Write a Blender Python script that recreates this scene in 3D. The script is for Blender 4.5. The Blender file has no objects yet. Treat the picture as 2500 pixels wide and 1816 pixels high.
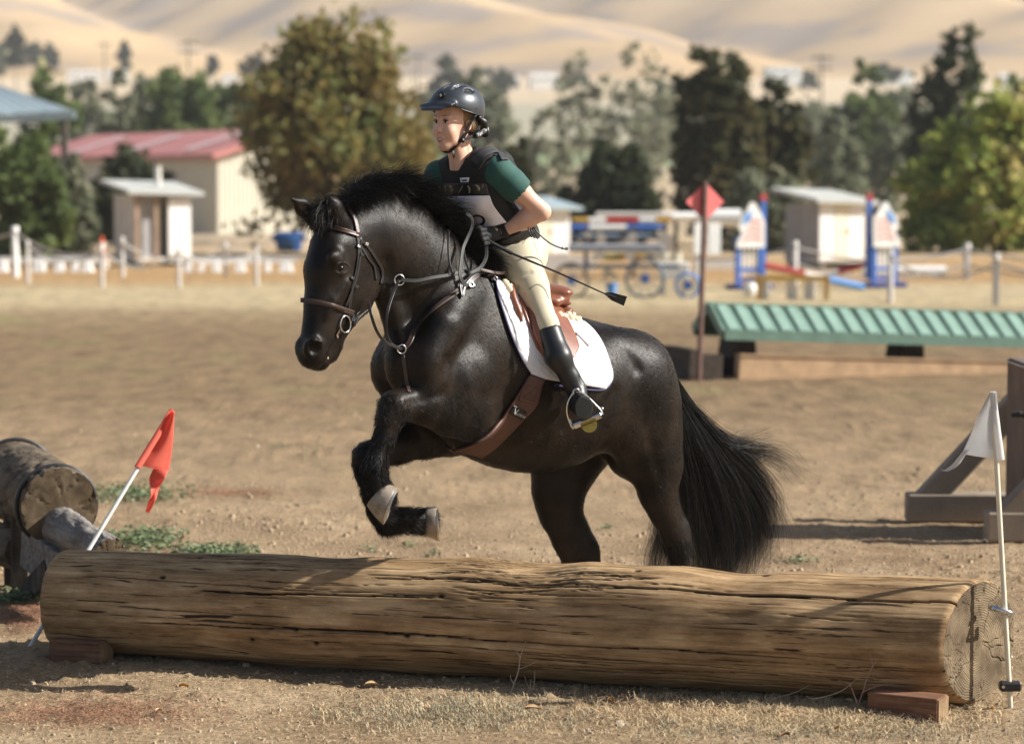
import bpy, bmesh, math, random
import numpy as np
from mathutils import Vector, Matrix, noise as mnoise
from mathutils.bvhtree import BVHTree
random.seed(7); rng = np.random.default_rng(7)
S = bpy.context.scene; COL = S.collection
R = math.radians
# ---------------- camera ----------------
FPX, W0, H0, CH, HOR = 6180.0, 2500.0, 1816.0, 2.28, 447.0
TH = math.atan((H0/2-HOR)/FPX)
cam = bpy.data.objects.new('camera', bpy.data.cameras.new('camera')); COL.objects.link(cam)
cam.location = (0, 0, CH); cam.rotation_euler = (math.pi/2-TH, 0, 0)
cam.data.sensor_width = 36; cam.data.lens = 36*FPX/W0
cam.data.clip_start = .5; cam.data.clip_end = 9000
cam.data.dof.use_dof = True; cam.data.dof.focus_distance = 11.7; cam.data.dof.aperture_fstop = 2.0
S.camera = cam
# ---------------- light ----------------
SUN_EL, SUN_AZ = 34.0, -1.0          # azimuth measured from +X towards +Y
w = bpy.data.worlds.new('World'); S.world = w; w.use_nodes = True
nt = w.node_tree; bg = nt.nodes['Background']; bg.inputs[1].default_value = .055
sky = nt.nodes.new('ShaderNodeTexSky'); sky.sky_type = 'NISHITA'; sky.sun_disc = False
sky.sun_elevation = R(SUN_EL); sky.sun_rotation = R(90-SUN_AZ); sky.dust_density = 2.0
nt.links.new(sky.outputs[0], bg.inputs[0])
sl = bpy.data.lights.new('sun', 'SUN'); sl.energy = 5.0; sl.angle = R(.5); sl.color = (1, .955, .88)
so = bpy.data.objects.new('sun', sl); COL.objects.link(so)
SUNV = Vector((math.cos(R(SUN_EL))*math.cos(R(SUN_AZ)), math.cos(R(SUN_EL))*math.sin(R(SUN_AZ)), math.sin(R(SUN_EL))))
so.rotation_euler = SUNV.to_track_quat('Z', 'Y').to_euler(); so.location = (20, 0, 20)
S.view_settings.view_transform = 'Standard'; S.view_settings.look = 'None'
S.view_settings.exposure = 0.95; S.view_settings.gamma = 1
S.cycles.use_denoising = True; S.cycles.max_bounces = 8; S.cycles.volume_bounces = 0
S.cycles.volume_step_rate = 4; S.cycles.volume_max_steps = 64
# ---------------- pixel -> place ----------------
CT, ST = math.cos(TH), math.sin(TH)
def ray(px, py):
    a = (px-W0/2)/FPX; b = (H0/2-py)/FPX
    return np.array([a, CT+b*ST, -ST+b*CT])
CAMP = np.array([0, 0, CH])
def P(px, py, D):
    r = ray(px, py); return CAMP + r*(D/r[1])
def G(px, py, z=0.0):
    r = ray(px, py); return CAMP + r*((z-CH)/r[2])
def GD(py): return float(G(1250, py)[1])
def pxm(D): return FPX/D
def plane_pt(px, py, O, n, off):
    r = ray(px, py); return CAMP + r*((off-np.dot(n, CAMP-O))/np.dot(n, r))
AH = R(42)
HO = np.array([0, 12.1, 0]); HF = np.array([-math.cos(AH), -math.sin(AH), 0]); HN = np.array([math.sin(AH), -math.cos(AH), 0])
def HP(px, py, w=0.0): return plane_pt(px, py, HO, HN, w)
# ---------------- object helpers ----------------
def tag(o, label=None, cat=None, group=None, kind=None):
    if label: o['label'] = label
    if cat: o['category'] = cat
    if group: o['group'] = group
    if kind: o['kind'] = kind
    return o
def empty(name, loc=(0, 0, 0), rz=0, label=None, cat=None, group=None):
    o = bpy.data.objects.new(name, None); COL.objects.link(o); o.location = loc; o.rotation_euler = (0, 0, rz)
    o.empty_display_size = .1
    return tag(o, label, cat, group)
def link(name, me, mat=None, parent=None, smooth=False, world=False):
    o = bpy.data.objects.new(name, me); COL.objects.link(o)
    if mat is not None and not me.materials: me.materials.append(mat)
    if parent is not None:
        o.parent = parent
        if world:
            bpy.context.view_layer.update()
            o.matrix_parent_inverse = Matrix.LocRotScale(parent.location, parent.rotation_euler, parent.scale).inverted() if parent.parent is None else Matrix()
    if smooth: me.polygons.foreach_set('use_smooth', [True]*len(me.polygons))
    return o
def mesh(name, v, f, mat=None, parent=None, smooth=False, world=False):
    me = bpy.data.meshes.new(name); me.from_pydata([tuple(map(float, x)) for x in v], [], f); me.update()
    return link(name, me, mat, parent, smooth, world)
def copy_tree(o, parent=None, **kw):
    c = o.copy(); COL.objects.link(c)
    if parent is not None: c.parent = parent
    for ch in list(o.children): copy_tree(ch, c)
    return c
class MB:
    """collects shapes, then links them as one mesh"""
    def __init__(s): s.v = []; s.f = []
    def add(s, v, f):
        n = len(s.v); s.v += [tuple(map(float, x)) for x in v]; s.f += [tuple(i+n for i in q) for q in f]; return s
    def box(s, c, d, rot=None, bev=0, taper=1):
        x, y, z = d[0]/2, d[1]/2, d[2]/2; vs = []; b = bev
        M = rot if rot is not None else Matrix.Identity(3)
        if b <= 0:
            for k in (-1, 1):
                t = taper if k > 0 else 1
                for i, j in ((-1, -1), (1, -1), (1, 1), (-1, 1)):
                    vs.append(Vector(c)+M@Vector((i*x*t, j*y*t, k*z)))
            fs = [(3, 2, 1, 0), (4, 5, 6, 7), (0, 1, 5, 4), (1, 2, 6, 5), (2, 3, 7, 6), (3, 0, 4, 7)]
        else:
            bm = bmesh.new(); bmesh.ops.create_cube(bm, size=1)
            for q in bm.verts: q.co = Vector((q.co.x*2*x, q.co.y*2*y, q.co.z*2*z))
            bmesh.ops.bevel(bm, geom=bm.edges[:], offset=b, segments=1, affect='EDGES')
            bm.verts.index_update()
            vs = [Vector(c)+M@q.co for q in bm.verts]; fs = [tuple(q.index for q in f.verts) for f in bm.faces]; bm.free()
        return s.add(vs, fs)
    def beam(s, a, b, w, h, bev=0, up=(0, 0, 1)):
        a = Vector(a); b = Vector(b); d = (b-a); L = d.length; d.normalize(); u = Vector(up)
        sx = d.cross(u)
        if sx.length < 1e-4: sx = d.cross(Vector((0, 1, 0)))
        sx.normalize(); uz = sx.cross(d)
        M = Matrix((d, sx, uz)).transposed()
        return s.box((a+b)/2, (L, w, h), M, bev)
    def tube(s, pts, r, n=8, cap=True, flat=None):
        v, f = tube_vf(pts, r, n, cap, flat); return s.add(v, f)
    def build(s, name, mat=None, parent=None, smooth=False, world=False):
        return mesh(name, s.v, s.f, mat, parent, smooth, world)
def tube_vf(pts, r, n=8, cap=True, flat=None):
    pts = [Vector(p) for p in pts]; rs = r if hasattr(r, '__len__') else [r]*len(pts)
    v = []; f = []; t0 = (pts[1]-pts[0]).normalized()
    a = Vector((0, 0, 1)) if abs(t0.z) < .9 else Vector((1, 0, 0))
    nrm = t0.cross(a).normalized(); m = len(pts)
    for i, p in enumerate(pts):
        t = (pts[min(i+1, m-1)]-pts[max(i-1, 0)]).normalized()
        nrm = (nrm-t*nrm.dot(t)).normalized(); bn = t.cross(nrm)
        for k in range(n):
            an = 2*math.pi*k/n
            v.append(p+(nrm*math.cos(an)+bn*math.sin(an)*(flat or 1))*rs[i])
    for i in range(m-1):
        for k in range(n):
            k2 = (k+1) % n; f.append((i*n+k, i*n+k2, (i+1)*n+k2, (i+1)*n+k))
    if cap:
        b = len(v); v += [Vector(q) for q in v[:n]]+[Vector(q) for q in v[(m-1)*n:m*n]]
        f.append(tuple(b+k for k in range(n))[::-1]); f.append(tuple(b+n+k for k in range(n)))
    return v, f
def spline(pts, n):
    """Catmull-Rom through points (any dimension) -> n samples"""
    p = np.array(pts, float); m = len(p)
    if m == 2: return np.array([p[0]+(p[1]-p[0])*t for t in np.linspace(0, 1, n)])
    p = np.vstack([2*p[0]-p[1], p, 2*p[-1]-p[-2]]); out = []
    for u in np.linspace(0, m-1-1e-6, n):
        i = int(u); t = u-i; a, b, c, d = p[i], p[i+1], p[i+2], p[i+3]
        out.append(.5*((2*b)+(-a+c)*t+(2*a-5*b+4*c-d)*t*t+(-a+3*b-3*c+d)*t**3))
    return np.array(out)
# ---------------- materials ----------------
def new_mat(name):
    m = bpy.data.materials.new(name); m.use_nodes = True; return m, m.node_tree, m.node_tree.nodes['Principled BSDF']
def simple(name, col, rough=.6, metal=0, var=.12, scale=30, bump=0, bscale=200, spec=.5, sheen=0, coat=0):
    m, t, b = new_mat(name); N = t.nodes; L = t.links
    b.inputs['Roughness'].default_value = rough; b.inputs['Metallic'].default_value = metal
    b.inputs['Specular IOR Level'].default_value = spec
    if sheen: b.inputs['Sheen Weight'].default_value = sheen
    if coat: b.inputs['Coat Weight'].default_value = coat
    tc = N.new('ShaderNodeTexCoord')
    nz = N.new('ShaderNodeTexNoise'); nz.inputs['Scale'].default_value = scale; nz.inputs['Detail'].default_value = 5
    L.new(tc.outputs['Object'], nz.inputs['Vector'])
    cr = N.new('ShaderNodeValToRGB'); c = np.array(col)
    cr.color_ramp.elements[0].position = .3; cr.color_ramp.elements[1].position = .7
    cr.color_ramp.elements[0].color = (*np.clip(c*(1-var), 0, 1), 1); cr.color_ramp.elements[1].color = (*np.clip(c*(1+var), 0, 1), 1)
    L.new(nz.outputs['Fac'], cr.inputs[0]); L.new(cr.outputs[0], b.inputs['Base Color'])
    if bump:
        n2 = N.new('ShaderNodeTexNoise'); n2.inputs['Scale'].default_value = bscale; n2.inputs['Detail'].default_value = 4
        L.new(tc.outputs['Object'], n2.inputs['Vector'])
        bp = N.new('ShaderNodeBump'); bp.inputs['Strength'].default_value = bump; bp.inputs['Distance'].default_value = .002
        L.new(n2.outputs['Fac'], bp.inputs['Height']); L.new(bp.outputs[0], b.inputs['Normal'])
    return m
# ---------------- implicit solids ----------------
class SDF:
    def __init__(s, lo, hi, h):
        s.lo = np.array(lo, float); s.h = h
        s.n = np.ceil((np.array(hi)-s.lo)/h).astype(int)+1
        s.F = np.full(s.n, 1.0, np.float32)
    def sub(s, lo, hi):
        a = np.clip(np.floor((np.array(lo)-s.lo)/s.h).astype(int), 0, s.n); b = np.clip(np.ceil((np.array(hi)-s.lo)/s.h).astype(int)+1, 0, s.n)
        if np.any(b <= a): return None, None
        sl = tuple(slice(a[i], b[i]) for i in range(3))
        g = [s.lo[i]+s.h*np.arange(a[i], b[i], dtype=np.float32) for i in range(3)]
        return sl, np.stack(np.meshgrid(*g, indexing='ij'), -1).astype(np.float32)
    @staticmethod
    def smin(a, b, k):
        if k <= 0: return np.minimum(a, b)
        h = np.maximum(k-np.abs(a-b), 0)/k
        return np.minimum(a, b)-h*h*k*.25
    def put(s, fn, lo, hi, k, cut=False):
        m = k+3*s.h
        sl, X = s.sub(np.array(lo)-m, np.array(hi)+m)
        if sl is None: return
        d = fn(X); F = s.F[sl]
        s.F[sl] = s.smin(F, d, k) if not cut else -s.smin(-F, d, k)
    def tube(s, pts, ra, rb=None, lat=None, k=.03, cut=False, k2=.015):
        """chain of tapered segments; lat = lateral axis whose radius is rb"""
        pts = [np.array(p, float) for p in pts]
        if not hasattr(ra, '__len__'): ra = [ra]*len(pts)
        if rb is None: rb = ra
        if not hasattr(rb, '__len__'): rb = [rb]*len(pts)
        if lat is None: lat = np.array([0, 0, 1.0])
        lat = np.array(lat, float); lat /= np.linalg.norm(lat)
        R_ = max(max(ra), max(rb)); P_ = np.array(pts)
        def fn(X):
            out = None
            segs = [(0, 0)] if len(pts) == 1 else [(i, i+1) for i in range(len(pts)-1)]
            for i, j in segs:
                a, b = pts[i], pts[j]; q = X-a.astype(np.float32)
                if i == j: t = np.zeros(X.shape[:3], np.float32); df = q
                else:
                    ab = (b-a).astype(np.float32); t = np.clip((q@ab)/np.dot(ab, ab), 0, 1); df = q-t[..., None]*ab
                A = ra[i]+(ra[j]-ra[i])*t; B = rb[i]+(rb[j]-rb[i])*t
                l = df@lat.astype(np.float32); r2 = np.maximum((df*df).sum(-1)-l*l, 0); l2 = l*l
                k0 = np.sqrt(r2/(A*A)+l2/(B*B)); k1 = np.sqrt(r2/A**4+l2/B**4)+1e-9
                d = np.where(k0 < 1e-4, -np.minimum(A, B), k0*(k0-1)/k1)
                out = d if out is None else s.smin(out, d, k2)
            return out
        s.put(fn, P_.min(0)-R_, P_.max(0)+R_, k, cut)
        return s
    def ell(s, c, r, axes=None, k=.03, cut=False):
        c = np.array(c, float); M = np.array(axes, float) if axes is not None else np.eye(3); r = np.array(r, np.float32); Rm = max(r)
        def fn(X):
            q = (X-c.astype(np.float32))@M.T.astype(np.float32)
            k0 = np.sqrt(((q/r)**2).sum(-1)); k1 = np.sqrt(((q/(r*r))**2).sum(-1))+1e-9
            return np.where(k0 < 1e-4, -min(r), k0*(k0-1)/k1)
        s.put(fn, c-Rm, c+Rm, k, cut); return s
    def mesh(s):
        F = s.F; n = F.shape; neg = F < 0
        # active cells
        c = [F[i:n[0]-1+i, j:n[1]-1+j, k:n[2]-1+k] for i in (0, 1) for j in (0, 1) for k in (0, 1)]
        st = np.stack(c, -1); ng = st < 0; act = ng.any(-1) & ~ng.all(-1)
        idx = np.full(act.shape, -1, np.int64); cells = np.argwhere(act); idx[act] = np.arange(len(cells))
        V = st[act]; offs = np.array([(i, j, k) for i in (0, 1) for j in (0, 1) for k in (0, 1)], float)
        acc = np.zeros((len(cells), 3)); cnt = np.zeros(len(cells))
        for a in range(8):
            for b in range(a+1, 8):
                if np.abs(offs[a]-offs[b]).sum() != 1: continue
                fa, fb = V[:, a], V[:, b]; m = (fa < 0) != (fb < 0); t = np.zeros(len(cells)); t[m] = (fa[m]/(fa[m]-fb[m]))
                acc[m] += offs[a]+(offs[b]-offs[a])*t[m, None]; cnt[m] += 1
        pos = (cells+acc/cnt[:, None])*s.h+s.lo
        Q = []
        for ax in range(3):
            sl0 = [slice(None)]*3; sl1 = [slice(None)]*3; sl0[ax] = slice(0, n[ax]-1); sl1[ax] = slice(1, n[ax])
            a = neg[tuple(sl0)]; b = neg[tuple(sl1)]; e = np.argwhere(a != b); fl = a[tuple(e.T)]
            u, v = (ax+1) % 3, (ax+2) % 3
            ok = (e[:, u] > 0) & (e[:, v] > 0) & (e[:, u] < n[u]-1) & (e[:, v] < n[v]-1); e = e[ok]; fl = fl[ok]
            def g(du, dv):
                q = e.copy(); q[:, u] -= du; q[:, v] -= dv; return idx[tuple(q.T)]
            q = np.stack([g(1, 1), g(0, 1), g(0, 0), g(1, 0)], -1); q[~fl] = q[~fl][:, ::-1]; Q.append(q)
        Q = np.vstack(Q); Q = Q[(Q >= 0).all(1)]
        return pos, Q
def np_mesh(name, V, Q, mat=None, parent=None, smooth=True, world=True):
    me = bpy.data.meshes.new(name); Q = np.asarray(Q, np.int32); m = Q.shape[1]
    me.vertices.add(len(V)); me.vertices.foreach_set('co', np.asarray(V, np.float32).ravel())
    me.loops.add(Q.size); me.loops.foreach_set('vertex_index', Q.ravel())
    me.polygons.add(len(Q)); me.polygons.foreach_set('loop_start', np.arange(0, Q.size, m, dtype=np.int32))
    me.update(calc_edges=True)
    return link(name, me, mat, parent, smooth, world)
def relax(V, Q, it=3, lam=.5):
    e = np.vstack([Q[:, [i, (i+1) % 4]] for i in range(4)])
    for _ in range(it):
        a = np.zeros_like(V); c = np.zeros(len(V))
        for i in range(3): a[:, i] = np.bincount(e[:, 0], V[e[:, 1], i], len(V))+np.bincount(e[:, 1], V[e[:, 0], i], len(V))
        c = np.bincount(e[:, 0], minlength=len(V))+np.bincount(e[:, 1], minlength=len(V))
        V = V*(1-lam)+lam*a/np.maximum(c, 1)[:, None]
    return V
def strands(name, paths, r0, mat, parent=None, world=True, kind=None):
    """paths: (n, m, 3) array -> thin tapering crossed ribbons"""
    A = np.asarray(paths, float); n, m, _ = A.shape
    T = np.gradient(A, axis=1); T /= np.linalg.norm(T, axis=2, keepdims=True)+1e-9
    rnd = rng.normal(size=(n, 1, 3)); s = np.cross(T, rnd); s /= np.linalg.norm(s, axis=2, keepdims=True)+1e-9
    tp = np.linspace(1, .12, m)[None, :, None]; rr = (r0 if np.isscalar(r0) else np.asarray(r0)[:, None, None])
    V = np.stack([A-s*rr*tp, A+s*rr*tp], 2).reshape(-1, 3)
    b = (np.arange(n)[:, None]*m+np.arange(m-1)[None, :])*2
    Q = np.stack([b, b+1, b+3, b+2], -1).reshape(-1, 4)
    o = np_mesh(name, V, Q, mat, parent, True, world)
    if kind: o['kind'] = kind
    return o
# ================= GROUND =================
def ground_mat():
    m, t, b = new_mat('dry_dirt'); N = t.nodes; L = t.links
    b.inputs['Roughness'].default_value = .95; b.inputs['Specular IOR Level'].default_value = .15
    geo = N.new('ShaderNodeNewGeometry'); sp = N.new('ShaderNodeSeparateXYZ'); L.new(geo.outputs['Position'], sp.inputs[0])
    def noise(scale, det=6, rough=.6, sx=1, sy=1):
        mp = N.new('ShaderNodeMapping'); mp.inputs['Scale'].default_value = (sx, sy, 1); L.new(geo.outputs['Position'], mp.inputs[0])
        n = N.new('ShaderNodeTexNoise'); n.inputs['Scale'].default_value = scale; n.inputs['Detail'].default_value = det; n.inputs['Roughness'].default_value = rough
        L.new(mp.outputs[0], n.inputs['Vector']); return n.outputs['Fac']
    def ramp(src, stops):
        c = N.new('ShaderNodeValToRGB'); e = c.color_ramp.elements
        while len(e) < len(stops): e.new(.5)
        for k, (p, col) in enumerate(stops): e[k].position = p; e[k].color = (*col, 1)
        L.new(src, c.inputs[0]); return c.outputs[0]
    def mix(f, a, c, mode='MIX'):
        x = N.new('ShaderNodeMix'); x.data_type = 'RGBA'; x.blend_type = mode
        if isinstance(f, float): x.inputs[0].default_value = f
        else: L.new(f, x.inputs[0])
        for s_, q in ((6, a), (7, c)):
            if isinstance(q, tuple): x.inputs[s_].default_value = (*q, 1)
            else: L.new(q, x.inputs[s_])
        return x.outputs[2]
    def mrange(src, a, b_, c=0, d=1):
        x = N.new('ShaderNodeMapRange'); x.inputs[1].default_value = a; x.inputs[2].default_value = b_; x.inputs[3].default_value = c; x.inputs[4].default_value = d; L.new(src, x.inputs[0]); return x.outputs[0]
    def mul(a, c):
        x = N.new('ShaderNodeMath'); x.operation = 'MULTIPLY'
        for i, q in enumerate((a, c)):
            if isinstance(q, float): x.inputs[i].default_value = q
            else: L.new(q, x.inputs[i])
        return x.outputs[0]
    base = ramp(noise(1.1, 8, .62), [(.3, (.265, .188, .112)), (.5, (.40, .292, .182)), (.7, (.54, .415, .275))])
    fine = ramp(noise(34, 8, .75), [(.36, (.42, .38, .34)), (.46, (.85, .82, .78)), (.56, (1.05, 1.03, 1.0)), (.66, (1.22, 1.2, 1.16))])
    col = mix(1.0, base, fine, 'MULTIPLY')
    # darker clod speckles and pale stones
    vo = N.new('ShaderNodeTexVoronoi'); vo.inputs['Scale'].default_value = 26; L.new(geo.outputs['Position'], vo.inputs['Vector'])
    spk = mul(mrange(vo.outputs['Distance'], .16, .05), mrange(noise(7, 4), .5, .62))
    col = mix(spk, col, (.16, .105, .06))
    # reddish straw scatter, greyish dry grass
    red = mul(mrange(noise(2.3, 6, .7, 1, .8), .58, .70), .3); col = mix(red, col, (.30, .15, .085))
    y = sp.outputs[1]; nzb = noise(.12, 5, .6, .35, 1)
    # arena further off: browner tilled band, then golden dry grass, then tan
    yd = N.new('ShaderNodeMath'); yd.operation = 'MULTIPLY_ADD'; L.new(nzb, yd.inputs[0]); yd.inputs[1].default_value = 9; L.new(y, yd.inputs[2])
    far = ramp(mrange(yd.outputs[0], 0, 120), [(0, (.39, .285, .178)), (.17, (.37, .27, .166)), (.22, (.31, .22, .132)), (.26, (.245, .17, .098)), (.36, (.225, .155, .088)), (.40, (.30, .218, .128)), (.43, (.46, .37, .225)), (.50, (.47, .38, .235)), (.54, (.40, .255, .12)), (.65, (.42, .275, .135)), (.72, (.46, .34, .21)), (1, (.48, .38, .25))])
    fn = ramp(noise(2.6, 9, .74, 1.1, .38), [(.34, (.62, .60, .58)), (.5, (1, 1, 1)), (.66, (1.34, 1.3, 1.24))]); far = mix(1.0, far, fn, 'MULTIPLY')
    col = mix(mrange(y, 15, 21), col, far)
    gp = mul(mul(mrange(noise(.5, 6, .7, 1, .4), .54, .68), mrange(y, 17, 30)), mrange(y, 60, 50)); col = mix(mul(gp, .45), col, (.22, .24, .09))
    # countryside beyond: fields in bands
    fields = ramp(mrange(yd.outputs[0], 120, 1200), [(0, (.42, .33, .22)), (.10, (.42, .33, .22)), (.14, (.48, .38, .26)), (.17, (.24, .30, .16)), (.215, (.24, .30, .16)), (.235, (.48, .40, .26)), (.30, (.34, .32, .23)), (.50, (.36, .33, .24)), (.54, (.54, .43, .29)), (.85, (.56, .45, .30)), (1, (.55, .45, .31))])
    col = mix(mrange(y, 115, 130), col, fields)
    L.new(col, b.inputs['Base Color'])
    b1 = N.new('ShaderNodeBump'); b1.inputs['Strength'].default_value = .9; b1.inputs['Distance'].default_value = .02; L.new(noise(30, 8, .72), b1.inputs['Height'])
    b0 = N.new('ShaderNodeBump'); b0.inputs['Strength'].default_value = .8; b0.inputs['Distance'].default_value = .07; L.new(noise(5, 7, .65), b0.inputs['Height']); L.new(b0.outputs[0], b1.inputs['Normal'])
    b2 = N.new('ShaderNodeBump'); b2.inputs['Strength'].default_value = .7; b2.inputs['Distance'].default_value = .012; L.new(noise(110, 5, .7), b2.inputs['Height']); L.new(b1.outputs[0], b2.inputs['Normal'])
    L.new(b2.outputs[0], b.inputs['Normal'])
    return m
def fbm(x, y, sc, seed=0, oct=4):
    """cheap value noise on arrays"""
    out = np.zeros_like(x); a = 1; tot = 0
    for o in range(oct):
        X = x*sc*2**o+seed*17.3+o*5.1; Y = y*sc*2**o-seed*9.7+o*3.3
        xi = np.floor(X); yi = np.floor(Y); fx = X-xi; fy = Y-yi; fx = fx*fx*(3-2*fx); fy = fy*fy*(3-2*fy)
        def h(i, j):
            s = np.sin(i*127.1+j*311.7+seed*74.7)*43758.5453; return s-np.floor(s)
        v = (h(xi, yi)*(1-fx)+h(xi+1, yi)*fx)*(1-fy)+(h(xi, yi+1)*(1-fx)+h(xi+1, yi+1)*fx)*fy
        out += a*v; tot += a; a *= .55
    return out/tot
def grow(a, s0, g, end):
    out = [a]
    while out[-1] < end: s0 *= g; out.append(out[-1]+s0)
    return out
def terrain_z(x, y):
    d = np.asarray(y, float); z = np.interp(d, [0, 150, 300, 450, 900, 1150, 1400], [0, 0, 4.6, 10, 37, 50, 55])
    return z
xs = np.arange(-3.3, 3.3001, .031); gx = grow(3.3, .035, 1.075, 1500); xs = np.concatenate([-np.array(gx[1:])[::-1], xs, gx[1:]])
ys = np.arange(9.2, 15.2, .031); gy = grow(15.2, .035, 1.03, 1500); g0 = grow(0, .03, 1.3, 60); ys = np.concatenate([9.2-np.array(g0[1:])[::-1], ys, gy[1:]])
GXm, GYm = np.meshgrid(xs, ys)
near = np.clip((60-GYm)/40, 0, 1)*np.clip((30-abs(GXm))/20, 0, 1)
lump = fbm(GXm, GYm, 7, 1, 3)-.5; clod = np.clip(fbm(GXm, GYm, 24, 3, 2)-.62, 0, 1); big = fbm(GXm, GYm, .9, 2, 3)-.5
clodmask = np.clip((fbm(GXm, GYm, 1.3, 5, 2)-.42)*5, 0, 1)
def ground_rel(lump, clod, clodmask, big): return (lump*.024+clod*clodmask*.12+big*.035-.008)
GZ = terrain_z(GXm, GYm)+near*ground_rel(lump, clod, clodmask, big)
Vg = np.stack([GXm, GYm, GZ], -1).reshape(-1, 3); nx, ny = len(xs), len(ys)
ii = np.arange(ny-1)[:, None]*nx+np.arange(nx-1)[None]; Qg = np.stack([ii, ii+1, ii+nx+1, ii+nx], -1).reshape(-1, 4)
M_GROUND = ground_mat()
ground = np_mesh('ground', Vg, Qg, M_GROUND); ground['kind'] = 'structure'
def gz(x, y):
    """height of the ground under (x, y)"""
    i = np.clip(np.searchsorted(xs, x)-1, 0, nx-2); j = np.clip(np.searchsorted(ys, y)-1, 0, ny-2)
    fx = (x-xs[i])/(xs[i+1]-xs[i]); fy = (y-ys[j])/(ys[j+1]-ys[j])
    return (GZ[j, i]*(1-fx)+GZ[j, i+1]*fx)*(1-fy)+(GZ[j+1, i]*(1-fx)+GZ[j+1, i+1]*fx)*fy
# ================= HILLS =================
def hills():
    x = np.linspace(-1400, 1400, 280); y = np.linspace(1050, 3000, 200); X, Y = np.meshgrid(x, y)
    t = (Y-1050)/1950
    base = np.interp(Y, [1050, 1200, 1600, 2000, 2600, 3000], [40, 58, 112, 160, 240, 300])
    warp = (fbm(X, Y, .0016, 4, 2)-.5)*150
    ph = (X+.34*(Y-1100)+warp*.8)/250
    pp = np.abs(((ph+.18) % 1)*2-1); rid = 1-pp**1.25
    ph2 = (X*.9-.45*Y+warp)/95; r2 = .5+.5*np.sin(2*np.pi*ph2)
    Zh = base+(rid-.35)*np.interp(t, [0, .06, .2, .5, 1], [2, 15, 37, 56, 64])+(r2-.5)*np.interp(t, [0, .15, 1], [.5, 4, 7])+(fbm(X, Y, .009, 8, 4)-.5)*np.interp(t, [0, .2, 1], [2, 8, 14])
    V = np.stack([X, Y, Zh], -1).reshape(-1, 3); n = len(x); ii = np.arange(len(y)-1)[:, None]*n+np.arange(n-1)[None]
    Q = np.stack([ii, ii+1, ii+n+1, ii+n], -1).reshape(-1, 4)
    m, tt, b = new_mat('dry_grass_hills'); N = tt.nodes; L = tt.links; b.inputs['Roughness'].default_value = 1; b.inputs['Specular IOR Level'].default_value = 0
    g = N.new('ShaderNodeNewGeometry'); n1 = N.new('ShaderNodeTexNoise'); n1.inputs['Scale'].default_value = .012; n1.inputs['Detail'].default_value = 8; L.new(g.outputs['Position'], n1.inputs['Vector'])
    c = N.new('ShaderNodeValToRGB'); e = c.color_ramp.elements; e[0].position = .38; e[0].color = (.30, .235, .18, 1); e[1].position = .48; e[1].color = (.48, .335, .18, 1)
    e3 = e.new(.7); e3.color = (.56, .40, .225, 1)
    L.new(n1.outputs['Fac'], c.inputs[0]); L.new(c.outputs[0], b.inputs['Base Color'])
    o = np_mesh('hills', V, Q, m); o['kind'] = 'structure'
hills()
# ================= TREES =================
def leaf_mat(name, cols, scale=.9):
    m, t, b = new_mat(name); N = t.nodes; L = t.links
    g = N.new('ShaderNodeNewGeometry'); n1 = N.new('ShaderNodeTexNoise'); n1.inputs['Scale'].default_value = scale; n1.inputs['Detail'].default_value = 5
    L.new(g.outputs['Position'], n1.inputs['Vector'])
    ad = N.new('ShaderNodeMath'); ad.operation = 'MULTIPLY_ADD'; L.new(g.outputs['Random Per Island'], ad.inputs[0]); ad.inputs[1].default_value = .35; L.new(n1.outputs['Fac'], ad.inputs[2])
    c = N.new('ShaderNodeValToRGB'); e = c.color_ramp.elements
    while len(e) < len(cols): e.new(.5)
    for k, col in enumerate(cols): e[k].position = .42+.5*k/(len(cols)-1); e[k].color = (*[min(1, q*1.6) for q in col], 1)
    L.new(ad.outputs[0], c.inputs[0]); L.new(c.outputs[0], b.inputs['Base Color'])
    b.inputs['Roughness'].default_value = .6; b.inputs['Specular IOR Level'].default_value = .25
    tr = N.new('ShaderNodeBsdfTranslucent'); L.new(c.outputs[0], tr.inputs[0]); mx = N.new('ShaderNodeMixShader'); mx.inputs[0].default_value = .45
    L.new(b.outputs[0], mx.inputs[1]); L.new(tr.outputs[0], mx.inputs[2]); L.new(mx.outputs[0], N['Material Output'].inputs[0]); return m
LEAF = {
 'brown': leaf_mat('autumn_brown_leaves', [(.13, .08, .025), (.15, .115, .035), (.15, .14, .045), (.105, .13, .045)], .5),
 'dark': leaf_mat('dark_green_leaves', [(.02, .028, .014), (.035, .045, .02), (.06, .068, .03)]),
 'darkbrown': leaf_mat('dark_olive_brown_leaves', [(.025, .03, .013), (.045, .05, .02), (.085, .07, .03)], .5),
 'olive': leaf_mat('olive_yellow_leaves', [(.08, .11, .03), (.17, .22, .05), (.25, .27, .07), (.30, .24, .10)], .4),
 'grey': leaf_mat('grey_green_leaves', [(.08, .09, .06), (.13, .145, .09), (.19, .19, .13)], .5),
 'green': leaf_mat('mid_green_leaves', [(.04, .06, .02), (.08, .11, .035), (.13, .16, .06)], .5),
 'bare': leaf_mat('pale_dry_leaves', [(.15, .15, .105), (.2, .2, .14), (.18, .2, .12)], .4)}
M_BARK = simple('grey_brown_bark', (.13, .10, .075), .95, 0, .3, 8, .6, 40)
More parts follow.
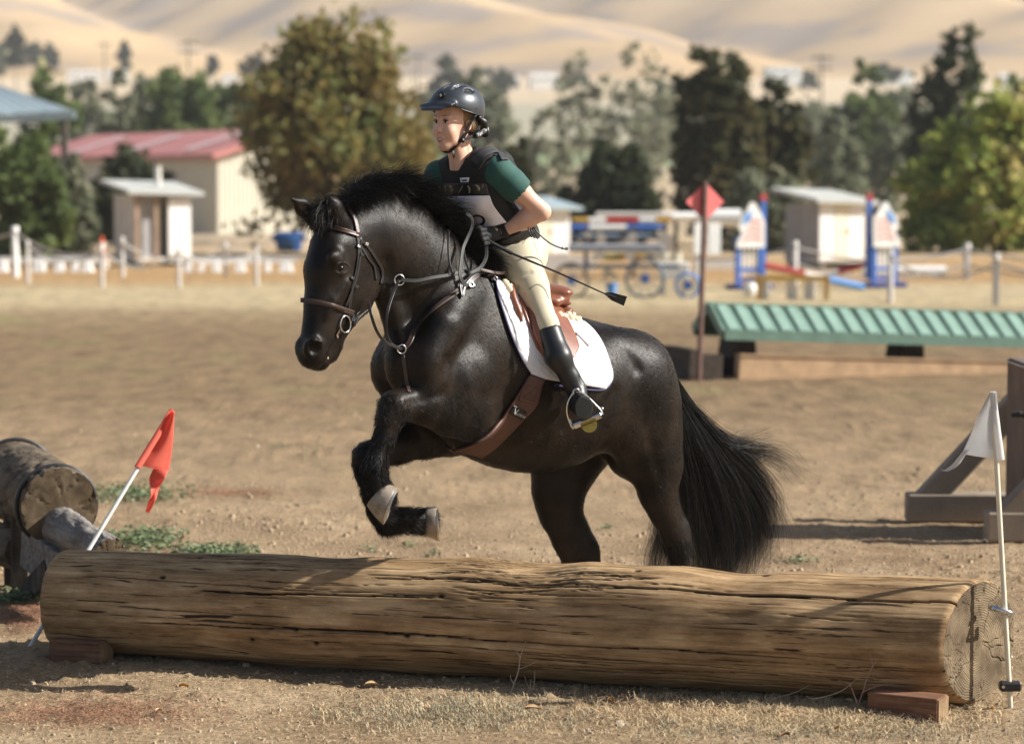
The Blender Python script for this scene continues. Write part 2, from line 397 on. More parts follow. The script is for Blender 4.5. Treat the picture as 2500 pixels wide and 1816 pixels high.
def tree(label, px, D, top, bot, hw, lobes, kind, n=2600, leaf=.26, gap=.0, group=None, trunk=None, sx=1.0, cat='tree', base_py=None, trunk_r=None):
    """lobes: (dx, height, rx, rz) in fractions of half width / of crown height, measured from crown bottom"""
    k = D/FPX; x0 = (px-1250)*k; zt = CH+(HOR-top)*k; zb = CH+(HOR-bot)*k; hwm = hw*k; Hc = zt-zb
    z0 = float(terrain_z(0, D)); name = 'shrub' if cat == 'shrub' else 'tree'
    root = empty(name, (x0, D, z0), 0, label, cat, group)
    r_ = np.random.default_rng(int(px*7+D)); V = []
    vol = np.array([rx*rz for _, _, rx, rz in lobes]); vol = vol/vol.sum(); C_ = []
    for (dx, hh, rx, rz), v in zip(lobes, vol):
        m = max(4, int(n*v)//24); u = r_.normal(size=(m, 3)); u /= np.linalg.norm(u, axis=1)[:, None]
        rad = (.55+.5*r_.random(m)**.6)[:, None]
        # clumpy outline
        ph = np.sin(u@r_.normal(size=3)*4.1+r_.random()*6)+np.sin(u@r_.normal(size=3)*6.3+r_.random()*6)+.8*np.sin(u@r_.normal(size=3)*11+r_.random()*6)
        rad = rad*(1+.085*ph[:, None])
        c = np.stack([dx*hwm+u[:, 0]*rad[:, 0]*rx*hwm, u[:, 1]*rad[:, 0]*rx*hwm*.9, zb-z0+Hc*hh+u[:, 2]*rad[:, 0]*rz*Hc], -1)
        cs = min(hwm, Hc/2)*.085*(.6+.8*r_.random(m)); rep = np.repeat(np.arange(m), 24); c = c[rep]+r_.normal(size=(len(rep), 3))*cs[rep][:, None]; C_.append(c)
    C_ = np.vstack(C_)
    if gap > 0:
        q = fbm(C_[:, 0]+C_[:, 1]*.7, C_[:, 2], 1.6/max(hwm, 1.2)*1.3, 3, 2); C_ = C_[q > np.quantile(q, gap)]
    C_ = C_[C_[:, 2] > .05]
    m = len(C_); a = r_.normal(size=(m, 3)); a /= np.linalg.norm(a, axis=1)[:, None]; b = np.cross(a, r_.normal(size=(m, 3))); b /= np.linalg.norm(b, axis=1)[:, None]
    sz = (leaf*(.55+.9*r_.random(m)))[:, None]
    V = np.stack([C_-a*sz, C_-b*sz*.55, C_+a*sz, C_+b*sz*.55], 1).reshape(-1, 3)
    Q = np.arange(m*4).reshape(-1, 4)
    np_mesh('crown', V, Q, LEAF[kind], root, False, False)
    tr = trunk_r or max(.05, hwm*.055); mb = MB(); zc = zb-z0
    mb.tube([(0, 0, -.3), (tr*.3, 0, zc*.5), (0, tr*.4, zc+Hc*.3), (-tr, 0, zc+Hc*.75)], [tr*1.3, tr, tr*.75, tr*.25], 8)
    for i in range(7):
        an = r_.random()*6.28; h0 = zc+Hc*(.0+.4*r_.random()); L_ = hwm*(.5+.3*r_.random())
        mb.tube([(0, 0, h0), (math.cos(an)*L_*.5, math.sin(an)*L_*.5, h0+L_*.35), (math.cos(an)*L_, math.sin(an)*L_, h0+L_*.85)], [tr*.5, tr*.32, tr*.1], 5)
    mb.build('trunk', M_BARK, root, True)
    return root
ROUND = [(0, .5, .8, .48), (-.45, .42, .5, .36), (.45, .45, .5, .36), (0, .75, .5, .26)]
CONE = [(0, .22, .95, .26), (-.35, .4, .55, .25), (.35, .38, .55, .25), (.02, .55, .62, .28), (-.05, .75, .42, .2), (.06, .88, .25, .14)]
POP = [(0, .3, .95, .32), (-.2, .6, .6, .3), (.25, .58, .6, .3), (-.05, .82, .35, .2)]
WIDE = [(0, .45, .7, .42), (-.55, .35, .48, .33), (.55, .38, .48, .33), (-.2, .72, .4, .25), (.3, .68, .38, .25)]
tree('big broad tree in autumn brown and olive standing in front of the red roofed barn', 815, 80, 52, 575, 242,
     [(0, .42, .86, .32), (-.1, .62, .7, .27), (.12, .78, .5, .2), (-.2, .88, .26, .12), (-.72, .17, .36, .14), (-.5, .45, .42, .2), (.5, .4, .45, .25), (.25, .2, .65, .2)], 'brown', 13500, .17, .10)
tree('narrow cone of green foliage seen just behind the rider\'s back', 1262, 90, 345, 560, 52, CONE, 'darkbrown', 1600, .2)
tree('dark olive brown tree with two crests, behind the red diamond sign', 1745, 92, 125, 560, 108,
     [(0, .35, .98, .34), (-.2, .62, .75, .27), (.15, .79, .55, .18), (-.25, .92, .2, .09), (.5, .55, .55, .25)], 'darkbrown', 7000, .2, .05)
tree('rounded dark brown tree leaning against the right of the tree behind the diamond sign', 1885, 94, 215, 560, 108, ROUND, 'darkbrown', 5000, .2, .05)
tree('low dark bushy tree behind the stacked jump poles', 1490, 96, 345, 600, 118, WIDE, 'dark', 4500, .2, .0)
tree('dense dusty green bush left of the pale shed at right', 1868, 84, 415, 640, 118, WIDE, 'grey', 4200, .18, .0, cat='shrub')
tree('tall dark green tree with a forked top near the right edge', 2300, 112, 100, 600, 100,
     [(0, .3, .95, .34), (-.35, .55, .55, .25), (.3, .6, .55, .27), (.05, .88, .2, .14), (.62, .86, .2, .16)], 'dark', 6500, .22, .03)
tree('large leafy yellow green tree at the right edge', 2395, 84, 240, 640, 205,
     [(0, .4, .85, .36), (.2, .72, .6, .24), (-.55, .3, .45, .28), (.6, .45, .5, .35), (-.2, .62, .45, .22), (.3, .88, .3, .12)], 'olive', 9500, .19, .08)
tree('thin green tree top at the far right edge of the view', 2485, 140, 170, 560, 70, POP, 'green', 2500, .28, .1)
tree('hazy grey green tree left of the tall dark forked tree', 2105, 190, 165, 500, 88, ROUND, 'green', 3200, .36, .06)
tree('low grey green tree above the pale shed at right', 2040, 150, 285, 560, 72, ROUND, 'grey', 2600, .3)
tree('small grey tree between two larger ones right of the pale shed', 2170, 160, 300, 560, 60, ROUND, 'grey', 2000, .3)
tree('sparse pale willow behind the rider, tallest of the hazy group', 1560, 230, 105, 480, 105, POP, 'bare', 2600, .34, .25)
tree('sparse hazy grey tree left of the pale willow', 1420, 240, 135, 470, 85, POP, 'bare', 2000, .38, .25)
tree('faint yellow green tree top above the dark tree behind the diamond sign', 1770, 260, 112, 450, 42, ROUND, 'green', 1200, .4, .1)
tree('spreading grey tree just right of the rider\'s helmet', 1175, 210, 165, 480, 88, WIDE, 'grey', 3000, .4, .1)
tree('grey brown scrub tree beyond the rider\'s elbow', 1330, 190, 230, 540, 60, WIDE, 'bare', 1500, .36, .25)
tree('grey olive tree drooping over the left edge below the blue canopy', 60, 74, 300, 640, 118, [(0, .5, .8, .4), (-.5, .3, .5, .35), (.4, .35, .5, .3), (-.6, .8, .3, .25)], 'green', 5200, .17, .15)
tree('dusty olive tree in front of the barn\'s left corner', 160, 78, 375, 640, 85, WIDE, 'grey', 3600, .16, .15)
tree('dark rounded tree against the shaded barn wall', 312, 93, 372, 590, 98, ROUND, 'dark', 4200, .19, .02)
tree('leafy green tree behind the left end of the barn roof', 130, 150, 185, 520, 92, ROUND, 'green', 3200, .3, .08)
tree('broad green tree rising behind the middle of the barn roof', 440, 160, 145, 520, 118, WIDE, 'green', 4600, .3, .05)
tree('grey leafless-looking tree behind the barn roof', 300, 175, 195, 520, 70, ROUND, 'grey', 2400, .34, .1)
tree('green tree behind the right end of the barn roof', 575, 165, 190, 520, 88, ROUND, 'green', 3000, .32, .08)
tree('dark small tree above the barn roof next to the big brown tree', 655, 180, 230, 500, 60, ROUND, 'dark', 1800, .34)
for lab, px, D, top, bot, hw, sh_, kd in (
   ('hazy grey thicket tree right of the pale willow', 1640, 310, 175, 440, 70, ROUND, 'grey'),
  ('hazy low tree between the dark twin trees and the grey green one', 1985, 280, 235, 440, 70, WIDE, 'grey'), ('hazy tree in the gap left of the forked dark tree', 2200, 290, 205, 430, 70, ROUND, 'grey'), ('hazy grey tree between the two green trees behind the barn', 505, 260, 185, 420, 70, WIDE, 'grey'),
  ('hazy grey tree left of the broad green one behind the barn', 365, 270, 190, 420, 60, ROUND, 'grey'), ('hazy tree over the blue canopy\'s end', 210, 250, 200, 420, 55, ROUND, 'grey'), ('hazy tree right behind the big brown tree', 1060, 280, 200, 440, 70, WIDE, 'grey')):
    tree(lab, px, D, top, bot, hw, sh_, kd, 2600, .42, .05, 'hazy trees in the valley')
for lab, px, D, top, bot, hw, kd in (
  ('tall thin far tree at the left edge on the foot of the hills', 45, 560, 72, 165, 22, 'dark'), ('low far dark tree left of the yellow flag', 88, 700, 112, 165, 28, 'dark'),
  ('far dark tree right of the yellow flag', 125, 700, 122, 168, 22, 'dark'), ('far grey tree at the very left edge', 8, 600, 110, 190, 26, 'grey'),
  ('narrow far tree above the row of white far buildings', 308, 650, 105, 175, 12, 'dark'), ('small far tree between two power poles', 525, 640, 145, 185, 14, 'dark'),
  ('rounded far tree left of the big brown tree', 622, 620, 138, 195, 32, 'dark'), ('far dark tree touching the big brown tree', 692, 620, 158, 200, 26, 'dark'),
  ('far dark tree left of the helmet', 1085, 520, 155, 260, 44, 'dark'), ('far hazy tree right of the helmet top', 1205, 560, 165, 250, 40, 'dark'),
  ('far dark bush left of the two far white houses', 1235, 700, 185, 215, 25, 'dark'), ('far dark hedge tree right of the far white houses', 1400, 720, 182, 215, 45, 'dark'),
  ('far dark tree on the hill foot left of the tall dark forked tree', 2150, 640, 165, 205, 45, 'dark'), ('far dark tree on the hill foot above the pale shed', 1965, 700, 180, 215, 40, 'dark')):
    tree(lab, px, D, top, bot, hw, ROUND, kd, 420, 1.1, 0, 'far trees at the foot of the hills')
# ================= FAR BUILDINGS, POLES =================
M_WHITE = simple('white_paint', (.84, .83, .80), .5, 0, .05, 4); M_DIRTYW = simple('weathered_white_board', (.62, .60, .55), .7, 0, .12, 2.5)
M_GREYW = simple('grey_wall', (.36, .35, .35), .8, 0, .1, 3); M_CREAM = simple('cream_metal_siding', (.64, .60, .49), .5, 0, .05, 2)
M_REDR = simple('red_metal_roof', (.50, .20, .18), .45, .1, .1, 1.5); M_SKYL = simple('pale_roof_light', (.72, .58, .55), .4)
M_BLUER = simple('pale_blue_metal_roof', (.42, .52, .55), .4, .3, .08, 1.5); M_DARKI = simple('dark_interior', (.02, .019, .018), .9)
M_POLE = simple('old_pole_wood', (.16, .135, .115), .9)
def far_house(lab, px, D, wpx, hpx, basepy, roof=M_GREYW, wall=M_WHITE):
    k = D/FPX; z0 = CH+(HOR-basepy)*k; W_ = wpx*k; Hh = hpx*k
    root = empty('far_building', ((px-1250)*k, D, z0), .2, lab, 'building', 'far buildings at the foot of the hills')
    MB().box((0, 0, Hh*.35-1), (W_, W_*.5+2, Hh*.7+2)).build('wall', wall, root)
    MB().add([(-W_*.55, -W_*.3, Hh*.7), (W_*.55, -W_*.3, Hh*.7), (W_*.55, W_*.3, Hh*.7), (-W_*.55, W_*.3, Hh*.7), (-W_*.5, 0, Hh), (W_*.5, 0, Hh)], [(0, 1, 5, 4), (2, 3, 4, 5), (0, 4, 3), (1, 2, 5), (0, 3, 2, 1)]).build('roof', roof, root)
    for i in (-1, 0, 1): MB().box((i*W_*.3, -(W_*.25+1.03), Hh*.32), (W_*.1, .1, Hh*.25)).build('window', M_DARKI, root)
for lab, px, D, w_, h_, b_ in (('long white far building at left below the hills', 215, 760, 75, 16, 190), ('white far building right of the long one', 290, 770, 60, 14, 186), ('small white far building on the left, nearest the yellow flag', 182, 780, 24, 13, 188),
   ('small white far house left of the bright roofed one', 1255, 740, 24, 16, 204), ('bright white far house with a wide roof right of the helmet', 1325, 740, 66, 24, 205), ('pale blue far barn above the dark tree on the right', 1905, 640, 80, 22, 190),
   ('low blue roofed far building left of the forked tree', 2180, 660, 70, 18, 192), ('pale far house near the right edge below the hills', 2445, 660, 30, 18, 200), ('small white far shed left of the big brown tree', 565, 700, 34, 12, 196)):
    far_house(lab, px, D, w_, h_, b_, M_BLUER if 'blue' in lab else M_DIRTYW)
def power_pole(lab, px, D, top, bot, arms=2):
    k = D/FPX; z0 = CH+(HOR-bot)*k; h = (bot-top)*k; root = empty('power_pole', ((px-1250)*k, D, z0), 0, lab, 'pole', 'power poles across the valley')
    MB().tube([(0, 0, -1), (0, 0, h)], [.15, .10], 8).build('post', M_POLE, root, True)
    for i in range(arms): MB().box((0, -.2, h-.5-1.2*i), (2.6, .15, .2)).build('crossarm', M_POLE, root)
power_pole('power pole with two arms above the middle of the barn', 465, 330, 100, 330); power_pole('power pole among the far trees left of the two armed one', 262, 420, 105, 330, 1)
power_pole('power pole between the big brown tree and the helmet', 1022, 400, 135, 330, 1); power_pole('tall dark power pole above the pale shed at right', 2002, 300, 135, 330, 2)
# yellow feather flag far left
fl = empty('feather_flag', tuple(P(97, 190, 420)), 0, 'tiny pale yellow feather flag by the far trees at left', 'flag')
MB().tube([(0, 0, -1), (0, 0, 3.9)], .06, 6).build('post', M_POLE, fl)
MB().add([(0.05, 0, 3.8), (0.05, 0, .3), (1.9, .3, .1), (1.3, .2, 1.6), (.6, .1, 3.3), (0.05, .05, 3.8), (0.05, .05, .3), (1.9, .35, .1), (1.3, .25, 1.6), (.6, .15, 3.3)], [(0, 1, 2, 3, 4), (9, 8, 7, 6, 5)]).build('cloth', simple('yellow_cloth', (.7, .66, .3), .8), fl)
# ================= BARN =================
def rotz(v, a): return (v[0]*math.cos(a)-v[1]*math.sin(a), v[0]*math.sin(a)+v[1]*math.cos(a), v[2])
def barn():
    c = P(531, 590, 97); root = empty('barn', (c[0], c[1], 0), R(35), 'cream metal barn with red roof and three roof lights, beyond the left fence', 'barn')
    Wg, Lf, he, hr = 6.6, 17.5, 3.42, 4.35       # gable runs +x (right-back), long side runs +y (left-back)
    def rib_wall(name, p0, p1, h0, h1f, nrm, mat, ribs):
        p0 = np.array(p0); p1 = np.array(p1); n = np.array(nrm); m = MB(); d = p1-p0
        V = []; F = []
        for i in range(ribs*2+1):
            t = i/(ribs*2); o = .03*(i % 2); p = p0+d*t+n*o; V += [(p[0], p[1], h0), (p[0], p[1], h1f(t))]
        for i in range(ribs*2): F.append((2*i, 2*i+2, 2*i+3, 2*i+1))
        mesh(name, V, F, mat, root)
    rib_wall('wall', (0, 0), (Wg, 0), 0, lambda t: he+(hr-he)*(1-abs(2*t-1)), (0, -1), M_CREAM, 34)
    door0, door1 = 3.4, 6.2
    rib_wall('wall', (0, 0), (0, door0), 0, lambda t: he, (-1, 0), M_CREAM, 14)
    rib_wall('wall', (0, door1), (0, Lf), 0, lambda t: he, (-1, 0), M_CREAM, 30)
    rib_wall('wall', (0, door0), (0, door1), 2.75, lambda t: he, (-1, 0), M_CREAM, 10)
    MB().box((Wg/2, Lf/2, .02), (Wg-.2, Lf-.2, .04)).build('floor', M_DARKI, root); MB().box((Wg-.05, Lf/2, he/2), (.1, Lf, he)).build('wall', M_CREAM, root); MB().box((Wg/2, Lf-.05, he/2), (Wg, .1, he)).build('wall', M_CREAM, root)
    for y in (door0, door1): MB().box((-.05, y, 1.37), (.12, .12, 2.75)).build('door_frame', M_GREYW, root)
    MB().box((1.2, 4.6, .7), (1.6, 1.2, 1.3), None, .1).build('stored_crate', M_DARKI, root)
    sl = (hr-he)/(Wg/2); o = .35
    for s, x0, x1 in ((0, -o, Wg/2), (1, Wg/2, Wg+o)):
        z = lambda x: hr-abs(x-Wg/2)*sl+.05
        V = []; F = []; nn = 40
        for i in range(nn+1):
            y = -o+(Lf+2*o)*i/nn; e = .04*(i % 2); V += [(x0, y, z(x0)+e), (x1, y, z(x1)+e)]
        for i in range(nn): F.append((2*i, 2*i+1, 2*i+3, 2*i+2))
        mesh('roof', V, F, M_REDR, root)
        if s == 0:
            for y in (2.4, 7.6, 12.8): MB().add([(x0+.5, y, z(x0+.5)+.07), (x1-.7, y, z(x1-.7)+.07), (x1-.7, y+.75, z(x1-.7)+.07), (x0+.5, y+.75, z(x0+.5)+.07)], [(0, 1, 2, 3)]).build('roof_light', M_SKYL, root)
    MB().beam((-o, -o, he-sl*o-.03), (Wg/2, -o, hr-.03), .06, .2).build('fascia', M_REDR, root); MB().beam((Wg/2, -o, hr-.03), (Wg+o, -o, he-sl*o-.03), .06, .2).build('fascia', M_REDR, root)
    MB().box((-o, Lf/2, he-sl*o-.05), (.08, Lf+2*o, .18)).build('fascia', M_REDR, root)
barn()
# blue canopy at left
cp = empty('canopy', tuple(P(60, 447, 85)), 0, 'pale blue sheet metal canopy on dark posts at the left edge', 'canopy')
def locP(px, py, D, root): return np.array(P(px, py, D))-np.array(root.location)
q = [locP(-190, 170, 92, cp), locP(20, 222, 86, cp), locP(182, 268, 82, cp), locP(182, 292, 80.5, cp), locP(-190, 292, 80.5, cp)]
V = []; F = []
a, b_, c_, d_ = locP(-260, 190, 95, cp), locP(10, 214, 90, cp), locP(182, 272, 80.5, cp), locP(-260, 296, 80.5, cp)
for i in range(31):
    t = i/30; p = a+(b_-a)*t; r2 = d_+(c_-d_)*t; e = np.array([0, 0, .05*(i % 2)]); V += [p+e, r2+e]
for i in range(30): F.append((2*i, 2*i+1, 2*i+3, 2*i+2))
mesh('roof', V, F, M_BLUER, cp)
MB().beam(d_-np.array([0, 0, .12]), c_-np.array([0, 0, .12]), .1, .26).build('fascia', M_BLUER, cp); MB().beam(c_-np.array([0, 0, .12]), b_-np.array([0, 0, .12]), .1, .2).build('fascia', M_BLUER, cp)
for px, py in ((157, 300), (-180, 300)):
    p = locP(px, py, 80.8, cp); MB().box((p[0], p[1], (p[2]-cp.location.z)/2), (.2, .2, p[2]+cp.location.z)).build('post', M_POLE, cp)
# ================= SHEDS =================
def shed(lab, px, basepy, wl, wr, hpx, ang, roofmat, door_open=False, sk=.12):
    D = GD(basepy); k = D/FPX; a = R(ang); c = G(px, basepy); root = empty('shed', (c[0], c[1], 0), a, lab, 'shed')
    Lr = wr*k/math.cos(a); Ll = wl*k/math.sin(a); h = hpx*k; H1 = h; H2 = h*1.0
    for x in (.15, Lr-.15): MB().box((x, Ll/2, sk/2+.03), (.12, Ll, sk+.06)).build('skid', M_POLE, root)
    MB().box((Lr/2, Ll/2, sk+.08), (Lr, Ll, .08)).build('floor', M_DIRTYW, root); z0 = sk+.12
    nb = 4
    for i in range(nb):      # left wall of wide boards
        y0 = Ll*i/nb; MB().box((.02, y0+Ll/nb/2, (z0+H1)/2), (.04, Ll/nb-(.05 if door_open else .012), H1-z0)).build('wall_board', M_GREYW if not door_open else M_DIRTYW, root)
    MB().box((Lr/2, Ll-.02, (z0+H1)/2), (Lr-.08, .04, H1-z0)).build('wall', M_DIRTYW, root); MB().box((Lr-.02, Ll/2+.02, (z0+H1)/2), (.04, Ll-.04, H1-z0)).build('wall', M_DIRTYW, root)
    if door_open:
        MB().box((.06, -.02, (z0+H1)/2), (.12, .04, H1-z0)).build('door_post', M_POLEW, root); MB().box((Lr*.38, -.02, (z0+H1)/2), (.1, .06, H1-z0)).build('door_post', M_POLEW, root)
        MB().box((Lr*.8, -.03, (z0+H1)/2-.05), (Lr*.4, .05, H1-z0-.1)).build('door', M_WHITE, root); MB().box((Lr*.3, .25, (z0+H1)/2), (Lr*.42, .04, H1-z0)).build('inner_wall', M_GREYW, root)
    else:
        for i in range(3): MB().box((Lr*(i+.5)/3, -.02-.008*(i == 1), (z0+H1)/2), (Lr/3-.015, .04, H1-z0)).build('wall_board', M_WHITE if i != 1 else M_CREAMW, root)
        MB().box((Lr*.62, -.06, (z0+H1)/2), (.06, .03, .12)).build('handle', M_POLE, root)
    ov = .3; rb = MB()
    rb.add([(-ov, -ov, H1+.02), (Lr+ov, -ov, H1-.04), (Lr+ov, Ll+ov, H1+.26), (-ov, Ll+ov, H1+.32), (-ov, -ov, H1+.12), (Lr+ov, -ov, H1+.06), (Lr+ov, Ll+ov, H1+.36), (-ov, Ll+ov, H1+.42)],
           [(3, 2, 1, 0), (4, 5, 6, 7), (0, 1, 5, 4), (1, 2, 6, 5), (2, 3, 7, 6), (3, 0, 4, 7)]).build('roof', roofmat, root)
    return root
M_POLEW = simple('raw_post_wood', (.32, .22, .15), .8, 0, .2, 6); M_CREAMW = simple('cream_board', (.75, .70, .55), .6)
M_SHROOF = simple('grey_green_roofing', (.45, .46, .43), .6, 0, .1, 2)
s1 = shed('small white shed on skids with its door open, in front of the barn', 330, 652, 68, 125, 176, 32, M_SHROOF, True)
MB().tube([(1.1, .9, 2.0), (1.1, .9, 2.75)], .09, 10).build('vent_pipe', M_DIRTYW, s1, True)
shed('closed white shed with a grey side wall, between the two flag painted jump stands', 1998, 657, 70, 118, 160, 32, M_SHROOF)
shed('cream shed with a pale blue roof right behind the rider', 1262, 640, 60, 130, 128, 28, M_BLUER)
# ================= RAILS, FEET, POSTS, ROPES =================
def rail(lab, x0, x1, basepy, h, rr, rnd=False, group='white low rails round the arena'):
    D = GD(basepy); a = np.array(P(x0, basepy, D)); b = np.array(P(x1, basepy, D)); root = empty('rail', (a[0], D-.35, 0), R(5), lab, 'rail', group); L_ = b[0]-a[0]
    if rnd: MB().tube([(0, 0, rr), (L_, 0, rr)], rr, 12).build('pole', M_WHITE, root, True)
    else: MB().box((L_/2, 0, h+.05), (L_, .05, rr*2.6)).build('board', M_WHITE, root)
rail('low white rail left of the open shed', -30, 262, 662, .25, .06); rail('low white rail between the open shed and the horse', 452, 728, 662, .25, .06)
rail('low white rail behind the jump pole stack', 1300, 1455, 668, .22, .13); rail('low white rail right of the diamond sign post', 1690, 1810, 668, .2, .1)
rail('round white pole lying right of the closed shed', 2100, 2306, 672, 0, .12, True)
for i, (px, w_) in enumerate(((10, 24), (92, 14), (106, 13), (148, 24), (186, 16), (216, 26), (462, 18), (493, 13), (530, 20), (588, 26), (655, 14), (700, 34))):
    D = GD(663); k = D/FPX; x = (px-1250)*k; wd = w_*k; side = ['left edge', 'thick left post', 'first thin post', 'middle of the left rail', 'gap in the left rail', 'open shed, on its left', 'open shed, on its right', 'shed and the tall posts', 'post before the barn corner', 'post right of the barn corner', 'blue barrel, smaller', 'blue barrel, largest'][i]
    MBx = MB().box((0, 0, .16), (wd, .25, .32), None, .02, 1)
    MBx = MB(); MBx.add([(-wd/2, -.2, 0), (wd/2, -.2, 0), (wd/2, .2, 0), (-wd/2, .2, 0), (-wd/4, -.08, .27), (wd/4, -.08, .27), (wd/4, .08, .27), (-wd/4, .08, .27)], [(3, 2, 1, 0), (4, 5, 6, 7), (0, 1, 5, 4), (1, 2, 6, 5), (2, 3, 7, 6), (3, 0, 4, 7)])
    o = MBx.build('marker_block', M_WHITE); o.location = (x, D-.1, 0); tag(o, 'white plastic block under the low rail, by the '+side, 'block', 'white blocks under the low rails')
M_POSTW = simple('dull_white_post', (.62, .58, .54), .6, 0, .08, 8); M_ROPE = simple('pale_rope', (.60, .57, .52), .9)
M_ROPEG = simple('grey_rope', (.26, .25, .24), .9)
def fpost(lab, px, top, bot, wpx, mat=M_POSTW):
    D = GD(bot); k = D/FPX; h = (bot-top)*k; x = (px-1250)*k; r = wpx*k/2; root = empty('fence_post', (x, D, 0), 0, lab, 'fence post', 'rope fence posts')
    MB().tube([(0, 0, -.1), (0, 0, h-.02), (0, 0, h)], [r, r, r*.7], 12).build('post', mat, root, True)
    MB().tube([(0, 0, h-.16), (0, 0, h-.12)], r*1.15, 12).build('rope_clip', M_ROPEG, root, True)
    return (x, D, h)
PL = [fpost('thick bright white post nearest the left edge', 38, 553, 677, 18, M_WHITE), fpost('thin post just right of the thick bright one', 68, 587, 692, 10), fpost('thin post in front of the open shed\'s left wall', 249, 600, 701, 10),
      fpost('post standing against the open shed\'s grey boards', 299, 578, 676, 11), fpost('thin post in front of the open shed\'s white door', 437, 600, 702, 10), fpost('post at the barn\'s lit corner', 551, 590, 674, 10), fpost('thin post left of the horse\'s nose', 627, 600, 698, 10)]
PR = [fpost('post in front of the closed shed\'s grey side', 1940, 588, 697, 16), fpost('thin post in front of the right flag painted stand', 2174, 608, 738, 14), fpost('thick post standing far right of the lying white pole', 2360, 594, 682, 18), fpost('thick post nearest the right edge', 2432, 618, 744, 16)]
def rope(lab, a, b, sag, mat=M_ROPE, dz=0, r=.03, h0=None):
    p = [np.array([a[0], a[1]-.05, a[2]-.14+dz]), np.array([b[0], b[1]-.05, b[2]-.14+dz])]
    pts = [p[0]+(p[1]-p[0])*t-np.array([0, 0, sag*4*t*(1-t)]) for t in np.linspace(0, 1, 17)]
    v, f = tube_vf([q-p[0] for q in pts], r, 6); o = mesh('fence_rope', v, f, mat, None, True); o.location = tuple(p[0]); tag(o, lab, 'rope', 'sagging ropes between the fence posts')
rope('upper rope of the near left fence, first span', PL[1], PL[2], .26); rope('upper rope of the near left fence, span across the open shed', PL[2], PL[4], .34); rope('upper rope of the near left fence, span beside the horse\'s head', PL[4], PL[6], .26)
rope('rope of the far left fence from the thick post', PL[0], PL[3], .42, M_ROPEG); rope('rope of the far left fence before the barn corner', PL[3], PL[5], .42); rope('rope running from the barn corner post to the horse', PL[5], (PL[5][0]+4, PL[5][1], PL[5][2]), .3)
rope('rope leaving the thick left post to the left edge', (PL[0][0]-3.2, PL[0][1], PL[0][2]), PL[0], .3)
rope('upper grey rope right of the flag painted stand', (PR[0][0], PR[0][1], PR[0][2]), (PR[2][0], PR[2][1], PR[2][2]), .28, M_ROPEG); rope('lower grey rope right of the flag painted stand', PR[0], PR[2], .30, M_ROPEG, -.38)
rope('upper rope from the far thick post to the right edge', PR[2], (PR[2][0]+5, PR[2][1], PR[2][2]), .3, M_ROPEG); rope('lower rope from the far thick post to the right edge', PR[2], (PR[2][0]+5, PR[2][1], PR[2][2]), .3, M_ROPEG, -.38)
rope('near rope between the two front right posts', PR[1], PR[3], .3, M_ROPE, -.05); rope('near rope leaving the last right post', PR[3], (PR[3][0]+3, PR[3][1], PR[3][2]), .25, M_ROPEG, -.05)
rope('rope ending at the closed shed post from the left stand', (PR[0][0]-3.5, PR[0][1], PR[0][2]-.1), PR[0], .22, M_ROPEG)
# traffic cone
D = GD(655); cn = empty('traffic_cone', ((254-1250)*D/FPX, D-.3, 0), 0, 'orange traffic cone at the end of the left rail by the open shed', 'traffic cone')
M_OR = simple('orange_plastic', (.75, .13, .03), .5)
MB().tube([(0, 0, .3), (0, 0, .62), (0, 0, .86)], [.11, .07, .03], 14).build('cone', M_OR, cn, True); MB().box((0, 0, .27), (.32, .32, .05)).build('base', M_OR, cn); MB().tube([(0, 0, .58), (0, 0, .68)], [.08, .062], 14).build('stripe', M_WHITE, cn, True); MB().box((0, 0, .12), (.3, .3, .25), None, .02).build('stand', M_DIRTYW, cn)
# ================= YARD CLUTTER =================
def on(px, D): return ((px-1250)*D/FPX, D, 0)
# parked pickup truck seen under the tree
tr = empty('pickup_truck', on(200, 104), 0, 'white pickup truck parked beside the barn, half hidden by the olive tree', 'truck')
M_TRK = simple('white_car_paint', (.55, .58, .62), .3, 0, .04, 2, coat=.5); M_RUB = simple('black_rubber', (.02, .02, .02), .8); M_GLASS = simple('dark_glass', (.02, .025, .03), .1)
MB().add([(-1.9, -.8, .45), (1.9, -.8, .45), (1.9, .8, .45), (-1.9, .8, .45), (-1.9, -.8, 1.0), (1.95, -.8, 1.0), (1.95, .8, 1.0), (-1.9, .8, 1.0)], [(3, 2, 1, 0), (4, 5, 6, 7), (0, 1, 5, 4), (1, 2, 6, 5), (2, 3, 7, 6), (3, 0, 4, 7)]).build('body', M_TRK, tr)
MB().add([(-.9, -.75, 1.0), (.7, -.75, 1.0), (.7, .75, 1.0), (-.9, .75, 1.0), (-.4, -.62, 1.6), (.55, -.62, 1.6), (.55, .62, 1.6), (-.4, .62, 1.6)], [(4, 5, 6, 7), (0, 1, 5, 4), (1, 2, 6, 5), (2, 3, 7, 6), (3, 0, 4, 7)]).build('cab', M_TRK, tr)
MB().add([(-.6, -.77, 1.06), (.55, -.77, 1.06), (.45, -.68, 1.5), (-.35, -.68, 1.5)], [(0, 1, 2, 3)]).build('window', M_GLASS, tr)
for x in (-1.2, 1.2):
    for y in (-.78, .78): MB().tube([(x, y-.1, .36), (x, y+.1, .36)], .36, 18).build('wheel', M_RUB, tr, True)
bn = empty('rubbish_bin', on(243, 98), 0, 'dark green rubbish bin with a pale lid left of the open shed', 'bin')
MB().box((0, 0, .55), (.62, .6, 1.1), None, .04).build('body', simple('dark_green_plastic', (.01, .07, .06), .5), bn); MB().box((0, -.02, 1.16), (.7, .66, .12), None, .03).build('lid', M_DIRTYW, bn)
rb = empty('red_cart', on(222, 100), 0, 'dark red cart between the truck and the green bin', 'cart')
M_DRED = simple('dark_red_paint', (.2, .04, .035), .5)
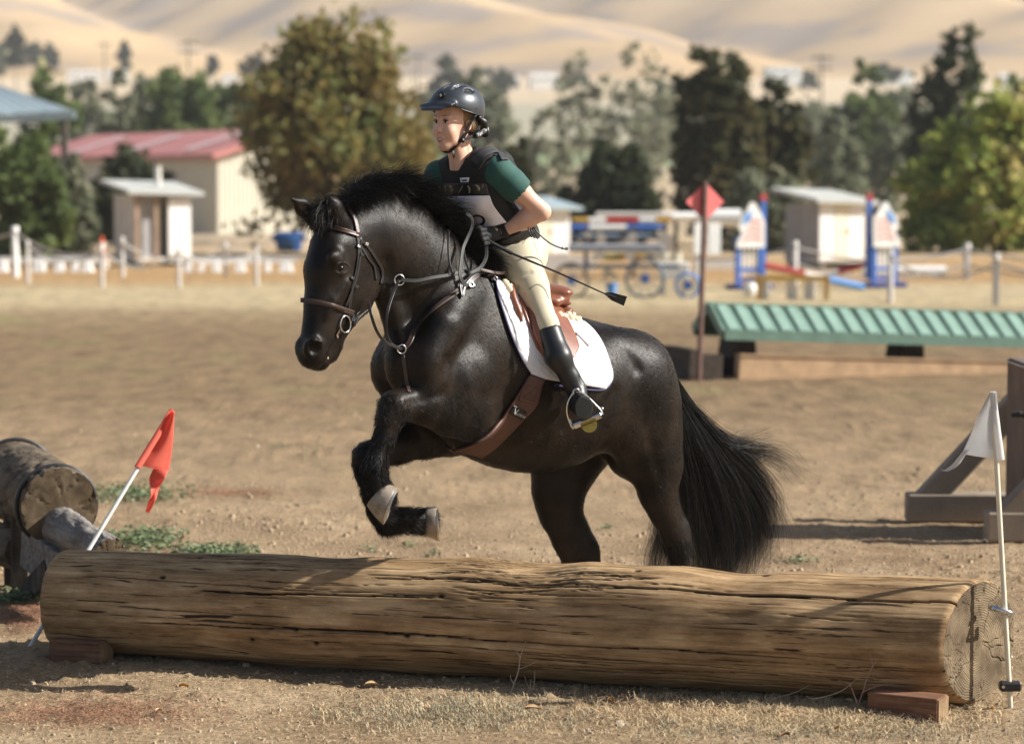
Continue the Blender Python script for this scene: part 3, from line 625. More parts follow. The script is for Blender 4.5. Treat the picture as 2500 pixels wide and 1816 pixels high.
MB().box((0, 0, .75), (1.3, .8, .6), None, .03).build('body', M_DRED, rb); MB().beam((-.6, 0, .8), (-1.3, 0, 1.2), .06, .06).build('handle', M_DRED, rb)
for x in (-.4, .4): MB().tube([(x, -.5, .25), (x, -.4, .25)], .25, 14).build('wheel', M_RUB, rb, True)
lw = empty('lawn_tractor', on(58, 76), 0, 'orange lawn tractor at the left edge behind the thick white post', 'tractor')
MB().box((.1, 0, .72), (.85, .5, .42), None, .08).build('hood', M_OR, lw); MB().box((-.55, 0, .75), (.4, .45, .5), None, .05).build('seat', M_RUB, lw); MB().box((-.45, 0, .5), (.6, .6, .15), None, .03).build('fender', M_OR, lw)
for x, r in ((-.5, .32), (.4, .22)): MB().tube([(x, -.4, r), (x, -.22, r)], r, 16).build('wheel', M_RUB, lw, True)
pg = ball_ = empty('feed_bucket', on(92, 74), 0, 'cream bucket under the olive tree right of the orange tractor', 'bucket')
MB().tube([(0, 0, .55), (0, 0, 1.05)], [.14, .19], 14).build('body', M_CREAMW, pg, True); MB().box((0, 0, .27), (.5, .5, .54), None, .02).build('stand', M_POLE, pg); MB().tube([(-.18, 0, 1.03), (0, 0, 1.2), (.18, 0, 1.03)], .012, 6).build('handle', M_POLE, pg)
bb = empty('blue_barrel', on(706, 84), 0, 'blue barrel lying in front of the horse\'s face', 'barrel')
MB().tube([(-.42, 0, .32), (-.4, 0, .35), (.4, 0, .35), (.42, 0, .32)], [.25, .33, .33, .25], 18).build('body', simple('blue_plastic', (.02, .09, .28), .4), bb, True); MB().tube([(-.02, 0, .35), (.02, 0, .35)], .345, 18).build('hoop', simple('blue_rim', (.02, .07, .2), .4), bb, True)
for d_ in (0,):
    mnd = MB(); n = 24
    o = on(590, 92)
    V = [(math.cos(6.28*i/n)*3.6*k_, math.sin(6.28*i/n)*1.2*k_, z_) for k_, z_ in ((1, 0), (.85, .28), (.5, .42)) for i in range(n)]+[(0, 0, .45)]
    F = [(a*n+i, a*n+(i+1) % n, (a+1)*n+(i+1) % n, (a+1)*n+i) for a in range(2) for i in range(n)]+[(2*n+i, 2*n+(i+1) % n, 3*n) for i in range(n)]
    mo = mesh('dirt_mound', V, F, simple('pale_dirt', (.42, .33, .23), .95, 0, .15, 3), None, True); mo.location = o; mo['kind'] = 'structure'
# ================= JUMP POLE STACK + WAGON =================
M_BLUEP = simple('blue_paint', (.05, .15, .48), .45, 0, .1, 5); M_REDP = simple('faded_red_paint', (.45, .05, .05), .5, 0, .12, 5); M_YELP = simple('mustard_paint', (.5, .3, .05), .5, 0, .1, 5); M_DULLG = simple('dull_olive_paint', (.22, .19, .05), .6); M_SLATE = simple('slate_blue_paint', (.12, .17, .24), .5)
Drk = 62.0
def banded(lab, x0, x1, py, D, r, cols, dz=0, grp='coloured jump poles racked in the stack', y1=None):
    a = np.array(P(x0, py, D)); b = np.array(P(x1, y1 or py, D+.2)); root = empty('jump_pole', tuple(a), 0, lab, 'jump pole', grp); n = len(cols); d = b-a
    for i, m in enumerate(cols):
        p0 = d*i/n; p1 = d*(i+1)/n; MB().tube([p0, p1], r, 10).build('band', m, root, True)
banded('faded lilac white pole on top of the pole stack', 1455, 1700, 524, Drk, .06, [M_DIRTYW, M_DIRTYW, M_WHITE])
banded('mustard, white and red banded pole in the stack', 1398, 1640, 538, Drk-.1, .065, [M_YELP, M_WHITE, M_REDP, M_REDP, M_WHITE, M_YELP])
banded('blue, white and blue banded pole in the stack', 1392, 1620, 556, Drk-.2, .075, [M_BLUEP, M_WHITE, M_WHITE, M_BLUEP, M_BLUEP])
banded('slate blue pole below the banded ones', 1392, 1632, 578, Drk-.3, .075, [M_SLATE, M_SLATE])
banded('dark red and brown pole low in the stack', 1470, 1625, 598, Drk, .05, [M_DRED, M_POLE, M_DRED])
banded('dull mustard olive pole near the stack\'s foot', 1450, 1640, 627, Drk-.3, .085, [M_DULLG, M_YELP, M_DULLG])
banded('bright white pole poking out to the right of the stack', 1640, 1782, 530, Drk-.8, .10, [M_WHITE, M_WHITE])
rk = empty('pole_rack', on(1520, Drk+.3), 0, 'dark rack of uprights holding the coloured jump poles', 'rack')
for px in (1430, 1545, 1622, 1650):
    x = (px-1520)*Drk/FPX; MB().box((x, 0, .75), (.1, .1, 1.5)).build('upright', M_POLE, rk)
    for z in (.35, .78, 1.2): MB().box((x, -.45, z), (.08, .9, .06)).build('arm', M_POLE, rk)
for i, px in enumerate((1436, 1465, 1543, 1620)):
    o = mesh('pole_cup', *tube_vf([(0, 0, 0), (0, -.12, 0)], .09, 12), M_DIRTYW, None, True); p = P(px, 574, Drk-.55); o.location = tuple(p)
    tag(o, ['pale round cup on the slate blue pole, the one at its left end', 'pale round cup on the slate blue pole, second from the left', 'pale round cup at the middle of the slate blue pole', 'pale round cup at the right end of the slate blue pole'][i], 'pole cup', 'cups along the slate blue pole')
for i, (px, w_) in enumerate(((1465, 16), (1540, 16), (1620, 28))):
    o = MB().add([(-.18, 0, -.3), (.12, 0, -.3), (.2, 0, .3), (-.1, 0, .3), (-.18, .12, -.3), (.12, .12, -.3), (.2, .12, .3), (-.1, .12, .3)], [(0, 1, 2, 3), (7, 6, 5, 4), (0, 4, 5, 1), (1, 5, 6, 2), (2, 6, 7, 3), (3, 7, 4, 0)]).build('jump_block', M_DIRTYW)
    o.location = tuple(P(px, 605, Drk-.9)); o.location.z = max(o.location.z, .3); o.scale = (w_/22, 1, 1); tag(o, ['slim pale block leaning under the left of the pole stack', 'slim pale block leaning under the middle of the pole stack', 'broad pale block standing at the right of the pole stack'][i], 'jump block', 'pale blocks under the pole stack')
# mail-box style double sign of white boards
sg = empty('sign_board', on(1725, 55), R(18), 'pair of blank white sign boards on posts behind the diamond sign', 'sign')
for px in (1707, 1745):
    a = P(px-18, 545, 55)-np.array(sg.location); b = P(px+18, 622, 55)-np.array(sg.location)
    MB().box(((a[0]+b[0])/2, 0, (a[2]+b[2])/2), (b[0]-a[0]-.04, .05, a[2]-b[2]), None, .01).build('board', M_WHITE, sg)
for px in (1703, 1716): MB().box(((px-1725)*55/FPX, .06, .5), (.06, .06, 1.0)).build('post', M_DIRTYW, sg)
mb_ = MB().tube([(-.5, 0, 0), (.5, 0, 0)], .2, 16); o = mb_.build('white_drum', M_WHITE, None, True); o.location = tuple(P(1755, 532, 58)); tag(o, 'white drum lying behind the right corner of the diamond sign', 'drum')
# wagon with spoked wheels
M_SLATEL = simple('pale_slate_paint', (.30, .32, .36), .6, 0, .15, 5)
wg = empty('wagon', on(1560, 50.5), 0, 'old grey wagon with blue and grey spoked wheels below the pole stack', 'wagon')
MB().box((-.45, .45, .98), (1.9, .9, .14), None, .02).build('bed', M_SLATEL, wg); MB().beam((-1.5, .1, .62), (.8, .1, .62), .06, .08).build('axle_beam', M_SLATE, wg)
def wheel(x, y, r, col, hub=M_BLUEP):
    m = MB(); m.tube([(x+math.cos(a)*r, y, r+math.sin(a)*r) for a in np.linspace(0, 2*math.pi, 33)], .035, 6, False); w_ = m.build('wheel', col, wg, True)
    for a in np.linspace(0, 2*math.pi, 11)[:-1]: s_ = MB().tube([(x, y, r), (x+math.cos(a)*r, y, r+math.sin(a)*r)], .016, 5).build('spoke', M_DIRTYW, w_, True)
    MB().tube([(x, y-.1, r), (x, y+.1, r)], .09, 12).build('hub', hub, w_, True)
M_LBLUE = simple('light_blue_paint', (.1, .3, .7), .5)
wheel(.12, 0, .38, M_SLATE); wheel(-1.35, 0, .34, M_POLE); wheel(.98, .1, .24, M_LBLUE)
wc = empty('planter_box', on(1645, 52), 0, 'white box planter with flower pots beside the wagon wheel', 'planter')
MB().box((0, 0, .48), (.62, .4, .36), None, .02).build('box', M_WHITE, wc)
for x in (-.18, .08): MB().tube([(x, 0, .68), (x, 0, .85)], [.07, .09], 10).build('pot', M_CREAMW, wc, True)
for x in (-.22, .22): MB().box((x, 0, .15), (.08, .3, .3)).build('leg', M_DIRTYW, wc)
fp = empty('flower_pot', on(1493, 51), 0, 'small blue pot of pale flowers standing below the wagon bed', 'flower pot')
MB().tube([(0, 0, .0), (0, 0, .28)], [.08, .12], 12).build('pot', M_LBLUE, fp, True)
fl_ = MB()
for i in range(26):
    p = rng.normal(size=3)*.1+np.array([0, 0, .45]); fl_.tube([p, p+np.array([0, 0, .05])], [.045, .02], 5)
o = fl_.build('flowers', M_CREAMW, fp, True); o['kind'] = 'stuff'
# ================= FLAG PAINTED STANDS =================
def star_stand(lab, px, basepy, flip):
    D = GD(basepy); k = D/FPX; root = empty('jump_stand', on(px, D), R(22), lab, 'jump stand', 'jump stands painted like flags')
    s = -1 if flip else 1; wd = 62*k; tall = (basepy-530)*k
    MB().box((s*.02, 0, .06), (.95, .5, .1), None, .02).build('foot', simple('dark_blue_paint', (.01, .035, .2), .5), root)
    for x in (-.27, .27): MB().box((x, 0, .62), (.09, .09, 1.05)).build('post', M_BLUEP, root)
    for z in (.2, .42): MB().box((0, 0, z), (.46, .05, .08)).build('crossbar', M_BLUEP, root)
    for x in (-.16, -.05, .06, .17): MB().box((x, 0, .68), (.04, .03, .8)).build('slat', M_WHITE, root)
    out = [(-.33, .92), (.31, .92), (.31, 1.5), (.2, 1.72), (.08, 1.92), (-.02, 1.92), (-.1, 1.75), (-.24, 1.55), (-.28, 1.35), (-.2, 1.25), (-.3, 1.08)]
    out = [(x*s*1.05, z*.97) for x, z in out]; sh = .0
    def plate(name, pts, y0, y1, mat, par=root):
        n = len(pts); v = [(x, y0, z) for x, z in pts]+[(x, y1, z) for x, z in pts]; f = [tuple(range(n)), tuple(range(n, 2*n))[::-1]]+[(i, i+n, (i+1) % n+n, (i+1) % n) for i in range(n)]
        return mesh(name, v, f, mat, par)
    b = plate('shield', out, -.1, -.06, M_WHITE)
    plate('blue_patch', [(x*s, z) for x, z in ((-.2, 1.38), (-.02, 1.5), (.02, 1.7), (-.12, 1.62), (-.2, 1.5))], -.112, -.101, M_LBLUE, b)
    for i in range(4):
        z = 1.02+i*.13; plate('red_stripe', [((-.22+.05*i)*s, z), (.0, z+.06), (.26*s, z+.02), (.26*s, z+.07), (.0, z+.11), ((-.2+.05*i)*s, z+.05)], -.112, -.101, M_PINK, b)
    MB().box((s*.36, .05, 1.05), (.1, .1, 1.75)).build('back_post', M_BLUEP, root); MB().box((s*.36, .05, 1.97), (.12, .12, .14)).build('post_cap', M_REDP, root)
M_PINK = simple('faded_red_stripe', (.62, .25, .2), .5)
star_stand('flag painted jump stand on the left, right of the diamond sign', 1828, 706, False); star_stand('flag painted jump stand on the right, beside the closed shed', 2158, 702, True)
def xpole(lab, a, b, cols, r=.055):
    banded(lab, a[0], b[0], a[1], a[2], r, cols, 0, 'crossed poles between the flag painted stands', b[1])
banded('red and white pole sloping down from the left stand', 1868, 2060, 648, 54.5, .07, [M_REDP, M_REDP, M_WHITE, M_WHITE], 0, 'crossed poles between the flag painted stands', 690)
banded('red and white pole sloping down from the right stand', 2130, 1965, 640, 55.5, .07, [M_REDP, M_REDP, M_WHITE, M_WHITE], 0, 'crossed poles between the flag painted stands', 688)
banded('light blue pole end resting right of the crossing', 2020, 2108, 682, 54, .08, [M_LBLUE], 0, 'crossed poles between the flag painted stands', 702)
yp = empty('plank_bench', on(1935, 49.5), 0, 'low mustard plank on legs in front of the crossed poles', 'plank')
MB().box((0, 0, .43), (1.45, .12, .10), None, .01).build('plank', M_YELP, yp)
for x in (-.66, .66): MB().box((x, 0, .19), (.08, .12, .38)).build('leg', M_YELP, yp)
for x in (-.55, .0, .35): MB().box((x, .12, .2), (.22, .05, .38), None, .02).build('panel', M_DIRTYW, yp)
o = mesh('white_ball', *tube_vf([(0, 0, .0), (0, 0, .05), (0, 0, .2), (0, 0, .25)], [.08, .14, .14, .08], 14), M_WHITE, None, True); o.location = on(1831, 51.5); tag(o, 'small round white marker at the foot of the left flag painted stand', 'marker')
# ================= DIAMOND SIGN =================
ds = empty('diamond_sign', tuple(G(1706, 930)), 0, 'pink red diamond sign on a tall rusty post behind the green roofed jump', 'sign')
M_RUST = simple('rusty_post', (.14, .075, .06), .7, .2, .3, 20); M_SIGNR = simple('faded_red_sign', (.85, .20, .19), .5, 0, .05, 3)
D = ds.location.y; b0 = np.array(ds.location); tp = np.array(P(1722, 443, D+.05))-b0
MB().beam((0, 0, -.1), tp, .05, .05, .006).build('post', M_RUST, ds)
c = np.array(P(1722, 493, D+.05))-b0; hw = 48*D/FPX
MB().add([(c[0]-hw, c[1]+.04-.45*hw, c[2]), (c[0], c[1]+.04, c[2]-hw), (c[0]+hw, c[1]+.04+.45*hw, c[2]), (c[0], c[1]+.04, c[2]+hw), (c[0]-hw, c[1]+.055-.45*hw, c[2]), (c[0], c[1]+.055, c[2]-hw), (c[0]+hw, c[1]+.055+.45*hw, c[2]), (c[0], c[1]+.055, c[2]+hw)], [(0, 1, 2, 3), (7, 6, 5, 4), (0, 4, 5, 1), (1, 5, 6, 2), (2, 6, 7, 3), (3, 7, 4, 0)]).build('plate', M_SIGNR, ds)
# ================= GREEN ROOFED JUMP =================
def roof_jump():
    c = G(1730, 920); a = R(18); root = empty('roof_jump', (c[0], c[1], 0), a, 'long low jump with a ribbed green roof on a timber base', 'jump'); root.rotation_euler[1] = R(2.5)
    Mg = simple('weathered_green_paint', (.14, .235, .185), .5, 0, .14, 6, .3, 40); Mgt = simple('dusty_green_rib', (.215, .335, .275), .55, 0, .14, 6)
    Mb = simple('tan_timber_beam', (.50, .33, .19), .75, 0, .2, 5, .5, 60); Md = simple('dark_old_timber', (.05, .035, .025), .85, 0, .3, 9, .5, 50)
    Lr = 5.2; zr, ze, hw_ = .85, .57, .46
    for s in (-1, 1):
        y1 = s*hw_; m = MB(); m.add([(-.02, 0, zr), (Lr, 0, zr), (Lr, y1, ze), (-.02, y1, ze), (-.02, 0, zr-.03), (Lr, 0, zr-.03), (Lr, y1, ze-.03), (-.02, y1, ze-.03)], [(0, 1, 2, 3)[::s], (7, 6, 5, 4)[::s], (0, 3, 7, 4), (1, 2, 6, 5), (2, 3, 7, 6)]); m.build('roof_panel', Mg, root)
        MB().box((Lr/2, y1+s*.012, ze-.045), (Lr+.04, .03, .12)).build('eave_board', Mg, root)
        MB().beam((-.035, 0, zr-.01), (-.035, y1, ze-.04), .03, .12).build('gable_board', Mg, root)
        if s == -1:
            n = 23
            for i in range(n):
                x = .1+i*.225; MB().beam((x, -.02, zr+.012-.02*0), (x, y1, ze+.018), .13, .022, .004).build('batten', Mgt, root)
    MB().box((Lr/2, 0, zr+.02), (Lr+.04, .09, .025), None, .004).build('ridge_cap', Mg, root)
    for x in (.35, 2.55, 4.7):
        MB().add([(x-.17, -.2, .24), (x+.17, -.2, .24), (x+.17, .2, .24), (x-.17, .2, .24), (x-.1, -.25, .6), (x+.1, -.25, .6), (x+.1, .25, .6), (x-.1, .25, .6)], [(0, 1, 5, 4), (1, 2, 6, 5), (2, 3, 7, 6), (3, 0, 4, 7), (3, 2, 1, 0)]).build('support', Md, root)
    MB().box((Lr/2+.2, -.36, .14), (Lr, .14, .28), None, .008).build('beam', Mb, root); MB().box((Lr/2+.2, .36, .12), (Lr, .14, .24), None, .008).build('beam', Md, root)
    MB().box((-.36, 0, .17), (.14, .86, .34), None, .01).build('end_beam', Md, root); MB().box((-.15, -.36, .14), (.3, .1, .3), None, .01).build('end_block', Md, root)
    MB().box((Lr/2+.2, -.36, .292), (Lr, .17, .022)).build('cap_board', Mb, root)
roof_jump()
# ================= TIMBER FRAME AT RIGHT =================
def timber_frame():
    c = G(2217, 1275); root = empty('timber_frame_jump', (c[0], c[1], 0), 0, 'heavy weathered timber frame with slanting braces at the right edge', 'jump')
    Mt = simple('weathered_grey_timber', (.25, .20, .15), .85, 0, .25, 3, .7, 50); Mp = simple('brown_grey_post', (.15, .10, .075), .85, 0, .3, 3, .7, 50)
    for i, (dx, dy) in enumerate(((0, 0), (.36, -.95))):
        MB().box((dx+1.4, dy+.09, .095), (2.8, .17, .19), None, .012).build('sill', Mt, root)
        MB().beam((dx+.13, dy+.09, .13), (dx+1.02, dy+.09, 1.1), .15, .17, .012).build('brace', Mt, root)
    MB().box((.80, -.42, .62), (.34, .62, 1.0), None, .015).build('post', Mp, root); MB().add([(.61, -.75, 1.10), (.99, -.75, 1.18), (.99, -.1, 1.18), (.61, -.1, 1.10), (.61, -.75, 1.1), (.99, -.75, 1.1), (.99, -.1, 1.1), (.61, -.1, 1.1)], [(0, 1, 2, 3), (0, 4, 5, 1), (1, 5, 6, 2), (2, 6, 7, 3), (3, 7, 4, 0)]).build('cap', Mt, root)
    MB().box((1.6, -.42, .75), (1.2, .55, .5), None, .015).build('crossbeam', Mt, root)
    rp = MB(); rp.tube([(.54, -.74, .80), (.66, -.77, .80), (.80, -.77, .88), (.98, -.77, .98)], .02, 8); rp.tube([(.58, -.76, .81), (.74, -.77, .74), (.98, -.77, .66)], .016, 8); rp.build('rope', M_RUB, root, True)
timber_frame()
# ================= WOOD MATERIAL =================
def wood_mat(name, cols, sx=1.2, sr=22, dirt=.5, bump=.7, use='Object', dist=.006):
    m, t, b = new_mat(name); N = t.nodes; L = t.links; b.inputs['Roughness'].default_value = .82; b.inputs['Specular IOR Level'].default_value = .25
    tc = N.new('ShaderNodeTexCoord')
    mp = N.new('ShaderNodeMapping'); mp.inputs['Scale'].default_value = (sx, sr, sr); L.new(tc.outputs[use], mp.inputs[0])
    wn = N.new('ShaderNodeTexNoise'); wn.inputs['Scale'].default_value = 1.6; wn.inputs['Detail'].default_value = 3; L.new(tc.outputs[use], wn.inputs['Vector'])
    wm = N.new('ShaderNodeVectorMath'); wm.operation = 'MULTIPLY_ADD'; L.new(wn.outputs['Color'], wm.inputs[0]); wm.inputs[1].default_value = (0, 1.8, 1.8); L.new(mp.outputs[0], wm.inputs[2])
    g1 = N.new('ShaderNodeTexNoise'); g1.inputs['Scale'].default_value = 1; g1.inputs['Detail'].default_value = 8; g1.inputs['Roughness'].default_value = .7; L.new(wm.outputs[0], g1.inputs['Vector'])
    c = N.new('ShaderNodeValToRGB'); e = c.color_ramp.elements
    while len(e) < len(cols): e.new(.5)
    for k, col in enumerate(cols): e[k].position = .3+.42*k/(len(cols)-1); e[k].color = (*col, 1)
    L.new(g1.outputs['Fac'], c.inputs[0])
    bl = N.new('ShaderNodeTexNoise'); bl.inputs['Scale'].default_value = 6; bl.inputs['Detail'].default_value = 7; bl.inputs['Roughness'].default_value = .68
    mp2 = N.new('ShaderNodeMapping'); mp2.inputs['Scale'].default_value = (.6, 1.6, 1.6); L.new(tc.outputs[use], mp2.inputs[0]); L.new(mp2.outputs[0], bl.inputs['Vector'])
    cr = N.new('ShaderNodeValToRGB'); cr.color_ramp.elements[0].position = .38; cr.color_ramp.elements[0].color = (.52, .46, .40, 1); cr.color_ramp.elements[1].position = .62; cr.color_ramp.elements[1].color = (1.1, 1.1, 1.1, 1); L.new(bl.outputs['Fac'], cr.inputs[0])
    mx = N.new('ShaderNodeMix'); mx.data_type = 'RGBA'; mx.blend_type = 'MULTIPLY'; mx.inputs[0].default_value = dirt; L.new(c.outputs[0], mx.inputs[6]); L.new(cr.outputs[0], mx.inputs[7])
    L.new(mx.outputs[2], b.inputs['Base Color'])
    bp = N.new('ShaderNodeBump'); bp.inputs['Strength'].default_value = bump; bp.inputs['Distance'].default_value = dist; L.new(g1.outputs['Fac'], bp.inputs['Height']); L.new(bp.outputs[0], b.inputs['Normal'])
    return m
def streaks(m, lo=.30, hi=.37, sc=(.7, 52, 52), col=(.035, .02, .012)):
    t = m.node_tree; N = t.nodes; L = t.links; b = N['Principled BSDF']; tc = N.new('ShaderNodeTexCoord'); wn = N.new('ShaderNodeTexNoise'); wn.inputs['Scale'].default_value = 1.3; wn.inputs['Detail'].default_value = 2; L.new(tc.outputs['Object'], wn.inputs['Vector'])
    mp = N.new('ShaderNodeMapping'); mp.inputs['Scale'].default_value = sc; L.new(tc.outputs['Object'], mp.inputs[0]); vm = N.new('ShaderNodeVectorMath'); vm.operation = 'MULTIPLY_ADD'; L.new(wn.outputs['Color'], vm.inputs[0]); vm.inputs[1].default_value = (0, 5, 5); L.new(mp.outputs[0], vm.inputs[2])
    n = N.new('ShaderNodeTexNoise'); n.inputs['Scale'].default_value = 1; n.inputs['Detail'].default_value = 3; L.new(vm.outputs[0], n.inputs['Vector']); mr = N.new('ShaderNodeMapRange'); mr.inputs[1].default_value = hi; mr.inputs[2].default_value = lo; L.new(n.outputs['Fac'], mr.inputs[0])
    x = N.new('ShaderNodeMix'); x.data_type = 'RGBA'; s_ = b.inputs['Base Color'].links[0].from_socket; L.new(mr.outputs[0], x.inputs[0]); L.new(s_, x.inputs[6]); x.inputs[7].default_value = (*col, 1); L.new(x.outputs[2], b.inputs['Base Color'])
M_LOG = wood_mat('weathered_pine_log', [(.17, .105, .05), (.34, .22, .11), (.48, .33, .18), (.62, .45, .27)], 1.1, 26, .8, bump=.45)
streaks(M_LOG)
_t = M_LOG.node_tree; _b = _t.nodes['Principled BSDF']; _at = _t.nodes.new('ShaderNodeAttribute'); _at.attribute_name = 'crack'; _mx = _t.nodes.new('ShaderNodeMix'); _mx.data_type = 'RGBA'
_src = _b.inputs['Base Color'].links[0].from_socket; _t.links.new(_at.outputs['Fac'], _mx.inputs[0]); _t.links.new(_src, _mx.inputs[6]); _mx.inputs[7].default_value = (.022, .013, .008, 1); _t.links.new(_mx.outputs[2], _b.inputs['Base Color'])  # dark brown in the cracks paints in both their depth shade and dirt
# ================= THE BIG LOG =================
def big_log():
    A = np.array([(141-1250)/FPX*12.26, 12.26, .25]); B = np.array([(2404-1250)/FPX*10.98, 10.98, .277])
    ax = B-A; Ln = np.linalg.norm(ax); ax /= Ln; up = np.array([0, 0, 1.0])-ax*ax[2]; up /= np.linalg.norm(up); fr = np.cross(ax, up)   # fr points to the back/front
    if fr[1] > 0: fr = -fr
    root = empty('jump_log', tuple(A-np.array([0, 0, A[2]])), 0, 'huge cracked peeled log lying across the foreground as a jump', 'log')
    ns, na = 440, 380
    s = np.linspace(0, 1, ns)[:, None]; th = np.linspace(0, 2*np.pi, na, endpoint=False)[None]       # th=0 top, + towards the camera
    S_ = s*Ln+0*th; T_ = th+0*s
    r = np.interp(s, [0, .5, 1], [.243, .268, .275])+0*th
    # swellings seen along the top
    for sc, tc_, w_, wt, a in ((.235, .3, .05, .8, .012), (.36, .2, .045, .7, .008), (.475, .1, .035, .8, .016), (.56, .35, .035, .6, -.014), (.60, .1, .025, .7, .014), (.655, .8, .05, .6, .012), (.70, .3, .03, .6, .010), (.765, 0, .04, .9, -.018), (.815, 1.4, .035, .5, .016), (.33, .3, .03, .6, -.010), (.30, 2.2, .06, .8, .012), (.88, 2.5, .05, .8, .01), (.12, 1.8, .06, .8, .01)):
        d = (np.abs(((T_-tc_+np.pi) % (2*np.pi))-np.pi)/wt)**2+((s-sc)/w_)**2; r = r+a*np.exp(-d)
    r = r+(fbm(S_*1.0, np.cos(T_)*1.2+np.sin(T_)*.7+5, 2.2, 3, 3)-.5)*.018
    lr = np.random.default_rng(11)
    # long drying cracks wandering along the grain
    def wav(x, ph, am): return am*(np.sin(x*2.1+ph)+.6*np.sin(x*4.7+ph*2.3)+.25*np.sin(x*11+ph*1.7))
    cr = np.zeros_like(r); tw = .05
    for i in range(120):
        main = i < 11
        th0 = lr.uniform(-.35, 2.75) if i < 80 else lr.uniform(0, 2*np.pi); s0 = lr.uniform(-.1, .9); ln = lr.uniform(.25, .8) if main else lr.uniform(.04, .3)
        wdt = lr.uniform(.012, .021) if main else lr.uniform(.007, .012); dep = lr.uniform(.016, .03) if main else lr.uniform(.005, .013)
        cen = th0+wav(s*4.5, lr.uniform(0, 6), .03)+tw*(s-s0)+.02*(fbm(s*60+0*th[:, :1], s*0+i, 1, i, 3)-.5)
        env = np.clip((s-s0)/.03, 0, 1)*np.clip((s0+ln-s)/.05, 0, 1); env = env*np.clip(.55+1.6*(fbm(s*30, s*0+i*3.1, 1, i+50, 2)-.3), .15, 1)
        d = np.abs(((T_-cen+np.pi) % (2*np.pi))-np.pi)/np.maximum(wdt*(.35+.65*env), 1e-3)
        cr = np.maximum(cr, dep*env*np.clip(1-d*d, 0, 1)**.7)
    # short splintered checks near knots
    for i in range(130):
        kc = lr.choice([.475, .49, .505, .52, .60, .63, .24]); s0 = kc+lr.normal()*.025; th0 = .35+lr.normal()*.38; ln = lr.uniform(.01, .05); wdt = lr.uniform(.006, .013)
        env = np.clip(1-((s-s0)/ln)**2, 0, 1); cen = th0+(s-s0)*lr.normal()*1.2
        d = np.abs(((T_-cen+np.pi) % (2*np.pi))-np.pi)/wdt; cr = np.maximum(cr, lr.uniform(.005, .016)*env*np.clip(1-d*d, 0, 1))
    # pits / worm scars, fine grain ridges
    for i in range(10):
        s0, th0 = lr.uniform(.05, .95), lr.uniform(-.2, 2.2); cr = np.maximum(cr, .02*np.exp(-(((T_-th0)/.03)**2+((s-s0)/.0025)**2)))
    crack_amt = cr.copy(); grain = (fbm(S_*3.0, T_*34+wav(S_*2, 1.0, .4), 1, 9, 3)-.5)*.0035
    r = r-cr+grain
    # edge wear at both ends
    e = np.minimum(s*Ln, (1-s)*Ln); r = r-.012*np.clip(1-e/.03, 0, 1)**2
    # slanted saw cut on the right end, straight on the left
    beta = R(42); cut = np.array([math.cos(beta), -math.sin(beta), 0]); 
    ring = np.cos(T_)[..., None]*up+np.sin(T_)[..., None]*fr
    Pt = A+(s*Ln)[..., None]*ax+ring*r[..., None]
    off = ((ring*r[..., None])@cut)/(ax@cut)                     # how far along the axis the cut plane lies
    sh = -off*np.clip((s-.80)/.20, 0, 1)**1.0
    Pt = Pt+sh[..., None]*ax
    V = Pt.reshape(-1, 3)
    i0 = np.arange(ns-1)[:, None]*na+np.arange(na)[None]; i1 = np.arange(ns-1)[:, None]*na+(np.arange(na)+1)[None] % na
    Q = np.stack([i0, i0+na, i1+na, i1], -1).reshape(-1, 4)
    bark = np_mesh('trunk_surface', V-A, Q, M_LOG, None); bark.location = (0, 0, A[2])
    bark.parent = root; rot = Matrix((ax, -fr, up)).transposed()
    # put the object's x along the log so that the grain follows it
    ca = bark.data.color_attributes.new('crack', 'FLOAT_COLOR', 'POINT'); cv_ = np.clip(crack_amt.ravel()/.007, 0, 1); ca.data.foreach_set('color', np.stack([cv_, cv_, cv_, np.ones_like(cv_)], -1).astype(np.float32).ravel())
    me = bark.data; co = (V-A)@np.stack([ax, -fr, up]).T; me.vertices.foreach_set('co', co.astype(np.float32).ravel()); me.update(); bark.rotation_euler = rot.to_euler(); bark.location = (0, 0, A[2])
    # end faces
    m, t, b = new_mat('sawn_log_end'); N = t.nodes; L = t.links; b.inputs['Roughness'].default_value = .88; b.inputs['Specular IOR Level'].default_value = .2
    tc = N.new('ShaderNodeTexCoord'); wn = N.new('ShaderNodeTexNoise'); wn.inputs['Scale'].default_value = 7; wn.inputs['Detail'].default_value = 4; L.new(tc.outputs['Object'], wn.inputs['Vector'])
    ln = N.new('ShaderNodeVectorMath'); ln.operation = 'MULTIPLY_ADD'; L.new(wn.outputs['Color'], ln.inputs[0]); ln.inputs[1].default_value = (.0, .05, .05); L.new(tc.outputs['Object'], ln.inputs[2])
    mpz = N.new('ShaderNodeMapping'); mpz.inputs['Scale'].default_value = (0, 1, 1); L.new(ln.outputs[0], mpz.inputs[0])
    wv = N.new('ShaderNodeTexWave'); wv.wave_type = 'RINGS'; wv.rings_direction = 'X'; wv.inputs['Scale'].default_value = 30; wv.inputs['Distortion'].default_value = 3.0; wv.inputs['Detail'].default_value = 3; L.new(mpz.outputs[0], wv.inputs['Vector'])
    c = N.new('ShaderNodeValToRGB'); e_ = c.color_ramp.elements; e_[0].position = .05; e_[0].color = (.17, .125, .08, 1); e_[1].position = .8; e_[1].color = (.215, .165, .108, 1); L.new(wv.outputs['Fac'], c.inputs[0])
    bl = N.new('ShaderNodeTexNoise'); bl.inputs['Scale'].default_value = 9; bl.inputs['Detail'].default_value = 7; L.new(tc.outputs['Object'], bl.inputs['Vector'])
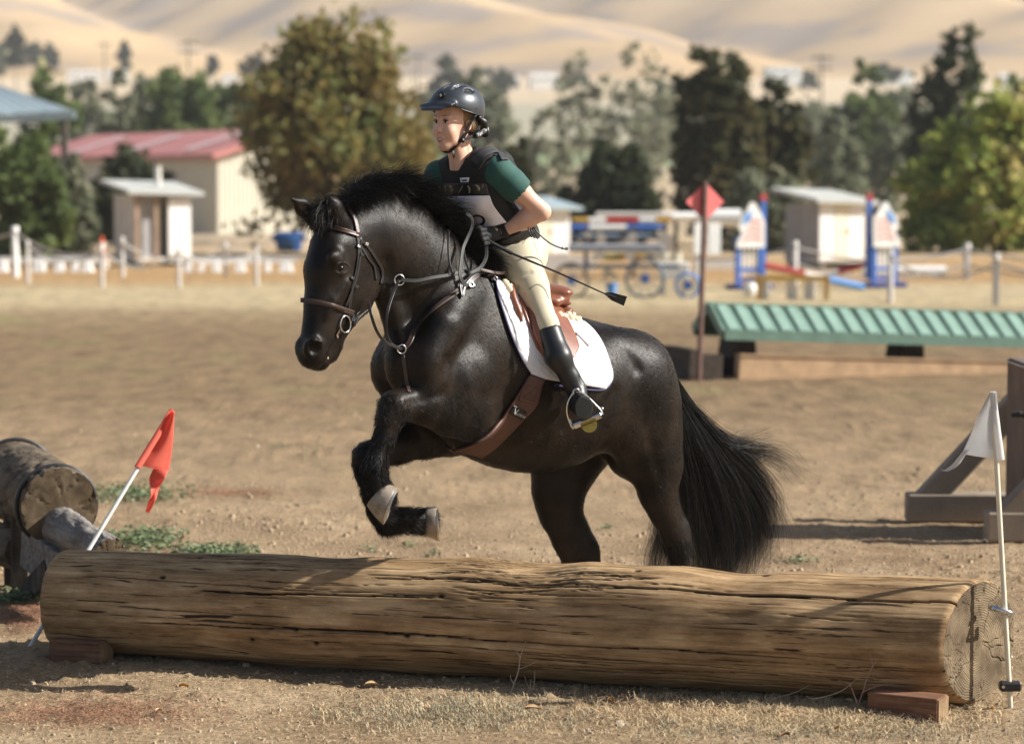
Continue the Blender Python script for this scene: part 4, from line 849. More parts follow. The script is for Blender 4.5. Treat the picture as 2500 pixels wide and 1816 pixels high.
    c2 = N.new('ShaderNodeValToRGB'); c2.color_ramp.elements[0].position = .35; c2.color_ramp.elements[0].color = (.38, .35, .32, 1); c2.color_ramp.elements[1].position = .65; c2.color_ramp.elements[1].color = (1.1, 1.1, 1.05, 1); L.new(bl.outputs['Fac'], c2.inputs[0])
    mx = N.new('ShaderNodeMix'); mx.data_type = 'RGBA'; mx.blend_type = 'MULTIPLY'; mx.inputs[0].default_value = .9; L.new(c.outputs[0], mx.inputs[6]); L.new(c2.outputs[0], mx.inputs[7]); L.new(mx.outputs[2], b.inputs['Base Color'])
    bp = N.new('ShaderNodeBump'); bp.inputs['Strength'].default_value = .6; bp.inputs['Distance'].default_value = .003; L.new(wv.outputs['Fac'], bp.inputs['Height'])
    sn = N.new('ShaderNodeTexNoise'); sn.inputs['Scale'].default_value = 60; L.new(tc.outputs['Object'], sn.inputs['Vector']); bp2 = N.new('ShaderNodeBump'); bp2.inputs['Strength'].default_value = .5; bp2.inputs['Distance'].default_value = .003; L.new(sn.outputs['Fac'], bp2.inputs['Height']); L.new(bp.outputs[0], bp2.inputs['Normal']); L.new(bp2.outputs[0], b.inputs['Normal'])
    M_END = m
    for end in (0, 1):
        rim = Pt[-1 if end else 0]; cen = rim.mean(0); nr = 44; V = []; n = na
        kk = (np.linspace(1, 0, nr)**.9)[:, None, None]; G_ = cen+(rim-cen)[None]*kk
        # radial checks cut into the face
        nrm = cut if end else -ax; ang = th+0*kk[..., 0]; rad = kk[..., 0]+0*th; dp = np.zeros_like(ang)
        for i in range(26):
            a0 = lr.uniform(0, 2*np.pi); r0, r1 = (lr.uniform(0, .25), lr.uniform(.8, 1.05)) if i < 5 else (lr.uniform(.35, .8), 1.05)
            cen_a = a0+.10*np.sin(rad*7+i)+.05*np.sin(rad*19+i*2); wd = (.007 if i < 5 else .004)/np.maximum(rad, .06)*(.4+rad)
            d = np.abs(((ang-cen_a+np.pi) % (2*np.pi))-np.pi)/wd; dp = np.maximum(dp, (.03 if i < 5 else .014)*np.clip(1-d*d, 0, 1)*(rad > r0)*(rad < r1))
        dp = dp+(fbm(rad*30, ang*2, 1, 4+end, 3)-.5)*.004*(rad > .02)
        G_ = G_-nrm*dp[..., None]
        V = ((G_.reshape(-1, 3)-A)@np.stack([ax, -fr, up]).T)
        j0 = np.arange(nr-1)[:, None]*n+np.arange(n)[None]; j1 = np.arange(nr-1)[:, None]*n+(np.arange(n)+1)[None] % n
        Q = np.stack([j0, j0+n, j1+n, j1], -1).reshape(-1, 4)
        if not end: Q = Q[:, ::-1]
        o = np_mesh('sawn_end', V, Q, M_END, root); o.location = bark.location; o.rotation_euler = bark.rotation_euler; o.matrix_parent_inverse = Matrix()
    bark.matrix_parent_inverse = Matrix()
    # branch knot
    M_KN = wood_mat('pale_knot_wood', [(.10, .055, .03), (.36, .24, .13), (.50, .36, .21)], 30, 30, .6)
    def at_log(s0, t0, rr=0):
        i = int(s0*(ns-1)); j = int((t0 % (2*np.pi))/(2*np.pi)*na); return Pt[i, j], (math.cos(t0)*up+math.sin(t0)*fr)
    for s0, t0, r_ in ((.618, .62, .026), (.30, .25, .010)):
        c0, nn = at_log(s0, t0); sd = np.cross(nn, ax); V = []; F = []; n = 22; rows = [(2.8, -.020), (2.0, -.004), (1.4, .005), (1.0, .008), (.6, .009), (.3, .009), (0.02, .009)]
        for k_, h_ in rows:
            for i in range(n): a = 2*math.pi*i/n; V.append(c0+nn*h_*r_/.035+(ax*math.cos(a)*1.25+sd*math.sin(a)*.8)*r_*k_*(1+.07*math.sin(3*a+k_*4))-np.array(root.location))
        for q in range(len(rows)-1):
            for i in range(n): F.append((q*n+i, q*n+(i+1) % n, (q+1)*n+(i+1) % n, (q+1)*n+i))
        mesh('knot', V, F, M_KN, root, True)
    return A, ax, Ln, root
LA, LAX, LLN, LOGR = big_log()
# ---- wedge blocks ----
M_BLK = wood_mat('reddish_timber_block', [(.10, .05, .03), (.22, .11, .065), (.32, .18, .11)], 3, 60, .6, .6); M_BLKE = wood_mat('block_end_grain', [(.2, .13, .07), (.34, .24, .14)], 40, 40, .5)
def block(lab, pts, h, dpt):
    a = np.array(G(*pts[0])); b = np.array(G(*pts[1])); d = b-a; L_ = np.linalg.norm(d); an = math.atan2(d[1], d[0])
    root = empty('wedge_block', (a[0], a[1], 0), an, lab, 'wood block', 'timber blocks chocking the big log')
    MB().box((L_/2, dpt/2, h/2-.01), (L_, dpt, h+.02), None, .004).build('timber', M_BLK, root); MB().box((L_+.0025, dpt/2, h/2-.01), (.004, dpt-.012, h+.008), None, 0).build('end_grain', M_BLKE, root)
block('reddish timber block chocking the left end of the log', ((120, 1613), (243, 1621)), .103, .14)
block('reddish timber block chocking the right end of the log', ((2117, 1741), (2288, 1760)), .094, .13)
# ================= FLAGS =================
M_PVC = simple('white_plastic_pipe', (.66, .66, .63), .35, 0, .08, 12); M_PVCW = simple('cream_plastic_pipe', (.74, .68, .54), .35, 0, .06, 12)
M_REDF = simple('coral_red_flag_cloth', (.92, .23, .16), .75, 0, .06, 14, .3, 300); M_WHF = simple('white_flag_cloth', (.78, .78, .78), .75, 0, .04, 14, .3, 300)
for mm in (M_REDF, M_WHF):
    N = mm.node_tree.nodes; L = mm.node_tree.links; tr_ = N.new('ShaderNodeBsdfTranslucent'); bs = N['Principled BSDF']; L.new(bs.inputs['Base Color'].links[0].from_socket, tr_.inputs[0]); mx = N.new('ShaderNodeMixShader'); mx.inputs[0].default_value = .45; L.new(bs.outputs[0], mx.inputs[1]); L.new(tr_.outputs[0], mx.inputs[2]); L.new(mx.outputs[0], N['Material Output'].inputs[0])
def cloth(name, left, right, mat, parent, waves=.012, nu=14, nv=26, th=.0025, orgn=(0, 0, 0), ph=0, nw=2.2):
    """sheet between two edge curves, rippled in depth, with a thickness"""
    l = spline(left, nv); r = spline(right, nv); V = []
    for i in range(nv):
        for j in range(nu):
            u = j/(nu-1); v = i/(nv-1); p = l[i]*(1-u)+r[i]*u; p = p+np.array([0, waves*math.sin(u*math.pi*nw+v*3+ph)*math.sin(min(1, u*1.5)*math.pi/2)*(1.0), 0]); V.append(p-np.array(orgn))
    m = len(V); V2 = V+[p+np.array([0, th, 0]) for p in V]; F = []
    for i in range(nv-1):
        for j in range(nu-1): a = i*nu+j; F.append((a, a+nu, a+nu+1, a+1)); F.append((a+m, a+1+m, a+nu+1+m, a+nu+m))
    for i in range(nv-1):
        for j in (0, nu-1): a = i*nu+j; F.append((a, a+nu, a+nu+m, a+m))
    return mesh(name, V2, F, mat, parent, True)
fr_ = empty('course_flag', tuple(P(56, 1592, 12.33)), 0, 'red flag on a leaning white pole at the left end of the log', 'flag')
o0 = np.array(fr_.location); tp = np.array(P(419, 1006, 12.95))
MB().tube([(0, 0, -.03), tp-o0], .0115, 10).build('pole', M_PVC, fr_, True)
def FP(px, py, D=12.88): return np.array(P(px, py, D))
cloth('cloth', [FP(412, 1003), FP(385, 1052), FP(358, 1098), FP(337, 1134)], [FP(427, 1006, 12.9), FP(424, 1060, 12.92), FP(418, 1110, 12.95), FP(411, 1152, 12.95)], M_REDF, fr_, .02, orgn=o0, nw=1.6)
cloth('cloth_tail', [FP(377, 1138, 12.9), FP(364, 1170, 12.94), FP(369, 1202, 12.9), FP(360, 1232, 12.94), FP(355, 1247, 12.94)], [FP(412, 1149, 12.96), FP(402, 1168, 12.92), FP(389, 1192, 12.96), FP(380, 1222, 12.92), FP(364, 1253, 12.94)], M_REDF, fr_, .012, orgn=o0, nw=1.2)
MB().tube([(tp-o0)*.762, (tp-o0)*1.006], .0175, 10).build('sleeve', M_REDF, fr_, True)
fw = empty('course_flag', tuple(P(2469, 1740, 10.93)), 0, 'white flag on an upright pole clamped to the right end of the log', 'flag')
o1 = np.array(fw.location); D1 = 10.93
MB().tube([(0, 0, -.03), np.array(P(2423, 956, D1))-o1], .0112, 12).build('pole', M_PVCW, fw, True)
def WP(px, py, D=D1): return np.array(P(px, py, D))
cloth('cloth', [WP(2417, 958), WP(2390, 1010, 10.96), WP(2368, 1065, 11.0), WP(2348, 1108, 11.02)], [WP(2431, 956), WP(2434, 1010), WP(2440, 1070), WP(2444, 1122)], M_WHF, fw, .02, orgn=o1, nw=1.4)
cloth('cloth_tail', [WP(2352, 1100, 11.0), WP(2338, 1118, 10.98), WP(2322, 1136, 10.99), WP(2303, 1149, 11.0)], [WP(2366, 1098, 11.0), WP(2352, 1120, 11.0), WP(2336, 1140, 10.98), WP(2312, 1151, 10.99)], M_WHF, fw, .006, nu=8, orgn=o1)
MB().tube([WP(2442, 1122)-o1+np.array([0, -.004, 0]), WP(2423, 956)-o1+np.array([0, -.004, 0])], [.0185, .0135], 12).build('sleeve', M_WHF, fw, True)
for i in range(7):
    a = WP(2305+i*2, 1148, 11.0)-o1; MB().tube([a, a+np.array([-.012-.01*rng.random(), 0, .004*rng.normal()])], [.0012, .0004], 4).build('frayed_thread', M_WHF, fw)
M_GALV = simple('galvanised_metal', (.6, .62, .66), .25, .95, .1, 30); M_BLKM = simple('black_bracket', (.02, .02, .022), .45)
cl = empty('pipe_clamp', tuple(P(2440, 1494, D1)), 0, 'shiny metal clamp holding the white flag\'s pole high on the log end', 'clamp', 'clamps on the log end')
oc = np.array(cl.location)
MB().tube([P(2418, 1483, 10.95)-oc, P(2430, 1485, 10.93)-oc, P(2462, 1496, 10.90)-oc, P(2472, 1497, 10.93)-oc, P(2468, 1503, 10.96)-oc, P(2440, 1499, 10.96)-oc], .009, 8, True, 1.5).build('band', M_GALV, cl, True); MB().tube([P(2424, 1484, 10.91)-oc, P(2424, 1484, 10.95)-oc], .008, 6).build('bolt', M_GALV, cl)
cl = empty('pipe_clamp', tuple(P(2466, 1674, D1)), 0, 'black bracket holding the white flag\'s pole low on the log end', 'clamp', 'clamps on the log end')
MB().box((0, 0, 0), (.095, .05, .042), None, .008).build('bracket', M_BLKM, cl); MB().tube([(-.035, -.03, .002), (-.035, -.02, .002)], .007, 8).build('bolt', M_GALV, cl)
# ================= LOG STACK AT LEFT =================
def stack():
    root = empty('log_stack', tuple(G(60, 1452)), 0, 'stack of a barked log and a grey log between dark posts at the left edge', 'log jump'); o = np.array(root.location)
    Mb = wood_mat('old_dark_bark', [(.035, .026, .018), (.10, .078, .055), (.18, .145, .105), (.24, .19, .13)], 6, 14, .6, 1, dist=.02); Mg = wood_mat('silver_grey_wood', [(.10, .09, .085), (.24, .225, .21), (.36, .34, .32)], 2, 26, .6, 1, dist=.012); Me = wood_mat('tan_cut_end', [(.06, .043, .027), (.12, .088, .053), (.18, .135, .082)], 10, 10, .8)
    Mp = wood_mat('dark_post_timber', [(.025, .02, .017), (.075, .062, .05), (.14, .12, .10)], 30, 4, .6)
    def log(name, a, b, ra, rb, mat, seed, n=64, m=70, wob=.06, twist=0):
        a = np.array(a); b = np.array(b); ax = (b-a); L_ = np.linalg.norm(ax); ax /= L_; up = np.array([0, 0, 1.])-ax*ax[2]; up /= np.linalg.norm(up); sd = np.cross(ax, up)
        s = np.linspace(0, 1, m)[:, None]; th = np.linspace(0, 2*np.pi, n, endpoint=False)[None]; r = ra+(rb-ra)*s+0*th
        r = r*(1+wob*(fbm(s*L_*6+0*th, np.cos(th+twist*s)*1.5+3, 1.2, seed, 3)-.5)*2)
        r = r-.012*np.clip(fbm(s*L_*16+0*th, (th+twist*s)*7, 1, seed+5, 3)-.56, 0, 1)*8*(ra/.2)
        ring = np.cos(th)[..., None]*up+np.sin(th)[..., None]*sd; C = a+(s*L_)[..., None]*ax
        V = (C+ring*r[..., None]); i0 = np.arange(m-1)[:, None]*n+np.arange(n)[None]; i1 = np.arange(m-1)[:, None]*n+(np.arange(n)+1)[None] % n
        Q = np.stack([i0, i1, i1+n, i0+n], -1).reshape(-1, 4)
        R3 = np.stack([ax, sd, up]); cv = (V.reshape(-1, 3)-a)@R3.T
        ob = np_mesh(name, cv, Q, mat, root); ob.matrix_parent_inverse = Matrix(); ob.location = tuple(a-o); ob.rotation_euler = Matrix(R3.T.tolist()).to_euler()
        for e, row in ((0, V[0]), (1, V[-1])):
            c = row.mean(0); k = np.linspace(1, 0, 14)[:, None, None]; Gm = c+(row-c)[None]*k; dp = np.zeros((14, n)); kk = k[..., 0]
            for q in range(9): a0 = (q*2.39+seed*1.7+.3*math.sin(q*9)) % 6.28; d = np.abs(((th+.15*np.sin(kk*6+q)-a0+np.pi) % (2*np.pi))-np.pi)/(.10 if q == 1 else .035); dp = np.maximum(dp, .02*np.clip(1-d, 0, 1)*(kk > .3+.5*((q*.37) % 1)))
            Gm = Gm-(ax if e else -ax)*dp[..., None]; j0 = np.arange(13)[:, None]*n+np.arange(n)[None]; j1 = np.arange(13)[:, None]*n+(np.arange(n)+1)[None] % n; Q2 = np.stack([j0, j1, j1+n, j0+n], -1).reshape(-1, 4)
            sub = np_mesh('cut_end', (Gm.reshape(-1, 3)-a)@R3.T, Q2, Me, None); sub.parent = ob
        return ob, a, b, ax
    lg, a, b, ax = log('barked_log', P(38, 1170, 15.1), P(146, 1238, 13.85), .235, .215, Mb, 3)
    for t in (.0, .93):
        c = a+(b-a)*t; up = np.array([0, 0, 1.])-ax*ax[2]; up /= np.linalg.norm(up); sd = np.cross(ax, up); r = (.235-.02*t)*1.03
        MB().tube([c+(up*math.cos(q)+sd*math.sin(q))*r-o for q in np.linspace(0, 2*math.pi, 33)], .013, 6, False).build('cable_band', M_BLKM, root, True)
    log('grey_log', P(84, 1252, 14.3), P(272, 1352, 13.05), .12, .085, Mg, 7, wob=.16, twist=3)
    log('barked_log', P(-90, 1300, 14.9), P(60, 1345, 14.2), .13, .12, Mb, 9)
    for x0, x1, top, D, lean in ((2, 44, 1176, 14.35, 0), (20, 66, 1243, 14.15, 0), (121, 166, 1352, 13.75, .0)):
        k = D/FPX; xa = (x0-1250)*k; xb = (x1-1250)*k; zt = CH+(HOR-top)*k
        MB().box(((xa+xb)/2-o[0], D-o[1], zt/2-.03), (xb-xa, .1, zt+.06), None, .01).build('post', Mp, root)
    MB().beam(P(62, 1455, 14.0)-o, P(122, 1392, 13.7)-o, .06, .13, .006).build('brace', Mp, root)
    MB().beam(P(60, 1335, 14.0)-o, P(150, 1400, 13.6)-o, .05, .22, .006).build('board', Mg, root)
    MB().tube([P(60, 1330, 14.05)-o, P(92, 1326, 14.05)-o], .012, 8).build('bolt', M_GALV, root)
stack()
# ================= WEEDS, STRAW, CLODS =================
def scatter(name, n, area, maker, mat, kind='stuff'):
    """many small pieces lying on the ground as one object; area(): random (x, y)"""
    V = []; F = []
    for i in range(n):
        x, y = area(); z = float(gz(x, y)); v, f = maker(i); k = len(V)
        V += [(a+x, b+y, c+z) for a, b, c in v]; F += [tuple(q+k for q in w_) for w_ in f]
    o = mesh(name, V, F, mat); o['kind'] = kind; return o
def px_area(x0, x1, y0, y1, soft=True):
    def f():
        if soft:
            px = (x0+x1)/2+(x1-x0)/2*max(-1.1, min(1.1, random.gauss(0, .5))); py = (y0+y1)/2+(y1-y0)/2*max(-1.1, min(1.1, random.gauss(0, .5)))
        else: px = random.uniform(x0, x1); py = random.uniform(y0, y1)
        g = G(px, py); return g[0], g[1]
    return f
def clod(i):
    r = random.choice((.004, .005, .006, .007, .009, .012, .022 if i % 11 == 0 else .008)); v = []
    for k in range(8):
        a = k*math.pi/4; v.append((math.cos(a)*r*random.uniform(.7, 1.2), math.sin(a)*r*random.uniform(.7, 1.2), -.004))
    for k in range(4):
        a = k*math.pi/2+.3; v.append((math.cos(a)*r*.6*random.uniform(.7, 1.2), math.sin(a)*r*.6*random.uniform(.6, 1.2), r*random.uniform(.5, .95)))
    f = [(8, 9, 10, 11)]
    for k in range(4): a = 2*k; f += [(a, a+1, 8+k), (a+1, (a+2) % 8, 8+(k+1) % 4, 8+k)]
    return v, f
def straw(L_=.05, lift=.008):
    def mk(i):
        a = random.random()*6.28; l = L_*random.uniform(.4, 1.4); z = random.uniform(0, lift); w_ = .0009; dx, dy = math.cos(a)*l, math.sin(a)*l; b = random.gauss(0, .25)*l; zz = random.uniform(0, lift)
        return [(0, 0, z+.001), (-dy/l*w_*2, dx/l*w_*2, z+.002), (dx/2-b*dy/l, dy/2+b*dx/l, z+zz+.004), (dx/2-b*dy/l-dy/l*w_*2, dy/2+b*dx/l+dx/l*w_*2, z+zz+.004), (dx, dy, z+.001), (dx, dy, z+.003)], [(0, 1, 3, 2), (2, 3, 5, 4)]
    return mk
def blade(h=.05, lean=.6, w_=.003):
    def mk(i):
        a = random.random()*6.28; hh = h*random.uniform(.3, 1.2); l = hh*lean*random.uniform(.2, 1.4); dx, dy = math.cos(a), math.sin(a)
        return [(-dy*w_, dx*w_, -.003), (dy*w_, -dx*w_, -.003), (dx*l*.4+dy*w_*.8, dy*l*.4-dx*w_*.8, hh*.7), (dx*l*.4-dy*w_*.8, dy*l*.4+dx*w_*.8, hh*.7), (dx*l, dy*l, hh)], [(0, 1, 2, 3), (3, 2, 4)]
    return mk
def leafm(s=.012, h=.03):
    def mk(i):
        a = random.random()*6.28; t = random.uniform(-.7, .7); z = random.uniform(.0, h); r = s*random.uniform(.5, 1.3); dx, dy = math.cos(a), math.sin(a)
        return [(-dx*r, -dy*r, z), (-dy*r*.5, dx*r*.5, z+r*t), (dx*r, dy*r, z+r*.4), (dy*r*.5, -dx*r*.5, z-r*t*.3)], [(0, 1, 2, 3)]
    return mk
M_CLOD = simple('dirt_clod', (.36, .27, .175), .95, 0, .3, 9, .4, 300); M_STRAW = simple('dry_straw', (.55, .42, .25), .8, 0, .3, 5); M_STRAWR = simple('reddish_dry_stalks', (.33, .17, .10), .8, 0, .35, 5)
M_WEED = simple('green_weed', (.13, .17, .075), .6, 0, .35, 9); M_WEEDG = simple('grey_green_weed', (.26, .25, .17), .7, 0, .3, 9); M_PEB = simple('pale_pebble', (.5, .42, .31), .8, 0, .25, 7)
tagk = lambda o: o
random.seed(5)
scatter('dirt_clods', 4200, px_area(-60, 2560, 960, 1420, False), clod, M_CLOD)
scatter('dirt_clods', 3400, px_area(-60, 2560, 1240, 1816, False), clod, M_CLOD); scatter('dirt_clods', 3000, px_area(-60, 2560, 1000, 1400, False), clod, M_CLOD)
scatter('dirt_clods', 900, px_area(380, 1000, 1220, 1320), clod, M_CLOD)
scatter('pebbles', 260, px_area(-60, 2560, 1000, 1816, False), clod, M_PEB)
scatter('straw_litter', 5200, px_area(-60, 2560, 1640, 1816, False), straw(.04), M_STRAW); scatter('straw_litter', 4200, px_area(1500, 2350, 1690, 1790), straw(.06, .02), M_STRAW); scatter('straw_litter', 3000, px_area(-60, 2560, 1080, 1400, False), straw(.04), M_STRAW)
scatter('red_stalk_litter', 2600, px_area(-40, 520, 1700, 1780), straw(.05), M_STRAWR); scatter('red_stalk_litter', 1500, px_area(-20, 130, 1450, 1540), straw(.05), M_STRAWR); scatter('red_stalk_litter', 900, px_area(430, 680, 1190, 1215), straw(.05), M_STRAWR); scatter('red_stalk_litter', 1200, px_area(1700, 2500, 1240, 1420), straw(.05), M_STRAWR); scatter('red_stalk_litter', 1500, px_area(1500, 2200, 1700, 1760), straw(.05), M_STRAWR)
scatter('dry_grass', 2600, px_area(800, 1420, 1690, 1795), blade(.022, 1.6, .0016), M_WEEDG); scatter('dry_grass', 2200, px_area(820, 1400, 1690, 1795), blade(.02, 1.8, .0014), M_STRAW); scatter('dry_grass', 4200, px_area(1450, 2400, 1685, 1790), blade(.032, 1.6, .0013), M_STRAW); scatter('dry_grass', 2200, px_area(1450, 2450, 1740, 1816), blade(.022, 1.5, .0016), M_WEEDG)
scatter('green_weeds', 1100, px_area(205, 460, 1185, 1232), leafm(.018, .05), M_WEED); scatter('green_weeds', 1200, px_area(255, 450, 1298, 1345), leafm(.018, .06), M_WEED); scatter('green_weeds', 1600, px_area(430, 620, 1335, 1370), leafm(.018, .05), M_WEED)
scatter('green_weeds', 700, px_area(-20, 110, 1445, 1470), leafm(.014, .04), M_WEED); scatter('green_weeds', 110, px_area(1900, 2000, 1360, 1372), leafm(.014, .03), M_WEED)
for cx, cy in ((680, 1092), (1000, 1330), (345, 1000), (900, 1340), (1060, 1355), (760, 1110), (1480, 1290)): scatter('green_weeds', 30, px_area(cx-22, cx+22, cy-5, cy+5), leafm(.014, .03), M_WEED)
# fallen leaves one can pick out
M_LF = [simple('tan_leaf', (.5, .33, .17), .7, 0, .2, 20), simple('yellow_leaf', (.6, .33, .05), .7, 0, .15, 20), simple('brown_leaf', (.17, .085, .045), .8, 0, .2, 20)]
for i, (px, py, s_, m_, lab) in enumerate(((1300, 1735, .035, 0, 'curled tan leaf on the dry grass in front of the log\'s middle'), (2100, 1747, .022, 0, 'tan leaf standing left of the right wedge block'), (2047, 1783, .02, 1, 'small yellow leaf near the bottom right'), (1918, 1802, .03, 2, 'dark brown leaf at the bottom right'),
    (1490, 1722, .02, 1, 'small yellow leaf below the log near its middle'), (906, 1675, .03, 0, 'pale flat chip just in front of the log'), (2420, 1733, .025, 1, 'orange leaf under the log\'s right end'), (448, 1678, .025, 1, 'yellow leaf stem near the left of the log\'s shadow'), (390, 1744, .022, 0, 'pale leaf on the reddish litter at bottom left'), (2072, 1722, .03, 0, 'pale folded leaf at the foot of the dead weed'))):
    g = G(px, py); bm_v = []; n = 7
    for a in range(n):
        u = a/(n-1); w2 = s_*.45*math.sin(math.pi*min(1, u+.02))**.8
        for q in (-1, 0, 1): bm_v.append((s_*(2*u-1), q*w2, .006+.012*abs(q)+.01*math.sin(u*3)))
    f = [(a*3+q, a*3+q+1, a*3+q+4, a*3+q+3) for a in range(n-1) for q in range(2)]
    o = mesh('fallen_leaf', bm_v, f, M_LF[m_], None, True); o.location = (g[0], g[1], float(gz(g[0], g[1]))+.002); o.rotation_euler = (.2, .1, i*1.3); tag(o, lab, 'leaf', 'fallen leaves by the log')
# dead weeds
M_TWIG = simple('pale_dead_twig', (.42, .31, .22), .8, 0, .2, 30); M_TWIGR = simple('reddish_dead_twig', (.34, .20, .15), .8, 0, .2, 30)
def weed(lab, base, stems, D, mat):
    o = empty('dead_weed', tuple(G(*base)), 0, lab, 'weed'); b = np.array(o.location); D = 12.26-(base[0]-141)/2283*1.29-.36; o.location = ((base[0]-1250)/FPX*D, D, 0); b = np.array(o.location)
    for st, r in stems:
        q = [np.array(P(x, y+16, D+.01*k))-b for k, (x, y) in enumerate(st)]
        if st[0][1] > base[1]-12: q = [np.array([q[0][0], q[0][1], -.01])]+q
        p = spline(q, 12); MB().tube(p, np.linspace(r*1.6, r*.7, 12), 5).build('stem', mat, o, True)
weed('leafless forked weed standing before the middle of the log', (1247, 1672), [([(1247, 1672), (1258, 1645), (1267, 1616), (1270, 1588), (1282, 1555), (1292, 1522)], .0026), ([(1270, 1588), (1262, 1574), (1256, 1565)], .0016), ([(1268, 1616), (1285, 1610), (1302, 1602), (1315, 1595)], .0014), ([(1254, 1652), (1248, 1642), (1246, 1630)], .002)], 0, M_TWIG)
weed('low tuft of bleached stalks right of the forked weed', (1290, 1676), [([(1290, 1676), (1294, 1660), (1297, 1640)], .002), ([(1300, 1676), (1304, 1650), (1306, 1622)], .002), ([(1268, 1674), (1280, 1664), (1292, 1668), (1300, 1678)], .002), ([(1295, 1672), (1288, 1655), (1280, 1634)], .0014), ([(1310, 1665), (1325, 1680), (1330, 1690)], .0018), ([(1338, 1672), (1330, 1682), (1322, 1688)], .0018)], 0, M_TWIG)
weed('reddish branching dead weed left of the right wedge block', (2092, 1722), [([(2092, 1722), (2096, 1700), (2108, 1670), (2116, 1640), (2130, 1612), (2148, 1585), (2165, 1566)], .0026), ([(2092, 1700), (2085, 1680), (2075, 1655), (2060, 1646)], .002), ([(2108, 1672), (2135, 1660), (2165, 1654), (2190, 1652)], .0014), ([(2130, 1612), (2128, 1595), (2124, 1580)], .0014), ([(2092, 1696), (2080, 1665)], .002)], 0, M_TWIGR)
weed('bleached sprawling dead weed reaching left in front of the log', (1992, 1712), [([(1992, 1712), (1984, 1695), (1970, 1682)], .0024), ([(1980, 1690), (2010, 1685), (2050, 1672), (2075, 1655), (2098, 1634)], .0022), ([(1875, 1705), (1888, 1690), (1905, 1684), (1945, 1672), (1975, 1656)], .0014), ([(1992, 1712), (2030, 1722), (2080, 1728)], .002)], 0, M_TWIG)
weed('thin pale stalk leaning on the right wedge block', (2206, 1752), [([(2206, 1752), (2206, 1730), (2216, 1705), (2226, 1681)], .0022), ([(2206, 1752), (2225, 1756), (2243, 1750)], .002)], 0, M_TWIG)
# ================= HORSE =================
def coat_mat(name='black_coat', base=(.006, .0046, .0038), tint=(.030, .0205, .0145)):
    m, t, b = new_mat(name); N = t.nodes; L = t.links
    tc = N.new('ShaderNodeTexCoord')
    nz = N.new('ShaderNodeTexNoise'); nz.inputs['Scale'].default_value = 5; nz.inputs['Detail'].default_value = 7; nz.inputs['Roughness'].default_value = .65
    L.new(tc.outputs['Object'], nz.inputs['Vector'])
    cr = N.new('ShaderNodeValToRGB'); cr.color_ramp.elements[0].position = .4; cr.color_ramp.elements[1].position = .75
    cr.color_ramp.elements[0].color = (*base, 1); cr.color_ramp.elements[1].color = (*tint, 1)
    L.new(nz.outputs['Fac'], cr.inputs[0]); L.new(cr.outputs[0], b.inputs['Base Color'])
    r2 = N.new('ShaderNodeTexNoise'); r2.inputs['Scale'].default_value = 9; r2.inputs['Detail'].default_value = 6
    L.new(tc.outputs['Object'], r2.inputs['Vector'])
    mr = N.new('ShaderNodeMapRange'); mr.inputs['To Min'].default_value = .29; mr.inputs['To Max'].default_value = .44
    L.new(r2.outputs['Fac'], mr.inputs[0]); L.new(mr.outputs[0], b.inputs['Roughness'])
    b.inputs['Specular IOR Level'].default_value = .2
    b.inputs['Sheen Weight'].default_value = .0; b.inputs['Sheen Roughness'].default_value = .45; b.inputs['Sheen Tint'].default_value = (1, .9, .82, 1)
    # short coat: stretched fine noise + small lumps
    mp = N.new('ShaderNodeMapping'); mp.inputs['Scale'].default_value = (420, 420, 130); mp.inputs['Rotation'].default_value = (.3, .5, 0)
    L.new(tc.outputs['Object'], mp.inputs[0])
    n1 = N.new('ShaderNodeTexNoise'); n1.inputs['Scale'].default_value = 1; n1.inputs['Detail'].default_value = 3
    L.new(mp.outputs[0], n1.inputs['Vector'])
    n2 = N.new('ShaderNodeTexNoise'); n2.inputs['Scale'].default_value = 34; n2.inputs['Detail'].default_value = 6; L.new(tc.outputs['Object'], n2.inputs['Vector'])
    b1 = N.new('ShaderNodeBump'); b1.inputs['Strength'].default_value = .55; b1.inputs['Distance'].default_value = .0022
    b2 = N.new('ShaderNodeBump'); b2.inputs['Strength'].default_value = .16; b2.inputs['Distance'].default_value = .006
    L.new(n2.outputs['Fac'], b2.inputs['Height']); L.new(n1.outputs['Fac'], b1.inputs['Height']); L.new(b2.outputs[0], b1.inputs['Normal'])
    L.new(b1.outputs[0], b.inputs['Normal'])
    return m
M_COAT = coat_mat()
def hair_mat(name, col, rough=.38, spec=.5):
    m, t, b = new_mat(name); b.inputs['Base Color'].default_value = (*col, 1); b.inputs['Roughness'].default_value = rough
    b.inputs['Specular IOR Level'].default_value = spec; return m
M_HAIR = hair_mat('black_horse_hair', (.006, .005, .0042), .42, .18); M_FUR = hair_mat('black_leg_hair', (.009, .008, .0075), .6, .15); M_HAIRB = hair_mat('brown_black_hair', (.03, .022, .016), .5)
AHD = R(52); HDF = np.array([-math.cos(AHD), -math.sin(AHD), 0]); HDN = np.array([math.sin(AHD), -math.cos(AHD), 0])
HQ = HP(850, 560, .0)
def HD(px, py, w=0.0): return plane_pt(px, py, HQ, HDN, w)
Z = np.array([0, 0, 1.0])
HA = np.stack([HF, HN, Z])      # horse axes (rows)
